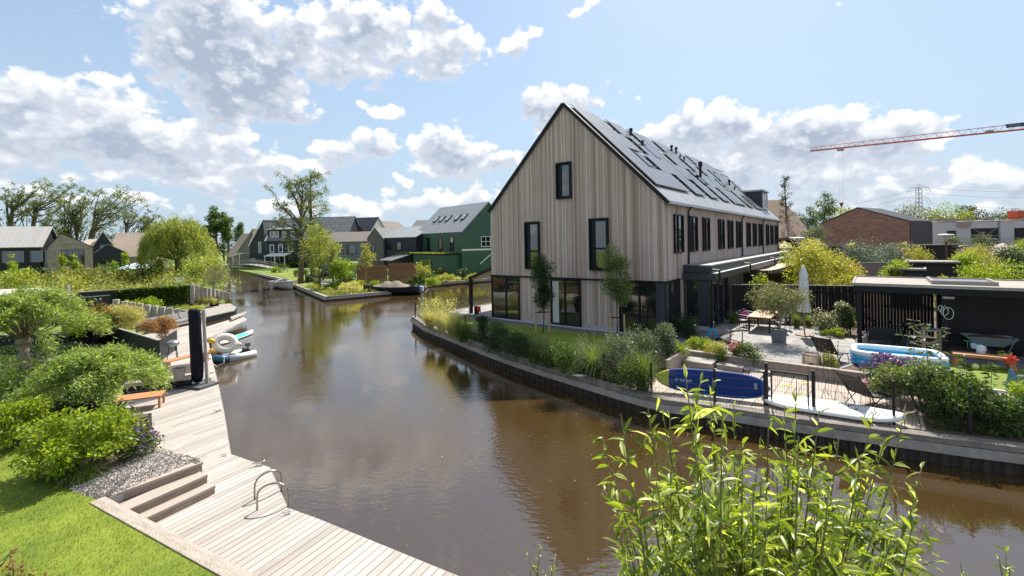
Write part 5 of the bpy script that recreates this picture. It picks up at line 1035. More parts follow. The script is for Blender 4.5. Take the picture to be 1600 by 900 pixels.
gh('thatch_grey_house', 'grey steep roofed house between the sandy roof and the black gable', P2(371, 118), P2(399, 114), 8, 3.2, 9.0, -.4, mat('grey_thatch', (.17, .165, .16), .95, bump=.4), TILEL, 'y', .2, [('f', .5, .4, 1, 1.6, {})], rx=.9)
gh('sandy_house', 'small house with pink sandy tiled roof left of the canal end', P2(355, 124), P2(373, 121), 8, 2.2, 8.2, -.4, mat('pink_render', (.3, .2, .15), .8), TILEL, 'x', .2, [('f', 1.6, .2, 1, 1.4, {})])
# bridge at the end of the canal
ba, bb = D(350, 414, 108), D(428, 416, 96); ba = (ba[0], ba[1]); bb = (bb[0], bb[1]); bl = math.dist(ba, bb)
root = thing('foot_bridge', 'low arched timber footbridge over the far end of the canal', 'bridge', (*ba, 0), dirrot(ba, bb))
mb = MB(M=Matrix()); pts = [(bl * k / 10, 0, -.05 + .7 * math.sin(PI * k / 10)) for k in range(11)]
for i in range(10): mb.bar(pts[i], pts[i + 1], 1.8, .22)
mb.build('deck', TIMG, root)
for y in (-.85, .85):
    mb = MB(M=Matrix())
    for i in range(10): mb.bar((pts[i][0], y, pts[i][2] + 1.0), (pts[i + 1][0], y, pts[i + 1][2] + 1.0), .08, .08); mb.bar((pts[i][0], y, pts[i][2] + .55), (pts[i + 1][0], y, pts[i + 1][2] + .55), .05, .05)
    for p in pts: mb.bar((p[0], y, p[2]), (p[0], y, p[2] + 1.0), .08, .08)
    mb.build('railing', TIMG, root)
# brown plank fence
for i, (pa, pb, pt, Y, lab) in enumerate([(557, 606, 414, 58, 'reddish brown plank fence left section behind the island garden'), (606, 651, 411, 57, 'taller reddish brown plank fence right section near the green house'), (650, 668, 0, 0, '')][:2]):
    A_, B_ = P2(pa, Y), P2(pb, Y - 1); n_ = int(math.dist(A_, B_) / .2); root = thing('plank_fence', lab, 'fence', (*A_, -.38), dirrot(A_, B_), 'brown fences on the island'); mb = MB(M=Matrix()); hh = ZH((pa + pb) / 2, pt, Y) + .38
    for k in range(n_): mb.box(k * .2, k * .2 + .17, -.02, .02, 0, hh + .08 * ((k * 7) % 3 == 0))
    mb.build('planks', mat('red_brown_plank' + str(i), (.15, .065, .04), .8, .3, 3, stretch=(6, 6, .5), col2=(.25, .12, .075)), root); MB(M=Matrix()).box(0, n_ * .2, .02, .08, hh * .8, hh * .88).build('rail', TIMBER, root)
root = thing('low_fence', 'low dark post and rail fence on the island left of the plank fence', 'fence', G(478, 428, -.38)); A0 = G(478, 428, -.38)
mb = MB(off=A0); pp = [P2(477, 62), P2(500, 58), P2(530, 54), P2(553, 52)]
for i in range(3):
    for z in (.55, .95): mb.bar((*pp[i], z - .38), (*pp[i + 1], z - .38), .06, .1)
    mb.bar((*pp[i], -.38), (*pp[i], .7), .12, .12)
mb.build('rails', BLK, root)
# shade sail (white) by the fence
root = thing('shade_sail', 'small white shade sail stretched between poles in front of the brown fence', 'shade sail', G(548, 428, -.38)); o = G(548, 428, -.38)
q = [D(532, 408, 60), D(563, 409, 58), D(556, 418, 59), D(545, 412, 58.5)]; MB(off=o).slab([q[0], q[3], q[2], q[1]], .03).build('cloth', WHITE, root)
for k in (0, 1): MB(off=o).tube([(q[k][0], q[k][1], -.38), (q[k][0], q[k][1], q[k][2] + .2)], .05, 6).build('pole', GREYM, root)
# ---- trees of the island
def bigtree():
    rng = RNG(); Y = 60.0; base = (*D(470, 440, Y)[:2], -.4); root = thing('tall_tree', 'tall mossy tree with open spreading crown at the water edge of the island', 'tree', base, 0, 'tall twin trees on the island')
    def X(px): return (px - 471) / F * Y * .86
    def Z(py): return ZH(474, py, Y) + .4
    mb = MB(); mb.tube([(0, 0, -.3), (X(473), 0, Z(400)), (X(472), 0, Z(360)), (X(475), 0, Z(320)), (X(478), 0, Z(290))], [.36, .27, .22, .16, .06], 9)
    C = []; Rr = []
    lim = [((472,352),(440,320),(424,300)), ((472,350),(448,330),(428,318)), ((473,335),(455,300),(438,285)), ((474,325),(462,300),(455,283)), ((474,330),(484,300),(478,280)), ((474,345),(492,322),(494,305)), ((472,362),(446,350),(428,336)), ((472,375),(452,365),(438,352)), ((475,310),(468,290),(470,280)), ((474,370),(490,355),(498,345)), ((474,385),(488,370),(500,366)), ((472,390),(458,385),(446,380))]
    for l3 in lim:
        p = [(X(a), rng.uniform(-1, 1) * (i > 0) * 1.2, Z(b)) for i, (a, b) in enumerate(l3)]; mb.tube(p, [.14, .08, .03], 6)
        for k in range(11):
            t_ = rng.uniform(.25, 1.08); q = np.array(p[0]) * (1 - t_) + np.array(p[2]) * t_ + (np.array(p[1]) - (np.array(p[0]) + np.array(p[2])) / 2) * math.sin(PI * min(1, t_)); q = q + rng.normal(size=3) * np.array([.42, .8, .45]); C.append(q); Rr.append(rng.uniform(.25, .6))
            mb.tube([tuple(np.array(p[0]) * (1 - t_) + np.array(p[2]) * t_), tuple(q)], [.04, .012], 4)
    for k in range(34): z = rng.uniform(Z(412), Z(300)); C.append(np.array([rng.normal() * .55 - .1, rng.normal() * .55, z])); Rr.append(rng.uniform(.25, .5))
    mb.build('trunk', BARK, root, smooth=True); V, Fq = clump_leaves(rng, C, Rr, 7600, .18, .5, .2, .9, .7); npmesh('crown', V, Fq, LF['airy'], root)
    rng = RNG(); Y = 63.0; base = (*D(489, 436, Y)[:2], -.4); root = thing('tall_tree', 'tall slender tree with leafy tufts on a bare dark stem', 'tree', base, 0, 'tall twin trees on the island')
    def X(px): return (px - 485) / F * Y
    def Z(py): return ZH(485, py, Y) + .4
    mb = MB(); mb.tube([(0, 0, -.3), (X(484), 0, Z(380)), (X(483), 0, Z(320)), (X(484), 0, Z(272))], [.32, .25, .19, .07], 8); C = []; Rr = []
    for k in range(60):
        z = rng.uniform(Z(355), Z(270)); wd = 1.5 if z > Z(345) else .8; q = np.array([X(484) + rng.normal() * .75 * wd + .2, rng.normal() * .8, z]); C.append(q); Rr.append(rng.uniform(.3, .7)); mb.tube([(X(484), 0, z - .5), tuple(q)], [.05, .012], 4)
    mb.build('trunk', BARK, root, smooth=True); V, Fq = clump_leaves(rng, C, Rr, 4600, .18, .5, .2, .9, .6); npmesh('crown', V, Fq, LF['airy'], root)
bigtree()
ptree('slender light tree rising above the lime tree on the island', 504, 432, 34, 330, 'mid', Y=56, z=-.4, thf=.25, dens=.45, shape='cone', kind='tree', clumps=30, crad=.3, tr=.1)
ptree('bright lime green loose tree left of the island centre', 500, 436, 62, 350, 'willow', Y=53, z=-.4, thf=.18, dens=1.3, clumps=30, crad=.34, tr=.12)
ptree('airy lime tree between the tall trees and the round tree', 520, 438, 44, 368, 'willow', Y=52, z=-.4, thf=.25, dens=1.0, clumps=26, tr=.09)
ptree('round bright green young tree at the island tip', 538, 450, 46, 404, 'lime', z=-.38, thf=.25, dens=3.2, clumps=24, ls=.22, tr=.07)
ptree('thin pale birch in front of the brown plank fence', 573, 438, 34, 378, 'yellow', Y=54, z=-.38, thf=.3, dens=.9, clumps=20, tr=.06, bark=BARKG, shape='cone')
ptree('small yellow green tree before the green extension', 662, 440, 32, 408, 'yellow', Y=55, z=-.38, thf=.15, dens=1.2, clumps=16)
for i, (px, pb, w_, hp, lf, lab, fl) in enumerate([(563,432,26,12,'dark','purple lavender mound on the island beside the round tree',('purple', 300, .22)),(545,456,66,14,'straw','pale ornamental grass hedge along the island quay',None),(522,452,40,10,'lime','low bright green hedge at the quay tip of the island',None),(603,432,34,12,'lime','low clipped lime hedge under the brown fence',None),(640,437,20,14,'yellow','yellow green mound before the brown fence',None),(627,430,14,10,'grey','silver grey shrub at the foot of the brown fence',None),(655,445,30,14,'dark','dark shrub mass left of the green extension',None),
     (668,446,26,20,'mid','mid green shrub at the bank before the green extension',None),(700,440,54,12,'yellow','long yellow grass border along the side canal bank',None),(745,438,50,10,'yellow','second yellow grass border nearer the larch house',None),(722,436,26,16,'dark','dark climbing shrub on the green house wall',None),(440,421,34,8,'mid','low hedge on the far lawn of the island',None),(505,438,30,16,'dark','dark planting at the foot of the lime tree',None),(655,432,16,16,'olive','pale olive shrub at the end of the brown fence',None),(610,445,20,8,'lime','small lime mound behind the covered boat',None),(455,418,50,10,'mid','hedge before the veranda of the long black house',None),(580,430,16,9,'red','small reddish shrub in front of the fence',None),(430,426,22,8,'lime','bright reeds on the far quay by the white sloop',None)]):
    bush(lab, px, pb, w_, hp, lf, z=-.38, ls=.2, flowers=fl, dens=3.2, group='garden shrubs on the island')
for i, (px, pb, w_, hp, lf, lab) in enumerate([(585,436,40,14,'mid','leafy green border left part under the brown fence'),(618,434,30,12,'grey','grey green border middle part under the brown fence'),(520,434,46,16,'dark','dark hedge behind the pink garden sofa'),(548,440,30,12,'mid','mid green border behind the round tree'),(498,446,22,10,'mid','low shrub beside the trunk of the lime tree'),(484,441,20,12,'dark','dark shrub at the foot of the twin trees'),(590,447,30,8,'lime','flat lime ground cover behind the black motor sloop'),(470,432,26,12,'mid','leafy shrubs left of the twin trees'),(676,448,22,14,'lime','bright grasses at the corner of the side canal'),(770,434,30,12,'yellow','yellow grasses touching the veranda roof line'),(560,448,26,9,'yellow','golden tuft row right of the round tree'),(643,446,18,12,'mid','green mound beside the stepping slabs'),(690,432,24,14,'mid','climber shrub at the green extension corner'),(415,419,30,8,'dark','dark shrubs before the black gable house'),(388,417,24,7,'mid','shrubs at the left end of the footbridge')]):
    bush(lab, px, pb, w_, hp, lf, z=-.38, ls=.2, dens=3.2, group='garden shrubs on the island')
# furniture on the island
root = thing('picnic_table', 'pale picnic table on the far lawn of the island', 'picnic table', G(440, 425, -.36)); MB().box(-1, 1, -.4, .4, .7, .76).build('tabletop', TIMG, root); MB().box(-1, 1, -1.0, -.7, .42, .46).box(-1, 1, .7, 1.0, .42, .46).build('bench', TIMG, root)
for x in (-.7, .7): MB().bar((x, -.9, 0), (x, -.2, .7), .08, .08).bar((x, .9, 0), (x, .2, .7), .08, .08).bar((x, -.8, .4), (x, .8, .4), .08, .08).build('leg', TIMG, root)
def lsofa(nm, lab, p, rot, m, L_=1.8):
    r = thing(nm, lab, 'outdoor sofa', p, rot); MB().box(-L_ / 2, L_ / 2, -.35, .35, .12, .38).build('seat', m, r, bevel=.03); MB().box(-L_ / 2, L_ / 2, .3, .42, .3, .72).build('backrest', m, r, bevel=.03); MB().box(-L_ / 2 - .05, L_ / 2 + .05, -.38, .44, 0, .12).build('frame', BLK, r)
lsofa('outdoor_sofa', 'white and red low garden sofa at the island tip', G(513, 448, -.36), .2, mat('dusty_white', (.5, .48, .46), .8)); lsofa('outdoor_sofa', 'dusky pink low garden sofa beside the lavender', G(528, 447, -.36), .1, mat('dusky_pink', (.22, .1, .09), .8), 2.4)
small('stepping_stones', 'pale stepping slabs up the bank behind the covered boat', 'steps', G(645, 441, -.36), [('slab', MB().box(-.9, .9, -.3, .3, 0, .12), KERB), ('slab', MB().box(-.8, 1.0, .6, 1.2, .1, .25), KERB), ('slab', MB().box(-.6, 1.2, 1.5, 2.1, .2, .38), KERB)])
for i, (px, pb, lab) in enumerate([(632, 434, 'bigger dark garden boulder among the yellow mounds'), (622, 437, 'smaller dark garden boulder left of the bigger one')]):
    o = MB().ball((0, 0, .3), .7 - .2 * i, 9, 6, (1.2, .9, .7)).build('boulder', mat('boulder%d' % i, (.12, .1, .085), .9, .3, 2, bump=.6), None, G(px, pb, -.36)); tag(o, lab, 'boulder', 'boulders on the island')
# ---- boats
def hull(root, L_, B_, Hh, m, name='hull', stern=.75, flare=.8, sheer=.25, keelm=None):
    secs = []; n = 16
    for i in range(n + 1):
        t_ = i / n; b_ = B_ / 2 * (math.sin(PI * min(1, (t_ * .5 + .5) if t_ > .0 else .5)) if False else ((1 - max(0, (t_ - .45) / .55) ** 2.2) * (stern + (1 - stern) * min(1, t_ / .4)))); b_ = max(.02, b_)
        top = Hh + sheer * (abs(t_ - .35) ** 2) * 2.2; x = -L_ / 2 + L_ * t_; rake = 0 if t_ < .9 else 0
        secs.append([(x, -b_, top), (x, -b_ * flare * 1.05, Hh * .5), (x - (.25 * t_ ** 4), -b_ * .5, .02), (x - .3 * t_ ** 4, 0, -.1), (x - (.25 * t_ ** 4), b_ * .5, .02), (x, b_ * flare * 1.05, Hh * .5), (x, b_, top)])
    vs = [p for s_ in secs for p in s_]; k = 7; mb = MB().add(vs, [(i * k + j, (i + 1) * k + j, (i + 1) * k + j + 1, i * k + j + 1) for i in range(n) for j in range(k - 1)] + [tuple(range(k))])
    mb.build(name, m, root, smooth=True)
    for s_ in (0, 6):
        MB().tube([(secs[i][s_][0], secs[i][s_][1], secs[i][s_][2]) for i in range(n + 1)], .05, 6).build('rubbing_rail', TIMG if keelm is None else keelm, root)
    return secs
BOATG = mat('boat_white', (.5, .5, .47), .35, .08, 2, coat=.3); CANV = mat('cover_canvas', (.38, .33, .29), .9, .12, 1.5, bump=.3); CANV2 = mat('cover_brown_canvas', (.20, .155, .13), .85, .15, 1.5, bump=.3)
def cover(root, secs, a, b_, rise, m):
    k = 9; vs = []
    for i in range(a, b_ + 1):
        t_ = (i - a) / (b_ - a); r_ = rise * math.sin(PI * min(1, max(0, t_ * .85 + .1))) ** 1.4 * (.82 + .18 * math.cos(t_ * 19))
        for j in range(k): q = j / (k - 1) * 2 - 1; vs.append((secs[i][0][0], secs[i][0][1] * -q * 1.0, secs[i][0][2] + .02 + r_ * (1 - abs(q) ** 1.6)))
    n_ = b_ - a; MB().add(vs, [(i * k + j, i * k + j + 1, (i + 1) * k + j + 1, (i + 1) * k + j) for i in range(n_) for j in range(k - 1)] + [tuple(range(k)), tuple(n_ * k + j for j in range(k - 1, -1, -1))]).build('cover', m, root, smooth=False)
pa = G(424, 446, -.85); root = thing('sloop', 'white open sloop under a beige tarpaulin moored at the left side of the island', 'boat', (G(443, 451, -.85)[0], G(443, 451, -.85)[1], -.78), -.72)
s_ = hull(root, 5.6, 2.1, .75, BOATG); cover(root, s_, 1, 14, .55, CANV)
root = thing('rowing_boat', 'small grey tender with a red crate behind the white sloop', 'boat', (*G(471, 446, -.85)[:2], -.82), -.4); s_ = hull(root, 3.2, 1.4, .5, mat('tender_grey', (.28, .3, .3), .5)); cover(root, s_, 3, 13, .06, GREYM)
small('red_crate', 'small red crate on the quay above the tender', 'crate', G(470, 438, -.2), [('box', MB().box(-.35, .35, -.25, .25, 0, .35), REDP), ('lid', MB().box(-.37, .37, -.27, .27, .35, .4), WHITE)])
root = thing('covered_boat', 'black motor sloop with tan canvas hood moored before the island', 'boat', (*G(616, 459, -.85)[:2], -.82), PI + .06); root.location.y -= .9
s_ = hull(root, 6.0, 2.2, .8, mat('boat_black', (.012, .013, .018), .2, .1, 2, coat=.4), keelm=BLK); cover(root, s_, 3, 13, .75, CANV2); MB().box(-3.3, -2.4, -.5, .5, .3, .8).build('stern_cushion', mat('boat_blue_white', (.25, .35, .5), .6), root)
# ================================================================ near left: deck, steps, gravel, lawn
def g2(px, py, z): return G(px, py, z)[:2]
DA = math.atan2(.886, .46)       # boards run along (.46,.886)
droot = thing('boat_deck', 'pale grey timber deck along the near bank of the canal', 'deck', (-6, 9, 0), math.atan2(.886, .46) - PI / 2)
DMW = Matrix.Translation((-6, 9, 0)) @ Matrix.Rotation(math.atan2(.886, .46) - PI / 2, 4, 'Z'); DMI = DMW.inverted()
edge = [(4, -2), (3.2, 4.4)] + [g2(*p, -.4) for p in [(715,900),(500,812),(448,793),(444,785),(420,730),(359,709),(348,640),(340,600),(330,560),(324,530)]]
dpoly = edge + [g2(312, 535, -.4), g2(240, 560, -.4), g2(170, 640, -.4), g2(180, 690, -.4), g2(150, 775, -.4), g2(345, 884, -.4), (-2, 4.5), (-2, -2)]
mb = MB(M=DMI); mb.prism(dpoly, -.46, -.4); mb.build('deck_boards', DECK, droot)
mb = MB(M=DMI)
for i in range(1, len(edge) - 1): mb.bar((*edge[i], -.55), (*edge[i + 1], -.55), .06, .26)
mb.build('edge_beam', TIMG, droot)
mb = MB(M=DMI)
for i in range(2, len(edge) - 1):
    n_ = max(1, int(math.dist(edge[i], edge[i + 1]) / 1.6))
    for k in range(n_): q = (edge[i][0] + (edge[i + 1][0] - edge[i][0]) * k / n_ - .18, edge[i][1] + (edge[i + 1][1] - edge[i][1]) * k / n_ - .1); mb.tube([(*q, -2), (*q, -.47)], .09, 8)
mb.build('deck_pile', DKWOOD, droot)
# lawn, gravel bed, edging boards and steps (top z .1)
LZ = .1
lawn_poly = [g2(*p, LZ) for p in [(152,780),(107,765),(60,740)]] + [(-10.5, 10.2), (-16, 14.5), (-24, 13), (-24, -4), (-1.5, -4), (-1.5, 4.6), g2(344, 881, LZ)]
struct('lawn', MB().prism(lawn_poly, -.5, LZ), LAWN)
bed = [g2(*p, LZ) for p in [(107,765),(60,740)]] + [(-10.5, 10.2), (-16, 14.5), (-22, 16.5), (-20.5, 20), (-16.2, 17.8), (-13.2, 14.6), (-11.6, 12.6), g2(205, 668, LZ), g2(240, 690, LZ), g2(243, 699, LZ)]
struct('ground', MB().prism(bed, -.5, LZ - .02), SOIL)
GRAV = mat('pale_gravel', (.34, .31, .29), .95, .3, 60, bump=.6, bscale=90, col2=(.52, .49, .46))
gpoly = [g2(*p, LZ) for p in [(107,765),(152,780),(172,776),(314,718),(243,699)]]
struct('gravel', MB().prism(gpoly, -.45, LZ - .004), GRAV)
rng = RNG(); n = 9000; tri = np.array(gpoly); c0 = tri.mean(0)   # loose pebbles
idx = rng.integers(0, len(tri), n); u = rng.uniform(0, 1, (n, 2)); u = np.where(u.sum(1, keepdims=True) > 1, 1 - u, u); A_ = tri[idx]; B_ = tri[(idx + 1) % len(tri)]; P = c0 + u[:, :1] * (A_ - c0) + u[:, 1:] * (B_ - c0); P = np.concatenate([P, np.full((n, 1), LZ + .002)], 1)
V, Fq = leafgeo(P, .03, .9, -.35, rng); o = npmesh('pebbles', V, Fq, leafmat('pebble', (.22, .20, .18), (.45, .42, .39), (.66, .62, .58), trans=0, rough=.9)); tag(o, 'loose pale pebbles of the gravel bed by the timber steps', 'gravel', kind='stuff')
def seg(name, label, p, q, w_, z0, z1, m, cat_='edging board', group=None, parent=None, bevel=.008):
    r = thing(name, label, cat_, (*p, z0), dirrot(p, q), group); L_ = math.dist(p, q); MB().box(0, L_, -w_ / 2, w_ / 2, 0, z1 - z0).build('board', m, r, bevel=bevel); return r
PALE = mat('pale_cap_timber', (.30, .25, .205), .8, .2, 3, bump=.3, stretch=(1, 8, 8), col2=(.44, .385, .335)); RIS = mat('shaded_riser_timber', (.20, .14, .11), .8, .25, 3, bump=.4, stretch=(1, 5, 5), col2=(.34, .27, .22))  # RIS has the shade of upright faces painted in, darker than the tops
p0, p1 = g2(152, 780, .12), g2(348, 886, .12); d_ = Vector((p1[0] - p0[0], p1[1] - p0[1])).normalized(); p1 = (p0[0] + d_.x * 9, p0[1] + d_.y * 9)
e_ = thing('lawn_edging', 'long pale timber edging board between lawn and deck', 'edging board', (*p0, -.45), dirrot(p0, p1)); MB().box(0, 4.3, -.11, .11, .51, .57).build('cap_board', PALE, e_, bevel=.008); MB().box(4.31, 9, -.11, .11, .51, .57).build('cap_board', PALE, e_, bevel=.008); MB().box(0, 9, -.05, .09, 0, .51).build('face_board', RIS, e_)
p0, p1 = g2(243, 699, .12), g2(312, 722, .12)
e_ = thing('gravel_edging', 'short brown timber edging behind the gravel by the purple flowers', 'edging board', (*p0, -.45), dirrot(p0, p1)); L_ = math.dist(p0, p1); MB().box(0, L_, -.07, .07, .5, .56).build('cap_board', PALE, e_); MB().box(0, L_, -.04, .04, 0, .5).build('face_board', RIS, e_)
for i, (a, b2, zt, lab) in enumerate([((160,779),(317,722),.11,'topmost timber step beside the gravel bed'), ((198,797),(325,741),-.06,'middle timber step down to the deck'), ((222,812),(337,758),-.23,'lowest timber step resting on the deck')]):
    p, q = g2(*a, zt), g2(*b2, zt); d = Vector((q[0] - p[0], q[1] - p[1])).normalized(); nn = Vector((d.y, -d.x)); L_ = math.dist(p, q); r = thing('timber_step', lab, 'step', (*p, -.4), dirrot(p, q), 'timber steps from gravel to deck')
    MB().box(0, L_, -.0, .36, zt + .4 - .055, zt + .4).build('tread', PALE, r, bevel=.006); MB().box(0, L_ - .01, .012, .05, 0, zt + .345).build('riser', RIS, r); MB().box(L_ - .05, L_ - .012, .05, .36, 0, zt + .345).build('end_board', RIS, r)
# swimming ladder
LADM = mat('worn_steel', (.36, .32, .28), .3, .15, 6, metal=1)
q0, q1 = G(402, 797, -.4), G(447, 790, -.4)
lad = thing('swimming_ladder', 'bent stainless steel swimming ladder at the deck edge', 'ladder', (*q0[:2], -.4), 0)
for k, (a, b2, lab) in enumerate([((402, 797), (447, 791), ''), ((398, 781), (437, 767), '')]):
    A_, B_ = Vector(G(*a, -.4)) - Vector((*q0[:2], -.4)), Vector(G(*b2, -.4)) - Vector((*q0[:2], -.4)); B_ = A_ + (B_ - A_) * 1.05
    pts = [A_, A_ + Vector((0, 0, .22))]
    for t_ in np.linspace(.1, 1, 9): c_ = A_.lerp(B_, .5 - .5 * math.cos(PI * t_)); pts.append(c_ + Vector((0, 0, .26 + .20 * math.sin(PI * t_ * .95) )))
    pts += [B_ + Vector((0, 0, .2)), B_ + Vector((.03, 0, -.7))]; MB().tube(pts, .018, 10).build('handrail', LADM, lad, smooth=True)
# cleats
def cleat(lab, px, py, z=-.4, rot=.5, s=1.0):
    r = thing('mooring_cleat', lab, 'cleat', G(px, py, z), rot, 'mooring cleats on the deck'); r.scale = (s,) * 3; MB().tube([(-.13, 0, .09), (-.07, 0, .075), (.07, 0, .075), (.13, 0, .09)], .014, 8).build('horn', STEEL, r, smooth=True); MB().box(-.05, -.025, -.02, .02, 0, .07).box(.025, .05, -.02, .02, 0, .07).box(-.08, .08, -.03, .03, 0, .01).build('foot', STEEL, r)
cleat('steel mooring cleat by the notch in the deck left of the swimming ladder', 404, 728); cleat('steel mooring cleat on the deck edge below the covered parasol', 341, 643, rot=1.2); cleat('small deck bolt plate near the inner deck corner', 350, 713, s=.6); cleat('small deck bolt plate at the deck edge right of the ladder', 449, 804, s=.6); cleat('mooring cleat opposite the inflatable dinghy', 331, 583, rot=1.2); cleat('mooring cleat at the deck corner by the dinghy rope', 327, 562, rot=1.2)
# near lawn blades
rng = RNG(); n = 150000; u = rng.uniform(0, 1, (n, 2)); X_ = -13 + u[:, 0] * 12; Yy = 2.6 + u[:, 1] * 8.5
def inpoly(X_, Y_, poly):
    ins = np.zeros(len(X_), bool); m = len(poly)
    for i in range(m):
        x1_, y1_ = poly[i]; x2_, y2_ = poly[(i + 1) % m]; c = ((y1_ > Y_) != (y2_ > Y_)) & (X_ < (x2_ - x1_) * (Y_ - y1_) / (y2_ - y1_ + 1e-12) + x1_); ins ^= c
    return ins
k = inpoly(X_, Yy, lawn_poly); B_ = np.stack([X_[k], Yy[k], np.full(k.sum(), LZ)], 1); n = len(B_)
V, Fq = blades(rng, B_, rng.uniform(.025, .055, n), rng.uniform(.01, .035, n), .006, 2, 1.0); o = npmesh('grass', V, Fq, LF['grass']); tag(o, 'short bright green lawn grass beside the deck', 'grass', kind='stuff')
# ---- planting at the left
def plant(lab, px, pyb, wpx, hpx, leaf, ls, dens=3.0, kind='shrub', group=None, **kw): return bush(lab, px, pyb, wpx, hpx, leaf, z=LZ, ls=ls, dens=dens, kind=kind, group=group, **kw)
plant('large bright lime green shrub beside the gravel bed', 118, 738, 190, 102, 'lime', .085, 4.0, clumps=75, crad=.14, cap=26000, aspect=.5, group='lime green shrubs by the lawn')
plant('lime green shrub at the left picture edge behind the big one', 14, 700, 120, 82, 'lime', .095, 3.6, clumps=50, crad=.17, cap=20000, group='lime green shrubs by the lawn')
plant('small lime shrub overhanging the deck by the bench', 185, 702, 84, 54, 'lime', .085, 3.2, clumps=36, crad=.18, group='lime green shrubs by the lawn')
plant('dark green shrub mass behind the lime shrubs at the left edge', 20, 645, 110, 70, 'mid', .10, 3, clumps=20)
plant('dark leafy undergrowth beneath the round willow', 130, 668, 120, 56, 'dark', .10, 3, clumps=18)
plant('blue violet cranesbill flowers spilling over the gravel edge', 214, 712, 62, 46, 'mid', .06, 3, kind='flowering plant', flowers=('purple', 240, .055))
for i, (px, pb, lab) in enumerate([(100, 752, 'dark green grass clump at the corner of lawn and gravel'), (130, 750, 'dark green grass clump in front of the big lime shrub'), (75, 748, 'dark green grass clump left of the other two at the lawn edge')]):
    tuft('grass_clump', lab, G(px, pb, LZ), .42, .5, 420, 'grassg', .012, group='dark grass clumps by the gravel', root_r=.18)
# two pollard willows
def willowtree(lab, px, pyb, cx, cyt, cyb, wpx, trr, n, ls=.13):
    p = G(px, pyb, LZ); Y = p[1]; zt = ZH(px, cyt, Y) - LZ; zb = ZH(px, cyb, Y) - LZ; R_ = wpx * Y / F / 2; rng = RNG(); root = thing('pollard_willow', lab, 'willow tree', p, 0, 'pollard willows in the near garden'); mb = MB(); hz = (zb + .25 * (zt - zb)); ox = (cx - px) * Y / F
    mb.tube([(0, 0, -.1), (.03, .02, hz * .5), (ox * .2, 0, hz)], [.13 * trr, .11 * trr, .13 * trr], 12); mb.ball((ox * .2, 0, hz), .2 * trr, 12, 8, (1, 1, .7)); parts = []
    for k in range(52):
        a = rng.uniform(0, 2 * PI); rr = R_ * rng.uniform(.25, 1.0); el = math.sqrt(max(0.02, 1 - (rr / R_) ** 2)); top = np.array([ox + rr * math.cos(a), rr * math.sin(a), hz + (zt - hz) * el * rng.uniform(.65, 1.0)]); st = np.array([ox * .2, 0, hz]); md = st * .45 + top * .55 + np.array([0, 0, .18 * R_]); end = top + np.array([(top[0] - ox) * .12, top[1] * .12, -rng.uniform(.1, .5) * R_ * .55])
        mb.tube([tuple(st), tuple(md), tuple(top), tuple(end)], [.022, .014, .008, .003], 5); m_ = n // 52; t_ = rng.uniform(.3, 1, m_)[:, None]; q = np.where(t_ < .75, md + (top - md) * ((t_ - .3) / .45), top + (end - top) * ((t_ - .75) / .25)) + rng.normal(size=(m_, 3)) * .065 * R_
        parts.append(leafgeo(q, ls, .22, .35, rng, (top - st) / np.linalg.norm(top - st) * .9))
    mb.build('trunk', BARKG, root, smooth=True); V, Fq = cat(parts); npmesh('crown', V, Fq, LF['pollard'], root)
LF['pollard'] = leafmat('leaf_pollard', (.13, .21, .05), (.26, .35, .11), (.42, .5, .24), trans=.5)
willowtree('pollard willow with round crown and thick pale trunk at the left picture edge', 37, 590, 45, 452, 560, 170, 1.15, 20000, .15)
willowtree('broad round pollard willow leaning over the deck sofa', 170, 652, 152, 545, 645, 176, .8, 33000, .12)
# reddish sprigs at the bottom left corner
rng = RNG(); root = thing('red_tipped_shrub', 'leafy shrub with red brown flower spikes in the bottom left corner', 'shrub', (-3.6, 2.6, LZ)); parts = []; fparts = []; mb = MB()
for k in range(60):
    x, y = rng.uniform(-.9, .35), rng.uniform(.0, .7); zt = ZH(800 + (x - 3.6) / (2.6 + y) * F, 862 + rng.uniform(-6, 34) + max(0, x) * 90, 2.6 + y) - LZ
    mb.tube([(x * .8, y, zt - .9), (x, y, zt)], [.008, .004], 5); q = np.array([x, y, 0]) + np.stack([rng.normal(size=18) * .06, rng.normal(size=18) * .06, rng.uniform(zt - .75, zt - .05, 18)], 1); parts.append(leafgeo(q, .09, .5, 0, rng))
    q = np.array([x, y, 0]) + np.stack([rng.normal(size=26) * .014, rng.normal(size=26) * .014, rng.uniform(zt - .08, zt + .1, 26)], 1); fparts.append(leafgeo(q, .025, .6, -.4, rng))
mb.build('stems', BARK, root); V, Fq = cat(parts); npmesh('foliage', V, Fq, LF['mid'], root); V, Fq = cat(fparts); npmesh('flower_spikes', V, Fq, LF['rust'], root)
# ---- covered cantilever parasol
q = G(309, 603, -.4); root = thing('covered_parasol', 'tall parasol wrapped in a black cover leaning slightly on a heavy base', 'parasol', q, -.3)
MB().box(-.55, .55, -.38, .38, 0, .09).build('base', mat('slab_grey', (.08, .085, .09), .7), root, bevel=.02); MB().tube([(0, 0, .09), (0, 0, .3)], .06, 10).build('foot', GREYM, root)
mb = MB(); n_ = 28; prof = [(.15, .15, 0), (.22, .3, 0), (.25, .55, 0), (.27, .9, -.01), (.25, 1.3, -.03), (.25, 1.8, -.07), (.25, 2.3, -.10), (.24, 2.62, -.13), (.235, 2.68, -.13), (.17, 2.74, -.13)]; vs = []
for i, (r_, z, ox) in enumerate(prof):
    for j in range(n_): t_ = 2 * PI * j / n_; rr = r_ * .84 * (1 + .07 * math.sin(t_ * 3 + z * 2.3) + .05 * math.sin(t_ * 7 - z * 4)); vs.append((ox + rr * math.cos(t_), rr * .8 * math.sin(t_), z))
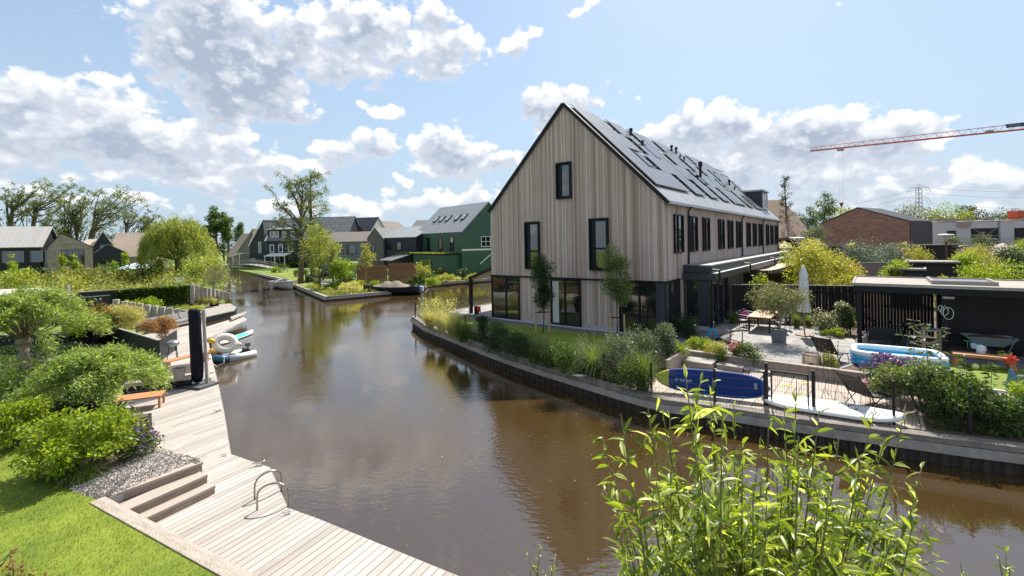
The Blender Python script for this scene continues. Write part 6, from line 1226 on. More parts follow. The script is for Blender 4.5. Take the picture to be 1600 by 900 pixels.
mb.add(vs, [(i * n_ + j, i * n_ + (j + 1) % n_, (i + 1) * n_ + (j + 1) % n_, (i + 1) * n_ + j) for i in range(len(prof) - 1) for j in range(n_)] + [tuple(range(n_ - 1, -1, -1)), tuple((len(prof) - 1) * n_ + j for j in range(n_))]); mb.build('cover', mat('black_cover', (.004, .005, .012), .6, .3, 2, bump=.4, bscale=4, spec=.2), root, smooth=True)
MB().tube([(.3, .12, 0), (.2, .1, 2.7)], .055, 8).build('mast', POSTW, root)
# ---- furniture on the deck, partly under the willow
CSH = mat('grey_cushion', (.22, .21, .21), .9, .1, 6); CREAM = mat('cream_cushion', (.42, .36, .3), .9, .1, 6)
def sofa(name, lab, p, rot, L_, wd, m, cm, ncush=2, back=.72, cat_='outdoor sofa'):
    r = thing(name, lab, cat_, p, rot); MB().box(-L_ / 2, L_ / 2, 0, wd, .14, .26).build('frame', m, r, bevel=.01); MB().box(-L_ / 2, L_ / 2, wd - .05, wd, .26, back - .12).build('back_frame', m, r)
    for k in range(ncush):
        a, b_ = -L_ / 2 + L_ * k / ncush + .02, -L_ / 2 + L_ * (k + 1) / ncush - .02; MB().box(a, b_, .02, wd - .2, .27, .42).build('seat_cushion', cm, r, bevel=.04); MB().slab([(a, wd - .28, .42), (b_, wd - .28, .42), (b_, wd - .1, back), (a, wd - .1, back)], .16).build('back_cushion', cm, r, bevel=.04)
    for sx_ in (-L_ / 2 + .06, L_ / 2 - .06):
        for y in (.06, wd - .06): MB().box(sx_ - .03, sx_ + .03, y - .03, y + .03, 0, .14).build('leg', m, r)
    return r
pa, pb = G(232, 522, -.4), G(322, 503, -.4)
sofa('outdoor_sofa', 'long outdoor sofa with grey back cushions behind the covered parasol', ((pa[0] + pb[0]) / 2, (pa[1] + pb[1]) / 2, -.4), dirrot(pa, pb), math.dist(pa, pb), .9, TIMG, CSH, 3, .8)
q = G(262, 614, -.4); r = sofa('deck_bench', 'black box bench with cream cushion half hidden by the willow', (q[0] - .4, q[1] + .1, -.4), .45, 1.9, .75, BLK, CREAM, 2, .75)
q = G(234, 638, -.4); root = thing('coffee_table', 'orange teak coffee table at the foot of the willow', 'table', (q[0] - .35, q[1] + .05, -.4), .45)
MB().box(-.6, .6, -.32, .32, .34, .38).build('tabletop', OWOOD, root)
for sx_ in (-.55, .55):
    for y in (-.27, .27): MB().box(sx_ - .03, sx_ + .03, y - .03, y + .03, 0, .34).build('leg', OWOOD, root)
q = G(274, 575, -.4); root = thing('teak_bench', 'narrow orange teak bench beside the covered parasol', 'bench', (q[0] + .25, q[1] + .3, -.4), 1.25)
MB().box(-.9, .9, -.2, -.01, .36, .4).box(-.9, .9, .01, .2, .36, .4).build('seat', OWOOD, root)
for sx_ in (-.8, .8): MB().box(sx_ - .03, sx_ + .03, -.18, .18, 0, .36).build('leg', OWOOD, root)
small('plant_bucket', 'pale grey bucket pot on the deck bench under the willow', 'pot', (G(270, 596, 0)[0], G(270, 596, 0)[1] + .3, .02), [('pot', MB().lathe([(.15, 0), (.2, .34), (.19, .36), (.17, .3)], 18), mat('bucket_grey', (.3, .26, .24), .8)), ('soil', MB().lathe([(.17, .28), (.17, .3)], 14), SOIL)])
small('side_grill', 'small black and chrome grill standing behind the willow', 'barbecue', (G(270, 562, -.4)[0], G(270, 562, -.4)[1], -.4), [('bowl', MB().ball((0, 0, .72), .26, 14, 8, (1, 1, .6)), GREYM), ('leg', MB().tube([(-.15, 0, .6), (-.25, 0, 0)], .015, 6), BLK), ('leg', MB().tube([(.15, 0, .6), (.25, 0, 0)], .015, 6), BLK), ('leg', MB().tube([(0, .15, .6), (0, .25, 0)], .015, 6), BLK)])
small('planter_box', 'dark square planter at the deck edge under the lime shrub', 'planter', G(216, 676, -.4), [('box', MB().box(-.25, .25, -.2, .2, 0, .42), BLK), ('soil', MB().box(-.21, .21, -.16, .16, .42, .43), SOIL)], .45)
small('weeds_between_boards', 'tuft of weeds growing through the deck beside the parasol base', 'weeds', G(325, 592, -.4), [('foliage', MB().add([(0, 0, 0)], []), LF['mid'])]) if False else tuft('weed_tuft', 'tuft of weeds growing through the deck beside the parasol base', G(322, 597, -.4), .22, .3, 160, 'mid', .02)
tuft('weed_tuft', 'tuft of weeds between deck bench and covered parasol', G(286, 604, -.4), .2, .25, 140, 'mid', .02)
# ---- black planter wall
wpts = [D(0, 548, 21.5), (*G(108, 520, .55)[:2], 0), (*G(170, 508, .55)[:2], 0), (*G(248, 531, .55)[:2], 0)]
root = thing('planter_wall', 'black boarded planter wall with pointed corner behind the willows', 'planter wall', (*wpts[2][:2], -.45)); off = (*wpts[2][:2], -.45)
wp = [(-27, 21.5), wpts[1][:2], wpts[2][:2], wpts[3][:2]]
mb = MB(off=off); tp = MB(off=off)
for i in range(3): mb.bar((*wp[i], 0.03), (*wp[i + 1], 0.03), .06, .96); tp.bar((*wp[i], .53), (*wp[i + 1], .53), .1, .04)
mb.bar((*wp[3], .03), (wp[3][0] - 1.0, wp[3][1] + 2.4, .03), .06, .96); mb.build('boards', BLKW, root); tp.build('cap_board', TIMG, root)
for i, (px, pb, w_, hp, lf, lab, fl) in enumerate([(205, 520, 60, 40, 'straw', 'pale feathery grass mound in the black planter', ('red', 300, .055)), (182, 515, 40, 34, 'straw', 'pink tipped grasses at the corner of the black planter', ('orange', 260, .06)), (228, 528, 34, 26, 'rust', 'orange brown low plant at the right end of the black planter', None), (150, 508, 60, 24, 'mid', 'green plants with red flowers behind the black planter', ('red', 120, .14)), (256, 534, 30, 40, 'rust', 'dusky brown grass on the deck beside the planter', None), (120, 500, 40, 18, 'lime', 'light green foliage behind the planter top', None)]):
    bush(lab, px, pb, w_, hp, lf, z=.3 if i != 4 else -.4, ls=.14, aspect=.14 if lf in ('straw', 'rust', 'purple') else .5, flowers=fl, dens=4, group='plants in and around the black planter', Y=None if i == 4 else 24 - i * .4)
small('timber_beam', 'round pale log beam lying over the planter', 'beam', (*D(135, 504, 25)[:2], .55), [('log', MB().tube([(-.9, 0, .0), (.9, -.3, -.15)], .1, 10), TIMBER), ('support', MB().box(-.5, -.4, -.2, -.1, -.9, -.05), TIMG)])
# ---- hedges, fences and posts of the neighbour plots
def postrow(name, lab, pts, hgt, w_, group):
    for i, (p, hh) in enumerate(zip(pts, hgt)):
        o = MB().box(-w_ / 2, w_ / 2, -w_ / 2, w_ / 2, 0, hh).build(name, POSTW, None, p, bevel=.02); o.rotation_euler = (0, 0, .4 + .2 * math.sin(i)); tag(o, lab[i] if isinstance(lab, list) else lab, 'post', group)
n1 = 13; A_, B_ = Vector(G(182, 506, -.1)), Vector(G(318, 497, -.42)); tops = []; ordn = ['first', 'second', 'third', 'fourth', 'fifth', 'sixth', 'seventh', 'eighth', 'ninth', 'tenth', 'eleventh', 'twelfth', 'thirteenth']
pp = [tuple(A_.lerp(B_, k / (n1 - 1))) for k in range(n1)]; hh = [ZH(182 + 136 * k / 12, 468 + 20 * (k / 12) ** .8, pp[k][1]) - pp[k][2] for k in range(n1)]
postrow('wooden_post', ['%s grey wooden post from the left in the near row behind the sofa' % o for o in ordn], pp, hh, .30, 'near row of grey wooden posts')
n2 = 10; A_, B_ = Vector(G(301, 474, 0)), Vector(G(357, 468, -.3)); pp = [tuple(A_.lerp(B_, k / (n2 - 1))) for k in range(n2)]; hh = [ZH(301 + 56 * k / 9, 445 + 12 * (k / 9), pp[k][1]) - pp[k][2] for k in range(n2)]
postrow('wooden_post', ['%s grey post from the black fence in the far row by the olive' % o for o in ordn[:10]], pp, hh, .26, 'far row of grey wooden posts')
# long black fence with ivy
A_, B_ = G(100, 492, 0), G(297, 474, 0); root = thing('garden_wall_fence', 'long black garden fence overgrown with climbing ivy', 'fence', A_, dirrot(A_, B_)); L_ = math.dist(A_[:2], B_[:2]); h1 = ZH(100, 461, A_[1]); h2 = ZH(297, 444, B_[1]); hF = (h1 + h2) / 2
MB().box(0, L_, -.05, .05, 0, hF).build('boards', BLKW, root); MB().box(0, L_, -.1, .1, hF, hF + .06).build('cap_board', TIMBER, root)
rng = RNG(); n = 7000; P = np.stack([rng.uniform(.38 * L_, L_ - .3, n), -.15 - rng.uniform(0, .35, n), rng.uniform(0.1, 1, n) ** .8 * hF * 1.02], 1); V, Fq = leafgeo(P, .2, .75, .2, rng, np.array([[0, -1.2, 0]])); npmesh('ivy', V, Fq, LF['mid'], root)
A_, B_ = G(118, 500, 0), G(172, 494, 0); root = thing('low_black_fence', 'short black fence panel in front of the ivy fence', 'fence', A_, dirrot(A_, B_)); L_ = math.dist(A_[:2], B_[:2]); MB().box(-2, L_, -.05, .05, 0, ZH(150, 466, A_[1])).build('boards', BLKW, root); MB().box(-2, L_, -.1, .1, ZH(150, 466, A_[1]), ZH(150, 466, A_[1]) + .05).build('cap_board', GREYM, root)
bush('dense dark green clipped hedge below the black fences', 118, 504, 110, 36, 'dark', z=0, ls=.16, dens=4, clumps=30, crad=.3, Y=28, deep=1.6); bush('yellow green hedge between the wooden posts', 225, 497, 90, 28, 'lime', z=-.1, ls=.16, dens=3, clumps=24, Y=32, deep=1.2); bush('variegated low shrub behind the right end of the near posts', 300, 494, 50, 16, 'yellow', z=-.3, ls=.14, Y=34, dens=3)
bush('orange flushed shrub over the left end of the hedge', 88, 480, 30, 22, 'orange', z=0, ls=.14, Y=27, dens=2)
for i, px in enumerate([255, 264, 272, 282, 294, 301, 312, 322, 334]):
    p = G(px, 479 - i * .4, -.2); tuft('grass_tuft', '%s round pale grass tuft from the left along the ivy fence foot' % ordn[i], p, .75, .55, 260, 'straw', .05, group='round pale grass tufts by the far platform')
# far platform and potted olive
MBp = [g2(*p, -.4) for p in [(268,484),(360,474),(369,480),(366,485),(312,497),(262,492)]]
root = thing('landing_stage', 'far grey landing stage with the potted olive on its corner', 'landing stage', (*MBp[0], -.4)); MB(off=(*MBp[0], -.4)).prism(MBp, -.06 - .4, -.4).build('deck', TIMG, root); MB(off=(*MBp[0], -.4)).prism([(p[0] * .998, p[1]) for p in MBp], -1.2, -.5).build('skirt', BLK, root)
potted('potted_olive_tree', 'bare grey olive tree in a dark pot on the far landing stage', G(335, 478, -.4), .75, .38, 3.6, 1.25, 2600, .12, 'olive', BLK)
MBp = [g2(*p, -.4) for p in [(318,512),(378,494),(386,499),(330,527),(312,532)]]
root = thing('landing_stage', 'near grey landing stage beside the turquoise paddle board', 'landing stage', (*MBp[0], -.4)); MB(off=(*MBp[0], -.4)).prism(MBp, -.5, -.39).build('deck', DECK, root); MB(off=(*MBp[0], -.4)).prism([g2(*p, -.4) for p in [(360,499),(384,490),(386,493),(362,503)]], -.3, -.22).build('raised_board', TIMG, root)
MBp = [g2(*p, -.4) for p in [(225,520),(318,497),(323,512),(312,545),(240,562)]]
root = thing('neighbour_deck', 'grey deck with the outdoor sofa beyond the black planter', 'deck', (*MBp[0], -.4)); MB(off=(*MBp[0], -.4)).prism(MBp, -.5, -.395).build('deck_boards', DECK, root); MB(off=(*MBp[0], -.4)).prism([(p[0] + .05, p[1] - .05) for p in MBp], -.9, -.51).build('beam', DKWOOD, root)
a, b2 = G(332, 541, -.8), G(399, 517, -.8)
sp_ = supshape('paddle_board', 'white paddle board with turquoise deck floating beside the landing stage', ((a[0] + b2[0]) / 2, (a[1] + b2[1]) / 2, -.85), dirrot(a, b2), math.dist(a, b2) * .84, .7, .14, [SWHITE, STURQ], deckdraw=lambda t, j: 1 if (.12 < j < .4 and .3 < t < .8) else 0)
MB().bar((-2.4, 0, -.02), (-2.5, 0, -.2), .16, .02).build('fin', BLK, sp_)
# inflatable swan
WH2 = mat('inflatable_cream', (.7, .64, .55), .35, .05, 3, coat=.3); q = G(340, 552, -.4)
root = thing('inflatable_swan_ring', 'cream inflatable ring with an orange beaked head leaning at the deck edge', 'inflatable ring', (q[0] + .05, q[1] + .5, -.05), .6); root.scale = (.56,) * 3; root.rotation_euler = (1.15, .35, .45)
MB().tube([(.68 * math.cos(a), .56 * math.sin(a), 0) for a in np.linspace(0, 2 * PI, 28)], .31, 12, cap=False).build('ring', WH2, root, smooth=True); MB().tube([(.7, .1, 0), (1.05, .15, .12), (1.15, .15, .3)], [.2, .15, .06], 10).build('tail', WH2, root, smooth=True)
ORG = mat('orange_red_vinyl', (.65, .12, .03), .35, .1, 3); YE = mat('yellow_vinyl', (.65, .42, .04), .35, .1, 3)
MB().tube([(-.75, -.1, .1), (-1.0, -.1, .35), (-1.2, -.1, .2)], [.17, .2, .2], 10).build('head', YE, root, smooth=True); MB().tube([(-1.2, -.1, .15), (-1.35, -.1, -.1), (-1.4, -.1, -.25)], [.17, .12, .05], 10).build('beak', ORG, root, smooth=True)
root = thing('inflatable_ball', 'small yellow and red inflatable hanging at the deck edge below the cream ring', 'inflatable', (G(338, 556, -.6)[0] - .2, G(338, 556, -.6)[1] + .15, -.6)); MB().ball((0, 0, .1), .26, 14, 10).build('body', YE, root, smooth=True); MB().ball((.22, .05, .12), .17, 12, 8).build('tip', ORG, root, smooth=True)
# inflatable dinghy
a, b2 = G(337, 568, -.82), G(392, 556, -.82); root = thing('inflatable_dinghy', 'white and blue inflatable dinghy with a small outboard motor', 'dinghy', ((a[0] + b2[0]) / 2 - .25, (a[1] + b2[1]) / 2 + .3, -.74), dirrot(a, b2) + .1); root.scale = (.78,) * 3
DW = mat('dinghy_white', (.52, .54, .55), .45, .06, 3); DB = mat('dinghy_blue', (.03, .10, .2), .45, .1, 3); half = [(1.1, -.55, 0), (.2, -.58, 0), (-.55, -.5, .03), (-.95, -.28, .1), (-1.12, 0, .16)]
full = half + [(x, -y, z) for x, y, z in half[-2::-1]]
mb = MB(); mb.tube(half[:3], .21, 14); mb.tube([(x, -y, z) for x, y, z in half[:3]], .21, 14); mb.build('side_tube', DW, root, smooth=True); MB().tube([(x, y, z) for x, y, z in full[1:-1]][1:-1], [.212] * 5, 14).build('bow_tube', DB, root, smooth=True)
mb = MB(); mb.tube([(x, y * 1.0 - .21, z) for x, y, z in half[:4]], .02, 5); mb.build('rub_strake', BLK, root); MB().box(-.7, 1.0, -.4, .4, -.12, -.04).build('floor', DB, root); MB().box(.85, .9, -.38, .38, -.1, .3).build('transom', BLK, root); MB().box(.05, .28, -.45, .45, .12, .16).build('thwart', TIMG, root)
mt = MB(); mt.box(.86, 1.12, -.1, .1, .42, .64); mt.tube([(1.0, 0, .45), (1.02, 0, -.3)], .05, 8); mt.tube([(.95, 0, .5), (.5, .1, .55)], .02, 6); mt.build('outboard_motor', mat('motor_grey', (.12, .12, .14), .35), root, bevel=.02)
o = MB().tube([(-.15, -.2, .1), (.05, -.35, -.25), (.35, -.45, -.4), (.6, -.35, -.25), (.55, -.25, 0)], .02, 6).build('mooring_rope', mat('rope_white', (.6, .58, .52), .9), None, (a[0], a[1], -.45)); tag(o, 'white mooring rope looping from the deck to the dinghy bow', 'rope')
# grey shed roof at the left and white awning
root = thing('garden_shed', 'grey metal clad shed with pale flat roof at the left picture edge', 'shed', (*D(0, 470, 33)[:2], 0)); X0 = D(0, 470, 33)
q1 = P2(67, 31); zt = ZH(67, 457, 31); mbs = MB(off=X0); poly = [(q1[0], q1[1]), (q1[0] - 3.6, q1[1] + 4.2), (q1[0] - 16, q1[1] + 1), (q1[0] - 12.5, q1[1] - 9)]
MB(off=(*X0[:2], 0)).prism(poly, -.1, zt - .12).build('wall', boards('grey_metal_cladding', [(.16, .17, .175), (.20, .21, .215)], .6, 'W', gap=.05, gapcol=(.06, .06, .065), var=.3), root); MB(off=(*X0[:2], 0)).prism([(x + (.2 if i == 0 else 0), y - .2) for i, (x, y) in enumerate(poly)], zt - .12, zt).build('roof', mat('pale_roof_felt', (.42, .38, .35), .85, .1, 1), root)
root = thing('awning_cloth', 'white triangular awning stretched from the grey shed', 'awning', (*P2(68, 31), 0)); o_ = (*P2(68, 31), 0); q = [D(69, 458, 30.6), D(116, 461, 30), D(84, 457, 34), D(70, 463, 31)]
MB(off=o_).slab([q[0], q[3], q[1], q[2]], .03).build('cloth', WHITE, root); MB(off=o_).tube([(*q[1][:2], 0), (q[1][0], q[1][1], q[1][2] + .3)], .05, 8).build('pole', GREYM, root); tag(MB().box(-.09, .09, -.09, .09, 0, ZH(105, 446, 34)).build('wooden_post', POSTW, None, (*P2(105, 34), 0)), 'single dark post standing alone behind the awning tip', 'post')

groundcover('garden_undergrowth', 'dark leafy undergrowth below the pollard willows', [(-22, 19.5), (-17, 17.5), (-14, 14.9), (-12.2, 13)], [(-19, 13.4), (-15, 12.6), (-12, 11.2), (-10.2, 10)], 16000, .38, .11, 'mid', .08)
groundcover('garden_undergrowth_back', 'green undergrowth between the left pollard willow and the black planter wall', [(-27, 21), (-22, 22), (-17.6, 20.6)], [(-26, 16), (-21, 18.5), (-16.6, 17.6)], 9000, .35, .12, 'dark', .0)
# ================================================================ far left
REED = 'meadow'
rng = RNG(); mpoly = [(-40, 38), (-24, 41), g2(347, 452, 0), g2(351, 432, 0), (-50, 72), (-66, 78), (-110, 84), (-110, 44), (-60, 34)]
n = 60000; X_ = rng.uniform(-110, -24, n); Yy = rng.uniform(34, 84, n); k = inpoly(X_, Yy, mpoly) & (X_ > -1.25 * Yy); X_, Yy = X_[k], Yy[k]; n = len(X_)
hgt = 1.0 + .9 * np.sin(X_ * .35) * np.cos(Yy * .27) + .5 * np.sin(X_ * 1.1 + Yy); hgt = np.clip(hgt, .5, 2.4); t_ = rng.uniform(0, 1, n) ** .6
P = np.stack([X_, Yy, t_ * hgt + rng.uniform(0, .3, n)], 1); V, Fq = leafgeo(P, .34, .3, -.5, rng); o = npmesh('meadow_growth', V, Fq, LF['meadow']); tag(o, 'wild yellow green meadow growth between fence and far houses', 'wild meadow', kind='stuff')
for i, (px, w_, hp, lf, lab, Y) in enumerate([(40,36,34,'willow','bushy lime sapling in front of the black balcony house',48),(72,30,28,'mid','leafy shrub left of the grey brick house',50),(130,46,22,'meadow','lime green shrub below the brick house window',52),(205,60,24,'meadow','rusty yellow shrub clump in the meadow middle',55),(168,40,26,'mid','green shrub before the dark gables',58),(245,46,40,'willow','tall lime shrub at the left foot of the weeping willow',60),(20,60,28,'willow','lime bushes at the left meadow corner',44),(303,46,44,'willow','yellow leafed bush in front of the weeping willow',55),(330,40,38,'willow','lime waterside bush between willow and canal',56),(110,50,20,'yellow','low yellow herbs in the meadow',46),(225,40,22,'dark','dark reeds left of the willow trunk',57)]):
    bush(lab, px, 452 if Y < 50 else 440, w_, hp, lf, z=0, ls=.3, Y=Y, dens=1.8, group='wild shrubs in the meadow', clumps=16)
for i, (px, top, Y, lab) in enumerate([(98, 383, 60, 'narrow columnar young tree left of the brick house window'), (118, 390, 60, 'narrow columnar young tree right of the brick house window'), (197, 388, 64, 'narrow columnar young tree before the dark gable'), (22, 388, 50, 'loose young tree before the black balcony house'), (180, 400, 62, 'small columnar tree left of the dark gable'), (250, 398, 58, 'thin pointed young tree left of the willow')]):
    ptree(lab, px, 440, 12 if i != 3 else 30, top, 'lime', Y=Y, z=0, thf=.1, dens=1.8 if i != 3 else .8, clumps=14, shape='cone', tr=.05, crad=.7 if i != 3 else .35, group='young trees in the meadow')
# weeping willow
def weeping():
    rng = RNG(); Y = 60.; base = (*P2(276, Y), 0); root = thing('weeping_willow', 'large pale yellow green weeping willow on the canal bank', 'willow tree', base); mb = MB(); mb.tube([(0, 0, -.2), (.2, 0, 2.2), (-.1, 0, 4)], [.5, .38, .3], 9); parts = []
    def X(px): return (px - 276) / F * Y
    top = ZH(276, 330, Y)
    for k in range(330):
        a = rng.uniform(0, 2 * PI); r_ = math.sqrt(rng.uniform(0, 1)); x = math.cos(a) * r_ * X(276 + 58) + .2; y = math.sin(a) * r_ * 4.2; e = math.sqrt(max(0, 1 - r_ * r_)); zt = 3.2 + (top - 3.2) * (e ** .8) * rng.uniform(.7, 1.0); st = np.array([x * .85, y * .85, zt]); ln = rng.uniform(.25, .75) * zt * (.5 + .5 * r_); sway = x * .12 + .15
        if k % 4 == 0: mb.tube([(0, 0, 3.0), (x * .4, y * .4, zt * .75), tuple(st)], [.12, .06, .015], 5)
        m_ = 85; t_ = rng.uniform(0, 1, m_)[:, None]; q = st + np.array([sway, y * .1, -ln]) * t_ + np.array([0, 0, .0]) + rng.normal(size=(m_, 3)) * np.array([.16, .16, .12]); q[:, 2] = np.maximum(q[:, 2], .2); parts.append(leafgeo(q, .34, .2, 1.3, rng))
    mb.build('trunk', BARK, root, smooth=True); V, Fq = cat(parts); npmesh('crown', V, Fq, LF['willow'], root)
weeping()
# houses on the left
def face(pa, pb, Ya):
    a = P2(pa, Ya); t0, t1 = (pa - 800) / F, (pb - 800) / F; m_ = (t0 + t1) / 2; dx, dy = 1, -m_; L_ = (t1 * a[1] - a[0]) / (dx - t1 * dy); return a, (a[0] + dx * L_, a[1] + dy * L_)
BRG = bricks('grey_brown_brick', (.26, .20, .165), (.36, .30, .25), (.34, .31, .28), .9, .22, 'W', .02)
a, b2 = P2(-70, 62), P2(63, 66)
bl = gh('black_balcony_house', 'black house with pale metal roof and a recessed balcony at the left edge', a, b2, 7, 5.15, 8.0, -.1, BLKW, boards('pale_metal_roof', [(.42, .40, .38), (.46, .44, .42)], .6, 'X', gap=.05, gapcol=(.3, .29, .28), var=.2, rough=.5), 'x', .3, [('f', 7.4, 2.9, 1.3, 1.6, dict(frame=GREYM)), ('f', 8.9, 2.0, 2.3, 2.6, dict(frame=GREYM, mull=(.25,))), ('f', 4.5, 2.9, 2.2, 1.6, dict(frame=GREYM)), ('r', 2.5, 2.5, 1.0, 2.0, dict(frame=GREYM))])
MB(M=Matrix()).box(8.7, 11.4, -.3, -.02, 1.75, 1.95).build('balcony_slab', ZINC, bl); mb = MB(M=Matrix()); mb.box(8.75, 11.3, -.25, -.2, 2.75, 2.8)
for x in np.arange(8.8, 11.3, .25): mb.box(x, x + .03, -.25, -.22, 1.95, 2.75)
mb.build('balcony_rail', GREYM, bl)
a, b2 = face(74, 145, 64)
gh('brick_gable_house', 'pale grey brown brick house with low gable and large dark window', a, b2, 9, 4.9, 6.9, -.1, BRG, BLK, 'y', .05, [('f', 1.35, 2.35, 2.4, 2.2, dict(mull=(.25, .5, .75))), ('f', 1.35, -.1, 2.4, 2.2, dict(mull=(.2, .4, .6, .8)))], rx=.3, roofth=.06)
gh('dark_gable_house', 'blue black house with tall gable behind the lower black gable', *face(144, 178, 88), 10, 5.0, 8.0, -.1, NVW, TILEL, 'y', .1, [('f', 1.0, 4.8, .7, .7, {})])
MBx = gh('low_black_gable_house', 'low black gabled house with a horizontal window band', *face(147, 197, 78), 8, 3.9, 5.4, -.1, NVW, GREYM, 'y', .1, [('f', .9, 2.2, 1.8, .8, dict(mull=(.5,)))], rx=.4)
gh('sand_roof_house', 'house with pale sand tiled roof and skylights left of the willow', P2(165, 96), P2(232, 98), 9, 3.0, 8.0, -.1, mat('pale_tan_render', (.35, .28, .22), .8), TILEL, 'x', .2, [('f', 5.5, .5, 1.5, 2, {})])
gh('sand_roof_house_end', 'sand tiled house end behind the grey brown brick house', P2(120, 92), P2(152, 93), 8, 4.6, 6.6, -.1, mat('tan_render2', (.33, .27, .22), .8), TILEL, 'x', .2, [('f', 1, 2, 1, 1, {})])
small('market_parasol', 'open pale blue white parasol between dark house and willow', 'parasol', (*P2(213, 62), 0), [('canopy', MB().lathe([(2.2, 1.9), (1.2, 2.35), (.05, 2.65)], 8), mat('blue_white_cloth', (.5, .6, .7), .8)), ('pole', MB().tube([(0, 0, 0), (0, 0, 2.5)], .04, 6), GREYM)])
small('info_panel', 'small white information panel on posts at the willow foot', 'sign', (*P2(280, 50), 0), [('panel', MB().box(-.45, .45, -.03, .03, .75, 1.35), WHITE), ('post', MB().box(-.42, -.36, .03, .08, 0, 1.3), BLK), ('post', MB().box(.36, .42, .03, .08, 0, 1.3), BLK)])
# wind swept poplars and other tall trees
def windtree(lab, px, Y, pytop, wpx, lean, leaf='mid', dens=1.0, thf=.35, seed=None, n=5200, group='wind swept tall trees at the left'):
    rng = RNG(); base = (*P2(px, Y), 0); root = thing('poplar_tree', lab, 'tree', base, 0, group); h = ZH(px, pytop, Y); w_ = wpx * Y / F; mb = MB(); th = h * thf; mb.tube([(0, 0, -.2), (lean * .05, 0, th * .5), (lean * .12, 0, th), (lean * .3, 0, h * .7)], [h * .028, h * .022, h * .018, h * .008], 8); C = []; Rr = []
    for k in range(20):
        s0 = th * .8 + (h * .7 - th * .8) * rng.uniform(0, 1); f = (s0 - th * .8) / (h * .7 - th * .8 + .01); an = rng.uniform(-1, 1); end = np.array([lean * .3 * f + (an * .45 + .32 * np.sign(lean)) * w_, rng.uniform(-.3, .3) * w_, min(h, s0 + (h - s0) * rng.uniform(.35, .95))]); st = np.array([lean * .2 * f, 0, s0]); md = (st + end) / 2 + np.array([-.04 * w_ * np.sign(lean), 0, -.04 * h]); mb.tube([tuple(st), tuple(md), tuple(end)], [h * .008, h * .005, h * .0015], 5)
        for j in range(7):
            t_ = rng.uniform(.4, 1.1); q = st + (end - st) * t_ + rng.normal(size=3) * w_ * .055; C.append(q); Rr.append(w_ * rng.uniform(.03, .07)); mb.tube([tuple(st + (end - st) * min(1, t_)), tuple(q)], [.05, .015], 4)
    mb.build('trunk', BARK, root, smooth=True); V, Fq = clump_leaves(rng, C, Rr, n, max(.3, 2.0 * Y / F), .55, .1, .7, .6); npmesh('crown', V, Fq, LF['airy' if leaf == 'mid' else leaf], root)
windtree('wind swept tree with two dense stems at the far left', 14, 112, 283, 62, 4, 'mid', n=3400); windtree('wind swept poplar second from the left edge', 46, 112, 284, 84, 6, 'mid', n=4600); windtree('leaning poplar with bare trunk above the brick house', 104, 110, 290, 62, 6, 'mid', n=3600); windtree('big one sided leaning poplar above the brick gable', 136, 108, 294, 98, 10, 'mid', n=5200); windtree('thin sparse leafed tree between poplars and willow', 196, 118, 318, 34, 1, 'grey', n=700, thf=.5); windtree('half bare tree just left of the willow crown', 222, 115, 326, 34, 1, 'mid', n=1800); windtree('small lime crowned tree low between the poplars', 68, 106, 330, 40, 2, 'mid', n=2600, thf=.2); ptree('full round dark tree right of the willow', 337, 400, 34, 321, 'mid', Y=130, z=0, thf=.3, dens=3.2, clumps=34, crad=.3); ptree('second full round dark tree right of the willow', 356, 400, 32, 322, 'mid', Y=132, z=0, thf=.3, dens=3.2, clumps=34, crad=.3); ptree('low dark round tree behind the sandy roof', 376, 400, 20, 347, 'mid', Y=128, z=0, thf=.3, dens=3, clumps=20); windtree('small tree between the two leaning poplars', 119, 112, 330, 24, 1, 'mid', n=1500)
# distant tree belts: a few broad crowns each a thing
for i, (px, w_, top, Y, lf, lab) in enumerate([(-10,70,350,150,'mid','low green tree belt crown behind the black balcony house'),(90,60,352,150,'mid','low green crown behind the brick house'),(170,60,358,155,'dark','low dark crown behind the sand roofs'),(232,50,352,150,'mid','green crown behind the left side of the willow'),(350,40,372,160,'dark','dark low crown behind the sandy canal house'),(400,40,372,170,'mid','low crown behind the canal end houses'),(590,60,364,190,'dark','dark distant crown between the dark and solar roofs'),(640,60,366,190,'mid','distant green crown behind the dark house roof'),(545,40,366,180,'dark','small distant crown right of the solar roof'),
   (1262,40,312,98,'mid','full green tree right of the thatched house'),(1290,44,298,99,'mid','tall loose green tree behind the brick gable left slope'),(1315,60,322,102,'lime','bright crown over the left slope of the brick gable'),(1268,40,350,70,'mid','lower green crown at the left wall of the brick house'),
   (1430,90,322,170,'olive','broad pale green crown under the pylon'),(1487,70,322,160,'lime','yellow green crown left of the dark round tree'),(1512,34,310,165,'dark','dark rounded tree standing over the building site'),(1545,44,328,175,'dark','low dark conifer group right of the dark round tree'),(1592,70,318,170,'mid','green crown at the right picture edge'),(1655,90,312,150,'mid','green crown beyond the right picture edge'),(1460,60,334,150,'mid','low green crown right of the brick house roof')]):
    ptree(lab, px, 380, w_, top, lf, Y=Y, z=0, thf=.2, dens=1.5, clumps=26, group='distant trees on the horizon', shape='flat' if i % 3 == 0 else 'round', tr=.3, crad=.33)
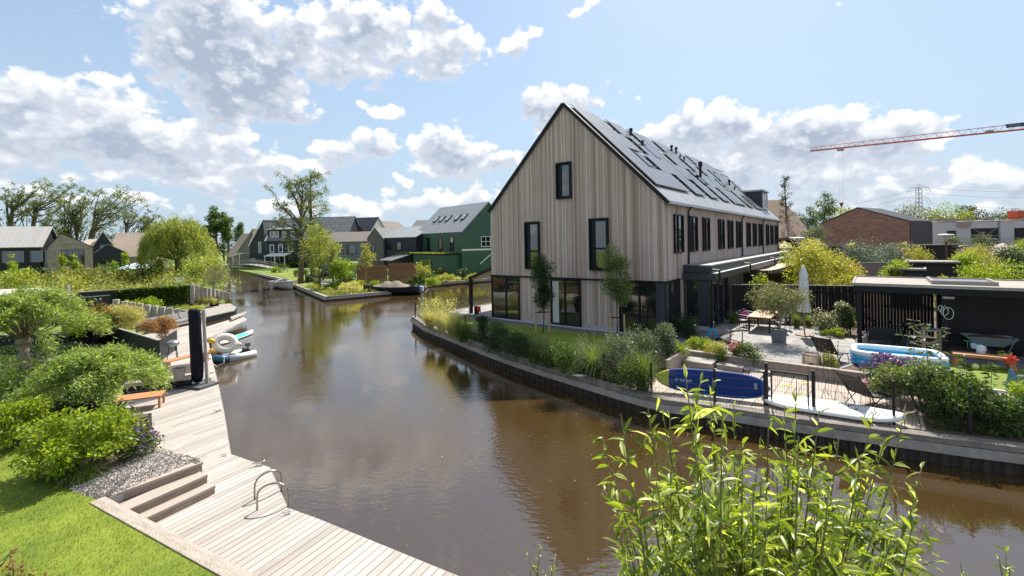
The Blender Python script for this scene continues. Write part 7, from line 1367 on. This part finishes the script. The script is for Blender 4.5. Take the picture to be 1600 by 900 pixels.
def bare(lab, px, Y, top, w_):
    rng = RNG(); base = (*P2(px, Y), 0); root = thing('bare_tree', lab, 'tree', base, 0); h = ZH(px, top, Y); mb = MB(); mb.tube([(0, 0, 0), (.1, 0, h * .5), (-.2, 0, h)], [.28, .15, .03], 7); C = []; Rr = []
    for k in range(46): z = h * rng.uniform(.3, .97); a = rng.uniform(0, 2 * PI); r_ = w_ * Y / F / 2 * rng.uniform(.4, 1) * (1.25 - z / h) * 1.3; q = (math.cos(a) * r_, math.sin(a) * r_, z + r_ * .7); mb.tube([(0, 0, z), q], [.05, .015], 4); C.append(q); Rr.append(.35)
    mb.build('trunk', BARK, root); V, Fq = clump_leaves(rng, C, Rr, 900, .22, .5, 0, .9, .8); npmesh('crown', V, Fq, LF['dark'], root)
bare('nearly bare slender tree above the thatched roof', 1229, 62, 273, 26)
# ================================================================ right background
THAT = mat('thatch_brown', (.17, .115, .085), .95, .2, 3, bump=.6, bscale=20, col2=(.27, .2, .155))
a, b2 = P2(1196, 60), P2(1252, 57)
th = gh('thatched_house', 'dark walled house with steep brown thatched roof behind the larch row', P2(1150, 60), P2(1254, 60), 12, 4.9, 9.6, -.1, BLKW, THAT, 'x', 1.0, [('f', 4.6, 2.4, .9, 1.8, dict(frame=WHITE))], roofth=.35)
for x in (2.6, 4.2, 5.4): 
    s_ = 5.3 / 6; y = 2.4; M4 = Matrix(((1, 0, 0, x), (0, 1, -s_, y), (0, s_, 1, 4.9 + y * s_ + .3), (0, 0, 0, 1))); MB(M=M4).box(-.25, .25, -.7, .7, 0, .1).build('roof_window', BLK, th)
RB = bricks('red_brown_brick', (.36, .165, .11), (.21, .10, .07), (.34, .27, .23), .8, .2, 'W', .018)
a, b2 = P2(1281, 92), P2(1422, 80)
rb = gh('red_brick_house', 'broad red brown brick gable house behind the colourful shrubs', a, b2, 11, 7.0, 9.9, 2.6, RB, BLK, 'y', .12, [('r', x, z, .55, 1.5, dict(frame=WHITE)) for x in (1.0, 3.2, 6.4, 8.4) for z in (3.2, 5.3)], rx=.46, roofth=.12)
Wb = math.dist(a, b2); MB(M=Matrix()).box(.1, Wb * .62, .6, 10, -.1, 2.6).build('recessed_ground_floor', BLKW, rb); MB(M=Matrix()).box(Wb * .86, Wb, 0, 10, -.1, 2.6).build('brick_pier', RB, rb); MB(M=Matrix()).box(Wb + .01, Wb + .12, -.05, 11.05, 2.2, 6.9).build('side_cladding', BLKW, rb); MB(M=Matrix()).box(.2, .3, .02, .12, 0, 2.6).box(Wb * .3, Wb * .3 + .12, .02, .14, 0, 2.6).box(Wb * .62, Wb * .62 + .12, .02, .14, 0, 2.6).build('steel_post', BLK, rb)
CONC = mat('pale_concrete_panel', (.52, .52, .52), .85, .08, .6)
VOID = mat('painted_dark_interior', (.03, .03, .032), .9, .3, 1); VO = dict(pane=VOID)  # flat dark panes, painted as the unlit inside of the window holes
a, b2 = P2(1460, 100), P2(1680, 92)
cb = gh('building_shell', 'unfinished pale concrete building with open window holes and scaffolding', a, b2, 12, 7.2, 7.5, -.1, CONC, mat('site_clutter_roof', (.25, .2, .15), .9), 'x', .05, [('f', 2.2, 2.8, 1.5, 2.6, VO), ('f', 6.2, 2.6, 4.4, 3.2, dict(mull=(.2,), pane=VOID)), ('f', 13.2, 2.6, 1.6, 3.1, VO), ('f', 20, 2.6, 1.6, 3.1, VO)])
mb = MB(M=Matrix())
for (p, q) in [((6.6, -.5, 2.6), (10, -.5, 5.6)), ((10, -.5, 2.6), (6.6, -.5, 5.6)), ((6.4, -.5, 4.2), (10.4, -.5, 4.2)), ((16, -.5, 0), (16, -.5, 6.8)), ((16, -.5, 4.6), (24, -.5, 4.6)), ((0, -1, 3.0), (26, -1, 3.0)), ((0, -1, 3.6), (26, -1, 3.6)), ((20, -.5, 0), (20, -.5, 6.8)), ((24, -.5, 0), (24, -.5, 6.8))]: mb.bar(p, q, .09, .09)
mb.build('scaffold', GREYM, cb); MB(M=Matrix()).box(3.9, 6.1, -.35, -.1, 6.2, 7.1).build('brown_box', TIMBER, cb); MB(M=Matrix()).box(10.7, 10.9, -.2, -.05, 0, 7.4).build('downpipe', GREYM, cb)
mb = MB(M=Matrix()); rr_ = random.Random(3)
for k in range(26): x = rr_.uniform(1, 24); mb.box(x, x + rr_.uniform(.4, 2.4), 1 + rr_.random() * 4, 3 + rr_.random() * 4, 7.4, 7.6 + rr_.random() * .6)
mb.build('stacked_planks', TIMBER, cb)
small('orange_container', 'orange site container on the roof of the unfinished building', 'container', (*P2(1606, 98), 7.5), [('box', MB().box(-3.2, 3.2, -1, 1, 0, 1.9), mat("container_orange", (.6, .09, .03), .5)), ('door', MB().box(-3.0, -2.0, -1.05, -1.0, .15, 1.7), mat('container_orange_dark', (.5, .07, .02), .5)), ('stripe', MB().box(-1.5, 2.5, -1.03, -1.0, 1.1, 1.3), WHITE)])
# dirt mound
rng = RNG(); root = thing('dirt_mound', 'pale sandy dirt mound in front of the unfinished building', 'dirt mound', (*P2(1566, 72), -.1)); vs = []; n_ = 22
for i in range(n_ + 1):
    for j in range(n_ + 1): u, v = i / n_ * 2 - 1, j / n_ * 2 - 1; r_ = math.hypot(u, v); vs.append((u * 9, v * 7, max(0, (1 - r_) * 4.2) ** .8 + (rng.normal() * .12 if r_ < 1 else 0)))
MB().add(vs, [(i * (n_ + 1) + j, (i + 1) * (n_ + 1) + j, (i + 1) * (n_ + 1) + j + 1, i * (n_ + 1) + j + 1) for i in range(n_) for j in range(n_)]).build('heap', mat('sandy_dirt', (.32, .25, .18), .95, .2, 1.5, bump=.6, col2=(.46, .39, .3)), root)
V, Fq = leafgeo(np.stack([rng.uniform(-6, 6, 500), rng.uniform(-5, -2, 500), rng.uniform(.1, 1.2, 500)], 1), .35, .5, 0, rng); npmesh('weeds', V, Fq, LF['olive'], root)
# flat roofed dark sheds
def fshed(nm, lab, pa, pb, Ya, Yb, dep_, top_py, wallm=None, hgt=None, group=None, roofm=None):
    a, b2 = P2(pa, Ya), P2(pb, Yb); zt = hgt or ZH((pa + pb) / 2, top_py, (Ya + Yb) / 2); r = thing(nm, lab, 'shed', (*a, 0), dirrot(a, b2), group); L_ = math.dist(a, b2); MB().box(0, L_, 0, dep_, -.1, zt - .22).build('wall', wallm or BLKW, r); MB().box(-.15, L_ + .15, -.15, dep_ + .15, zt - .22, zt - .04).build('fascia', BLK, r); MB().box(-.05, L_ + .05, -.05, dep_ + .05, zt - .04, zt - .02).build('roof_deck', roofm or FELT, r)
    mb = MB(); mb.box(-.2, L_ + .2, -.2, -.08, zt - .08, zt + .03); mb.box(-.2, -.08, -.08, dep_ + .2, zt - .08, zt + .03); mb.box(L_ + .08, L_ + .2, -.08, dep_ + .2, zt - .08, zt + .03); mb.build('roof_edge', TIMG, r); return r
fshed('flat_shed', 'black flat roofed shed just behind the yellow bush and pavilion', 1426, 1495, 36, 34.5, 3.5, 409, group='flat roofed sheds in the back gardens'); fshed('flat_shed', 'larger black shed with glazed front beneath the white street lamp', 1446, 1494, 52, 51, 4, 382, group='flat roofed sheds in the back gardens'); fshed('flat_shed', 'long shed with beige roof and slatted wall right of the street lamp', 1494, 1512, 51, 56, 5, 384, wallm=TIMBER, group='flat roofed sheds in the back gardens'); fshed('flat_shed', 'low grey roofed lean to left of the black flat shed', 1392, 1440, 30, 29, 1.6, 420, group='flat roofed sheds in the back gardens', wallm=NAVY)
def fenceseg(lab, pa, pb, Ya, Yb, toppy, m, z=0): 
    a, b2 = P2(pa, Ya), P2(pb, Yb); r = thing('plank_wall', lab, 'fence', (*a, z), dirrot(a, b2)); L_ = math.dist(a, b2); hh = ZH((pa + pb) / 2, toppy, (Ya + Yb) / 2) - z; MB().box(0, L_, -.04, .04, 0, hh).build('planks', m, r); MB().box(0, L_, -.07, .07, hh, hh + .05).build('cap', TIMG, r); return r
fenceseg('brown weathered garden wall below the shade sail', 1190, 1268, 33, 32, 428, mat('brown_wall', (.14, .1, .08), .9, .2, 3, bump=.3)); fenceseg('green painted fence behind the larch row under the thatched house', 1214, 1262, 47, 46, 388, mat('green_fence_paint', (.02, .11, .055), .7), 0); fenceseg('grey wall fragment behind the orange shrubs', 1340, 1400, 38, 37, 411, mat('grey_wall', (.2, .17, .15), .9)); fenceseg('black fence at the right picture edge below the parked car', 1555, 1660, 33, 31, 417, BLKW)
# shade sail with timber posts
root = thing('shade_sail', 'curved sand coloured shade sail between rusty timber posts', 'shade sail', hw(2.2, 10)); oS = hw(2.2, 10)
n_ = 8; vs = []
C4 = [D(1150, 410, 31), D(1240, 412, 30), D(1196, 398, 36), D(1150, 402, 35)]
c4 = [Vector(C4[0]), Vector(D(1237, 414, 29)), Vector(D(1243, 407, 36)), Vector(D(1160, 400, 36))]
for i in range(n_ + 1):
    for j in range(n_ + 1): u, v = i / n_, j / n_; p = c4[0] * (1 - u) * (1 - v) + c4[1] * u * (1 - v) + c4[2] * u * v + c4[3] * (1 - u) * v; vs.append((p.x, p.y, p.z - .55 * (math.sin(PI * u) * .8 + math.sin(PI * v) * .2)))
o = MB(off=oS).add(vs, [(i * (n_ + 1) + j, (i + 1) * (n_ + 1) + j, (i + 1) * (n_ + 1) + j + 1, i * (n_ + 1) + j + 1) for i in range(n_) for j in range(n_)]).build('sail_cloth', mat('sand_cloth', (.55, .43, .33), .9), root); sm = o.modifiers.new('s', 'SOLIDIFY'); sm.thickness = .02
RUST = mat('rusty_timber', (.13, .055, .04), .8, .2, 3)
for px, top, Y in ((1159, 404, 31), (1195, 398, 36)): q = P2(px, Y); MB(off=oS).box(q[0] - .1, q[0] + .1, q[1] - .1, q[1] + .1, 0, ZH(px, top, Y)).build('sail_post', RUST, root)
# street lamps
def lamp(lab, px, pyt, Y, group):
    z = ZH(px, pyt, Y); r = thing('street_lamp', lab, 'street lamp', (*P2(px, Y), 0), 0, group); MB().tube([(0, 0, 0), (0, 0, z - .75)], .09, 10).build('pole', RUST, r); MB().lathe([(.07, z - .8), (.26, z - .22), (.2, z - .18)], 16).build('lamp_cone', mat('lamp_glass', (.55, .5, .48), .3), r, smooth=True); MB().lathe([(.3, z - .2), (.72, z - .1), (.6, z), (.1, z + .03)], 20).build('lamp_shade', WHITE, r, smooth=True)
lamp('street lamp with wide white disc head by the larch row end', 1246, 371, 43, 'street lamps with disc heads'); lamp('street lamp with wide white disc head before the unfinished building', 1478.5, 366, 48, 'street lamps with disc heads')
# parked car
root = thing('parked_car', 'pale blue car windscreen and roof showing above the black fence', 'car', (*P2(1580, 40), 0), .3)
def carprof():
    S = [(-2.1, .5, .9), (-1.9, .85, .9), (-1.0, .98, .92), (-.45, 1.5, .76), (.9, 1.56, .78), (1.75, 1.05, .88), (2.1, .95, .9), (2.15, .45, .9)]; return S
vs = []
S = [(-.95, .75, .15), (-.97, 1.0, .85), (-.7, 1.55, 1.3), (.7, 1.55, 1.3), (.97, 1.0, .85), (.95, .75, .15)]
prof = [(-2.2, .35), (-2.15, .8), (-1.2, .95), (-.5, 1.5), (1.0, 1.55), (1.9, 1.0), (2.15, .9), (2.2, .35)]; vs = [(-.88 if i < 3 or i > 4 else -.7, y, z) for i, (y, z) in enumerate(prof)] + [(.88 if i < 3 or i > 4 else .7, y, z) for i, (y, z) in enumerate(prof)]
MB().add(vs, [tuple(range(7, -1, -1)), tuple(range(8, 16))] + [(i, (i + 1) % 8, 8 + (i + 1) % 8, 8 + i) for i in range(8)]).build('body', mat('car_paint', (.12, .14, .17), .25, .05, 2, coat=.6), root, bevel=.06)
f = MB().slab([(-.68, -1.15, 1.0), (.68, -1.15, 1.0), (.6, -.55, 1.49), (-.6, -.55, 1.49)], -.03).build('windscreen', mat('car_glass', (.3, .42, .46), .05, spec=1), root)
for x in (-.82, .82):
    for y in (-1.4, 1.4): MB(M=Matrix.Translation((x, y, .33)) @ Matrix.Rotation(PI / 2, 4, 'Y')).lathe([(.2, -.1), (.33, -.1), (.33, .1), (.2, .1)], 18).build('wheel', BLK, root)
# shrubs in the back gardens
for i, (px, pb, w_, hp, lf, Y, lab, dn) in enumerate([(1262,440,70,66,'yellow',27,'large yellow green leafy bush left of the pavilion roof',2.4),(1302,442,60,50,'yellow',29,'second yellow green bush touching the pavilion corner',2.4),(1240,425,40,34,'lime',32,'lime bush beside the green fence',2),(1332,440,60,26,'orange',31,'low orange and yellow shrub behind the pavilion roof',1.6),(1322,446,50,24,'yellow',27,'low golden shrub over the pavilion roof edge',2.2),(1405,432,44,26,'lime',30,'bright lime shrub right of the orange ones',2.6),(1350,412,62,34,'silver',44,'blue grey shrub under the brick gable left part',1.8),(1385,412,50,32,'silver',46,'blue grey shrub under the brick gable right part',1.8),(1410,408,40,30,'olive',48,'olive green shrub by the brick pier',1.6),(1432,404,34,22,'yellow',40,'small yellow shrub beside the black shed',1.4),(1505,425,36,34,'lime',36,'rounded lime bush right of the flat shed',2.4),(1530,420,60,26,'yellow',40,'broad yellow green bush before the dirt mound',2.2),(1550,432,90,16,'lime',31,'low lime ground cover behind the pavilion skylight',2.6),(1535,405,34,26,'yellow',46,'yellow bush with hanging dark leaves by the beige roof',2),(1538,392,34,30,'grey',60,'grey green willow bush before the building windows',1.6),(1490,384,28,20,'grey',70,'small grey green bush left of the open hall',1.6),(1578,408,50,22,'dark',44,'dark green bush in front of the mound',2),(1598,402,40,30,'lime',48,'bright bush at the right edge by the mound',2),(1225,384,30,10,'white',47,'white flowered hedge strip before the thatched house',2),(1275,388,40,50,'grey',56,'tall grey green bush between thatched and brick house',1.8),(1265,398,40,30,'straw',50,'pale creamy bush left of the brick house',1.8),(1470,436,30,14,'yellow',25,'small yellow bush peeping behind the skylight',2)]):
    bush(lab, px, pb, w_, hp, lf, z=0, Y=Y, dens=dn, group='shrubs in the back gardens', ls=max(.14, 2.2 * Y / F), clumps=18)
for i, (px, Y, tp) in enumerate([(1333, 44, 366), (1415, 46, 368)]):
    bush(['pale sprig rising before the left part of the brick gable', 'pale sprig rising before the right part of the brick gable'][i], px, 400, 10, 400 - tp, 'straw', z=0, Y=Y, dens=.6, clumps=8, ls=.2, group='pale sprigs before the brick gable')
# ================================================================ crane, pylon, power lines
CR = mat('crane_red', (.5, .06, .035), .5, .1, 2); CG_ = mat('crane_grey', (.35, .33, .33), .5, .1, 2)
A_ = Vector(D(1266, 236, 150)); B_ = Vector(D(1600, 201, 124)); dv = (B_ - A_).normalized(); Lj = (B_ - A_).length; dv.z = 0; dv.normalize(); root = thing('tower_crane', 'red lattice tower crane jib reaching in from the right over the building site', 'crane', (*A_[:2], 0), math.atan2(dv.y, dv.x)); z0 = A_.z; LL = Lj + 34
mbr = MB(); mbg = MB(); n_ = 34
def cr_h(x): return 1.15 + .85 * min(1, x / Lj)
mbr.tube([(0, -.7, z0), (LL, -.7, z0)], .13, 6); mbr.tube([(0, .7, z0), (LL, .7, z0)], .13, 6); mbr.tube([(0, 0, z0 + cr_h(0)), (LL, 0, z0 + cr_h(LL))], .09, 6)
for k in range(n_):
    xa = LL * k / n_; xb = LL * (k + .5) / n_; xc = LL * (k + 1) / n_
    for s_ in (-.7, .7): mbg.tube([(xa, s_, z0), (xb, 0, z0 + cr_h(xb)), (xc, s_, z0)], .05, 4, cap=False)
    mbg.tube([(xa, -.7, z0), (xa, .7, z0)], .05, 4)
mbr.build('jib_chords', CR, root); mbg.build('jib_lattice', CG_, root)
mb = MB(); zb = z0
for k in range(12): z = k * z0 / 12; mb.tube([(LL - .8, -.8, z), (LL + .8, .8, z + z0 / 12)], .07, 4); mb.tube([(LL + .8, -.8, z), (LL - .8, .8, z + z0 / 12)], .07, 4)
for a in (-.8, .8):
    for b_ in (-.8, .8): mb.box(LL + a - .1, LL + a + .1, b_ - .1, b_ + .1, 0, z0 + 2)
mb.build('mast', CR, root)
xt = 1313; tx = (Vector(D(1313, 230, 146)) - A_).length; MB().box(tx - .9, tx + .9, -.6, .6, z0 - .9, z0 - .25).build('trolley', CG_, root)
zh = ZH(1312, 318, 146); MB().tube([(tx - .5, 0, z0 - .5), (tx - .45, 0, zh)], .018, 4).tube([(tx + .5, 0, z0 - .5), (tx + .45, 0, zh)], .018, 4).build('hoist_rope', CG_, root); MB().lathe([(.1, zh - 1.2), (.55, zh - .1), (.55, zh + .25), (.3, zh + .4)], 8, c=(tx, 0, 0)).tube([(tx, 0, zh - 1.0), (tx, 0, zh - 4)], .06, 5).build('hook_block', mat('hook_red', (.25, .06, .05), .6), root)
sgn = MB().box(Lj - 3.6, Lj + 2.0, -.80, -.74, z0 + .7, z0 + 1.75).build('name_board', NAVY, root); text('WOL', 'lettering', 1.1, CG_, sgn, (Lj - 1.9, -.81, z0 + 1.22), (PI / 2, 0, 0), .01)
MB().box(Lj - 7.5, Lj - 5.8, -.3, .3, z0 + .1, z0 + .7).build('motor_box', CG_, root)
Yp = 420.; zP = ZH(1437, 288, Yp); root = thing('pylon', 'grey lattice electricity pylon with two cross arms on the horizon', 'pylon', (*P2(1437, Yp), 0)); mb = MB(); hb = 4.5; ht = 1.6
def wP(z): return max(ht, 6.5 - (6.5 - ht) * min(1, z / (zP * .62)))
for k in range(12):
    z, z1 = zP * .95 * k / 12, zP * .95 * (k + 1) / 12; a_, b_ = wP(z), wP(z1)
    for (p, q) in [((-a_, -a_), (-b_, -b_)), ((a_, -a_), (b_, -b_)), ((-a_, a_), (-b_, b_)), ((a_, a_), (b_, b_)), ((-a_, -a_), (b_, -b_)), ((a_, -a_), (-b_, -b_)), ((-a_, a_), (b_, b_)), ((a_, a_), (-b_, b_))]: mb.tube([(*p, z), (*q, z1)], .17, 4)
mb.tube([(-ht, 0, zP * .95), (0, 0, zP)], .15, 4); mb.tube([(ht, 0, zP * .95), (0, 0, zP)], .15, 4); mb.build('mast', GREYM, root)
za, zb_ = ZH(1437, 293, Yp), ZH(1437, 309.5, Yp)
for zz in (za, zb_):
    mb = MB(); mb.tube([(-9, 0, zz), (9, 0, zz)], .16, 4); mb.tube([(-9, 0, zz), (0, 0, zz + 2.6)], .12, 4); mb.tube([(9, 0, zz), (0, 0, zz + 2.6)], .12, 4)
    for s_ in (-1, 1): mb.tube([(s_ * 8.6, 0, zz), (s_ * 11, 0, zz - 4.2)], .14, 4); mb.tube([(s_ * 5, 0, zz), (s_ * 8, 0, zz - 3.6)], .1, 4)
    mb.build('cross_arm', GREYM, root)
for i, (py0, py1, pl, Yl) in enumerate([(293, 294, 1437, 300), (302, 303.5, 1437, 300), (317, 322, 1437, 300)]):
    p, q = Vector(D(1446, py0, Yp)), Vector(D(1700, py1 + 2, 380)); pts = [p.lerp(q, t_) - Vector((0, 0, 3 * math.sin(PI * t_))) for t_ in np.linspace(0, 1, 9)]; o = MB().tube(pts, .11, 4).build('power_line', GREYM); tag(o, ['topmost power line running right from the pylon', 'middle power line running right from the pylon', 'lowest power line running right from the pylon'][i], 'power line', 'power lines')
    p, q = Vector(D(1428, py0 + 4, Yp)), Vector(D(1180, py0 + 52, 900)); pts = [p.lerp(q, t_) - Vector((0, 0, 5 * math.sin(PI * t_))) for t_ in np.linspace(0, 1, 9)]; o = MB().tube(pts, .13, 4).build('power_line', GREYM); tag(o, ['topmost power line fading left from the pylon', 'middle power line fading left from the pylon', 'lowest power line fading left from the pylon'][i], 'power line', 'power lines')
# ================================================================ foreground willow
def wleaves(rng, P, ax, ln, width=.2):
    n = len(P); ax = unit(ax); nr = rng.normal(size=(n, 3)); nr[:, 2] += .8; sd = unit(np.cross(ax, nr)); up = np.cross(sd, ax); L1 = ln[:, None]; w_ = L1 * width * .5; dr = np.array([0, 0, -1.]) * L1
    R0 = [P, P + ax * L1 * .3 + sd * w_ + up * w_ * .5, P + ax * L1 * .65 + sd * w_ * .85 + up * w_ * .4 + dr * .06, P + ax * L1 + dr * .22, P + ax * L1 * .65 - sd * w_ * .85 + up * w_ * .4 + dr * .06, P + ax * L1 * .3 - sd * w_ + up * w_ * .5, P + ax * L1 * .3, P + ax * L1 * .65 + dr * .06]
    V = np.stack(R0, 1).reshape(-1, 3); b = (np.arange(n) * 8)[:, None, None]; q = np.array([[0, 1, 6, 0], [1, 2, 7, 6], [2, 3, 7, 2], [0, 6, 5, 0], [6, 7, 4, 5], [7, 3, 4, 7]])
    tri = np.array([[0, 1, 6], [1, 2, 6], [2, 7, 6], [2, 3, 7], [0, 6, 5], [6, 7, 5], [7, 4, 5], [7, 3, 4]])[None]; return V, (b + tri).reshape(-1, 3)
def osier(name, label, base, tips, side=7, leafden=1.0, lnr=(.07, .13), sprd=.3, group=None, starts=.3, leafk='osier'):
    rng = RNG(); root = thing(name, label, 'willow shrub', base, 0, group); mb = MB(off=base); parts = []
    for tip in tips:
        tip = np.array(tip); b0 = np.array(base) + np.array([rng.normal() * .1, rng.normal() * .1, 0]); mid_ = b0 * .5 + tip * .5 + np.array([(tip[0] - base[0]) * .18, (tip[1] - base[1]) * .1, .1]) ; ts = np.linspace(0, 1, 12); c = [(1 - t_) ** 2 * b0 + 2 * t_ * (1 - t_) * mid_ + t_ * t_ * tip for t_ in ts]; mb.tube([tuple(p) for p in c], list(np.linspace(.013, .0022, 12)), 6)
        tw = [(c, .5, 1.0)]
        for k in range(side):
            t_ = rng.uniform(starts, .92); i = int(t_ * 11); p = c[i]; d = unit((c[min(i + 1, 11)] - p)[None])[0]; dd = unit((d * .9 + rng.normal(size=3) * .75)[None])[0]; ln = rng.uniform(.15, .42) * (1.2 - t_) * 1.6; e = p + dd * ln + np.array([0, 0, .05]); m_ = (p + e) / 2 + np.array([0, 0, -.02]); mb.tube([tuple(p), tuple(m_), tuple(e)], [.004, .003, .0015], 5); tw.append(([p, m_, e], 0, 1))
        for (cc, s0, s1) in tw:
            cc = np.array(cc); seg_ = np.linalg.norm(np.diff(cc, axis=0), axis=1).sum() * (1 - s0 if len(cc) > 3 else 1); m_ = max(5, int(seg_ / .026 * leafden)); t_ = rng.uniform(starts if len(cc) > 3 else .1, 1, m_); x = t_ * (len(cc) - 1); i = np.minimum(x.astype(int), len(cc) - 2); f = (x - i)[:, None]; q = cc[i] * (1 - f) + cc[i + 1] * f; d = unit(cc[i + 1] - cc[i]); ax = d * .6 + rng.normal(size=(m_, 3)) * .72 + np.array([0, 0, -.08]); parts.append(wleaves(rng, q, ax, rng.uniform(*lnr, m_) * (1.05 - .35 * t_)))
    mb.build('stems', mat('willow_stem', (.14, .13, .05), .6, .3, 9), root, smooth=True); V, Fq = cat(parts); npmesh('foliage', V - np.array(base), Fq, LF[leafk], root); return root
LF['osier'] = leafmat('leaf_osier', (.05, .10, .012), (.27, .36, .04), (.6, .66, .28), trans=.48, rough=.38, spec=.6)
tips = []; rg = random.Random(8)
prof = [(945,690),(960,740),(975,655),(1000,700),(1010,640),(1030,620),(1050,660),(1075,585),(1090,640),(1115,600),(1130,650),(1150,640),(1165,700),(1190,690),(1203,655),(1225,640),(1240,600),(1252,690),(1275,650),(1300,700),(1310,690),(1340,720),(1370,640),(1385,700),(1420,640),(1440,730),(1430,780),(1395,760),(1330,780),(1060,740),(1110,720),(1180,760),(1230,770),(1280,780),(1000,790),(950,800),(1040,820),(1150,830),(1340,830),(1430,820),(1100,800),(1200,830),(1260,840),(985,850),(1390,850),(1090,690),(1140,740),(1215,720),(1290,740),(1020,760),(970,830),(1070,860),(1160,870),(1240,880),(1310,870),(1370,880)]
for px, py in prof: tips.append(D(px + rg.uniform(-6, 6), py - 8, rg.uniform(2.0, 3.0)))
for k in range(54): tips.append(D(rg.gauss(1180, 120), rg.uniform(690, 900), rg.uniform(2.0, 3.2)))
osier('willow_shrub', 'tall leafy willow shrub rising in the foreground before the water', (1.25, 2.6, .6), tips, 9, 1.15, (.06, .17))
osier('willow_sprig', 'single leafy willow shoot reaching in at the bottom right corner', (2.6, 2.2, 1.6), [D(1560, 868, 2.4), D(1575, 880, 2.5), D(1500, 880, 2.4)], 3, .8, (.05, .09), starts=.6)
osier('willow_sprig', 'small pale leaf tuft poking in at the bottom centre', (.18, 2.3, 2.0), [D(838, 884, 2.4), D(850, 890, 2.4), D(828, 888, 2.4)], 2, 1.2, (.03, .05), starts=.55)
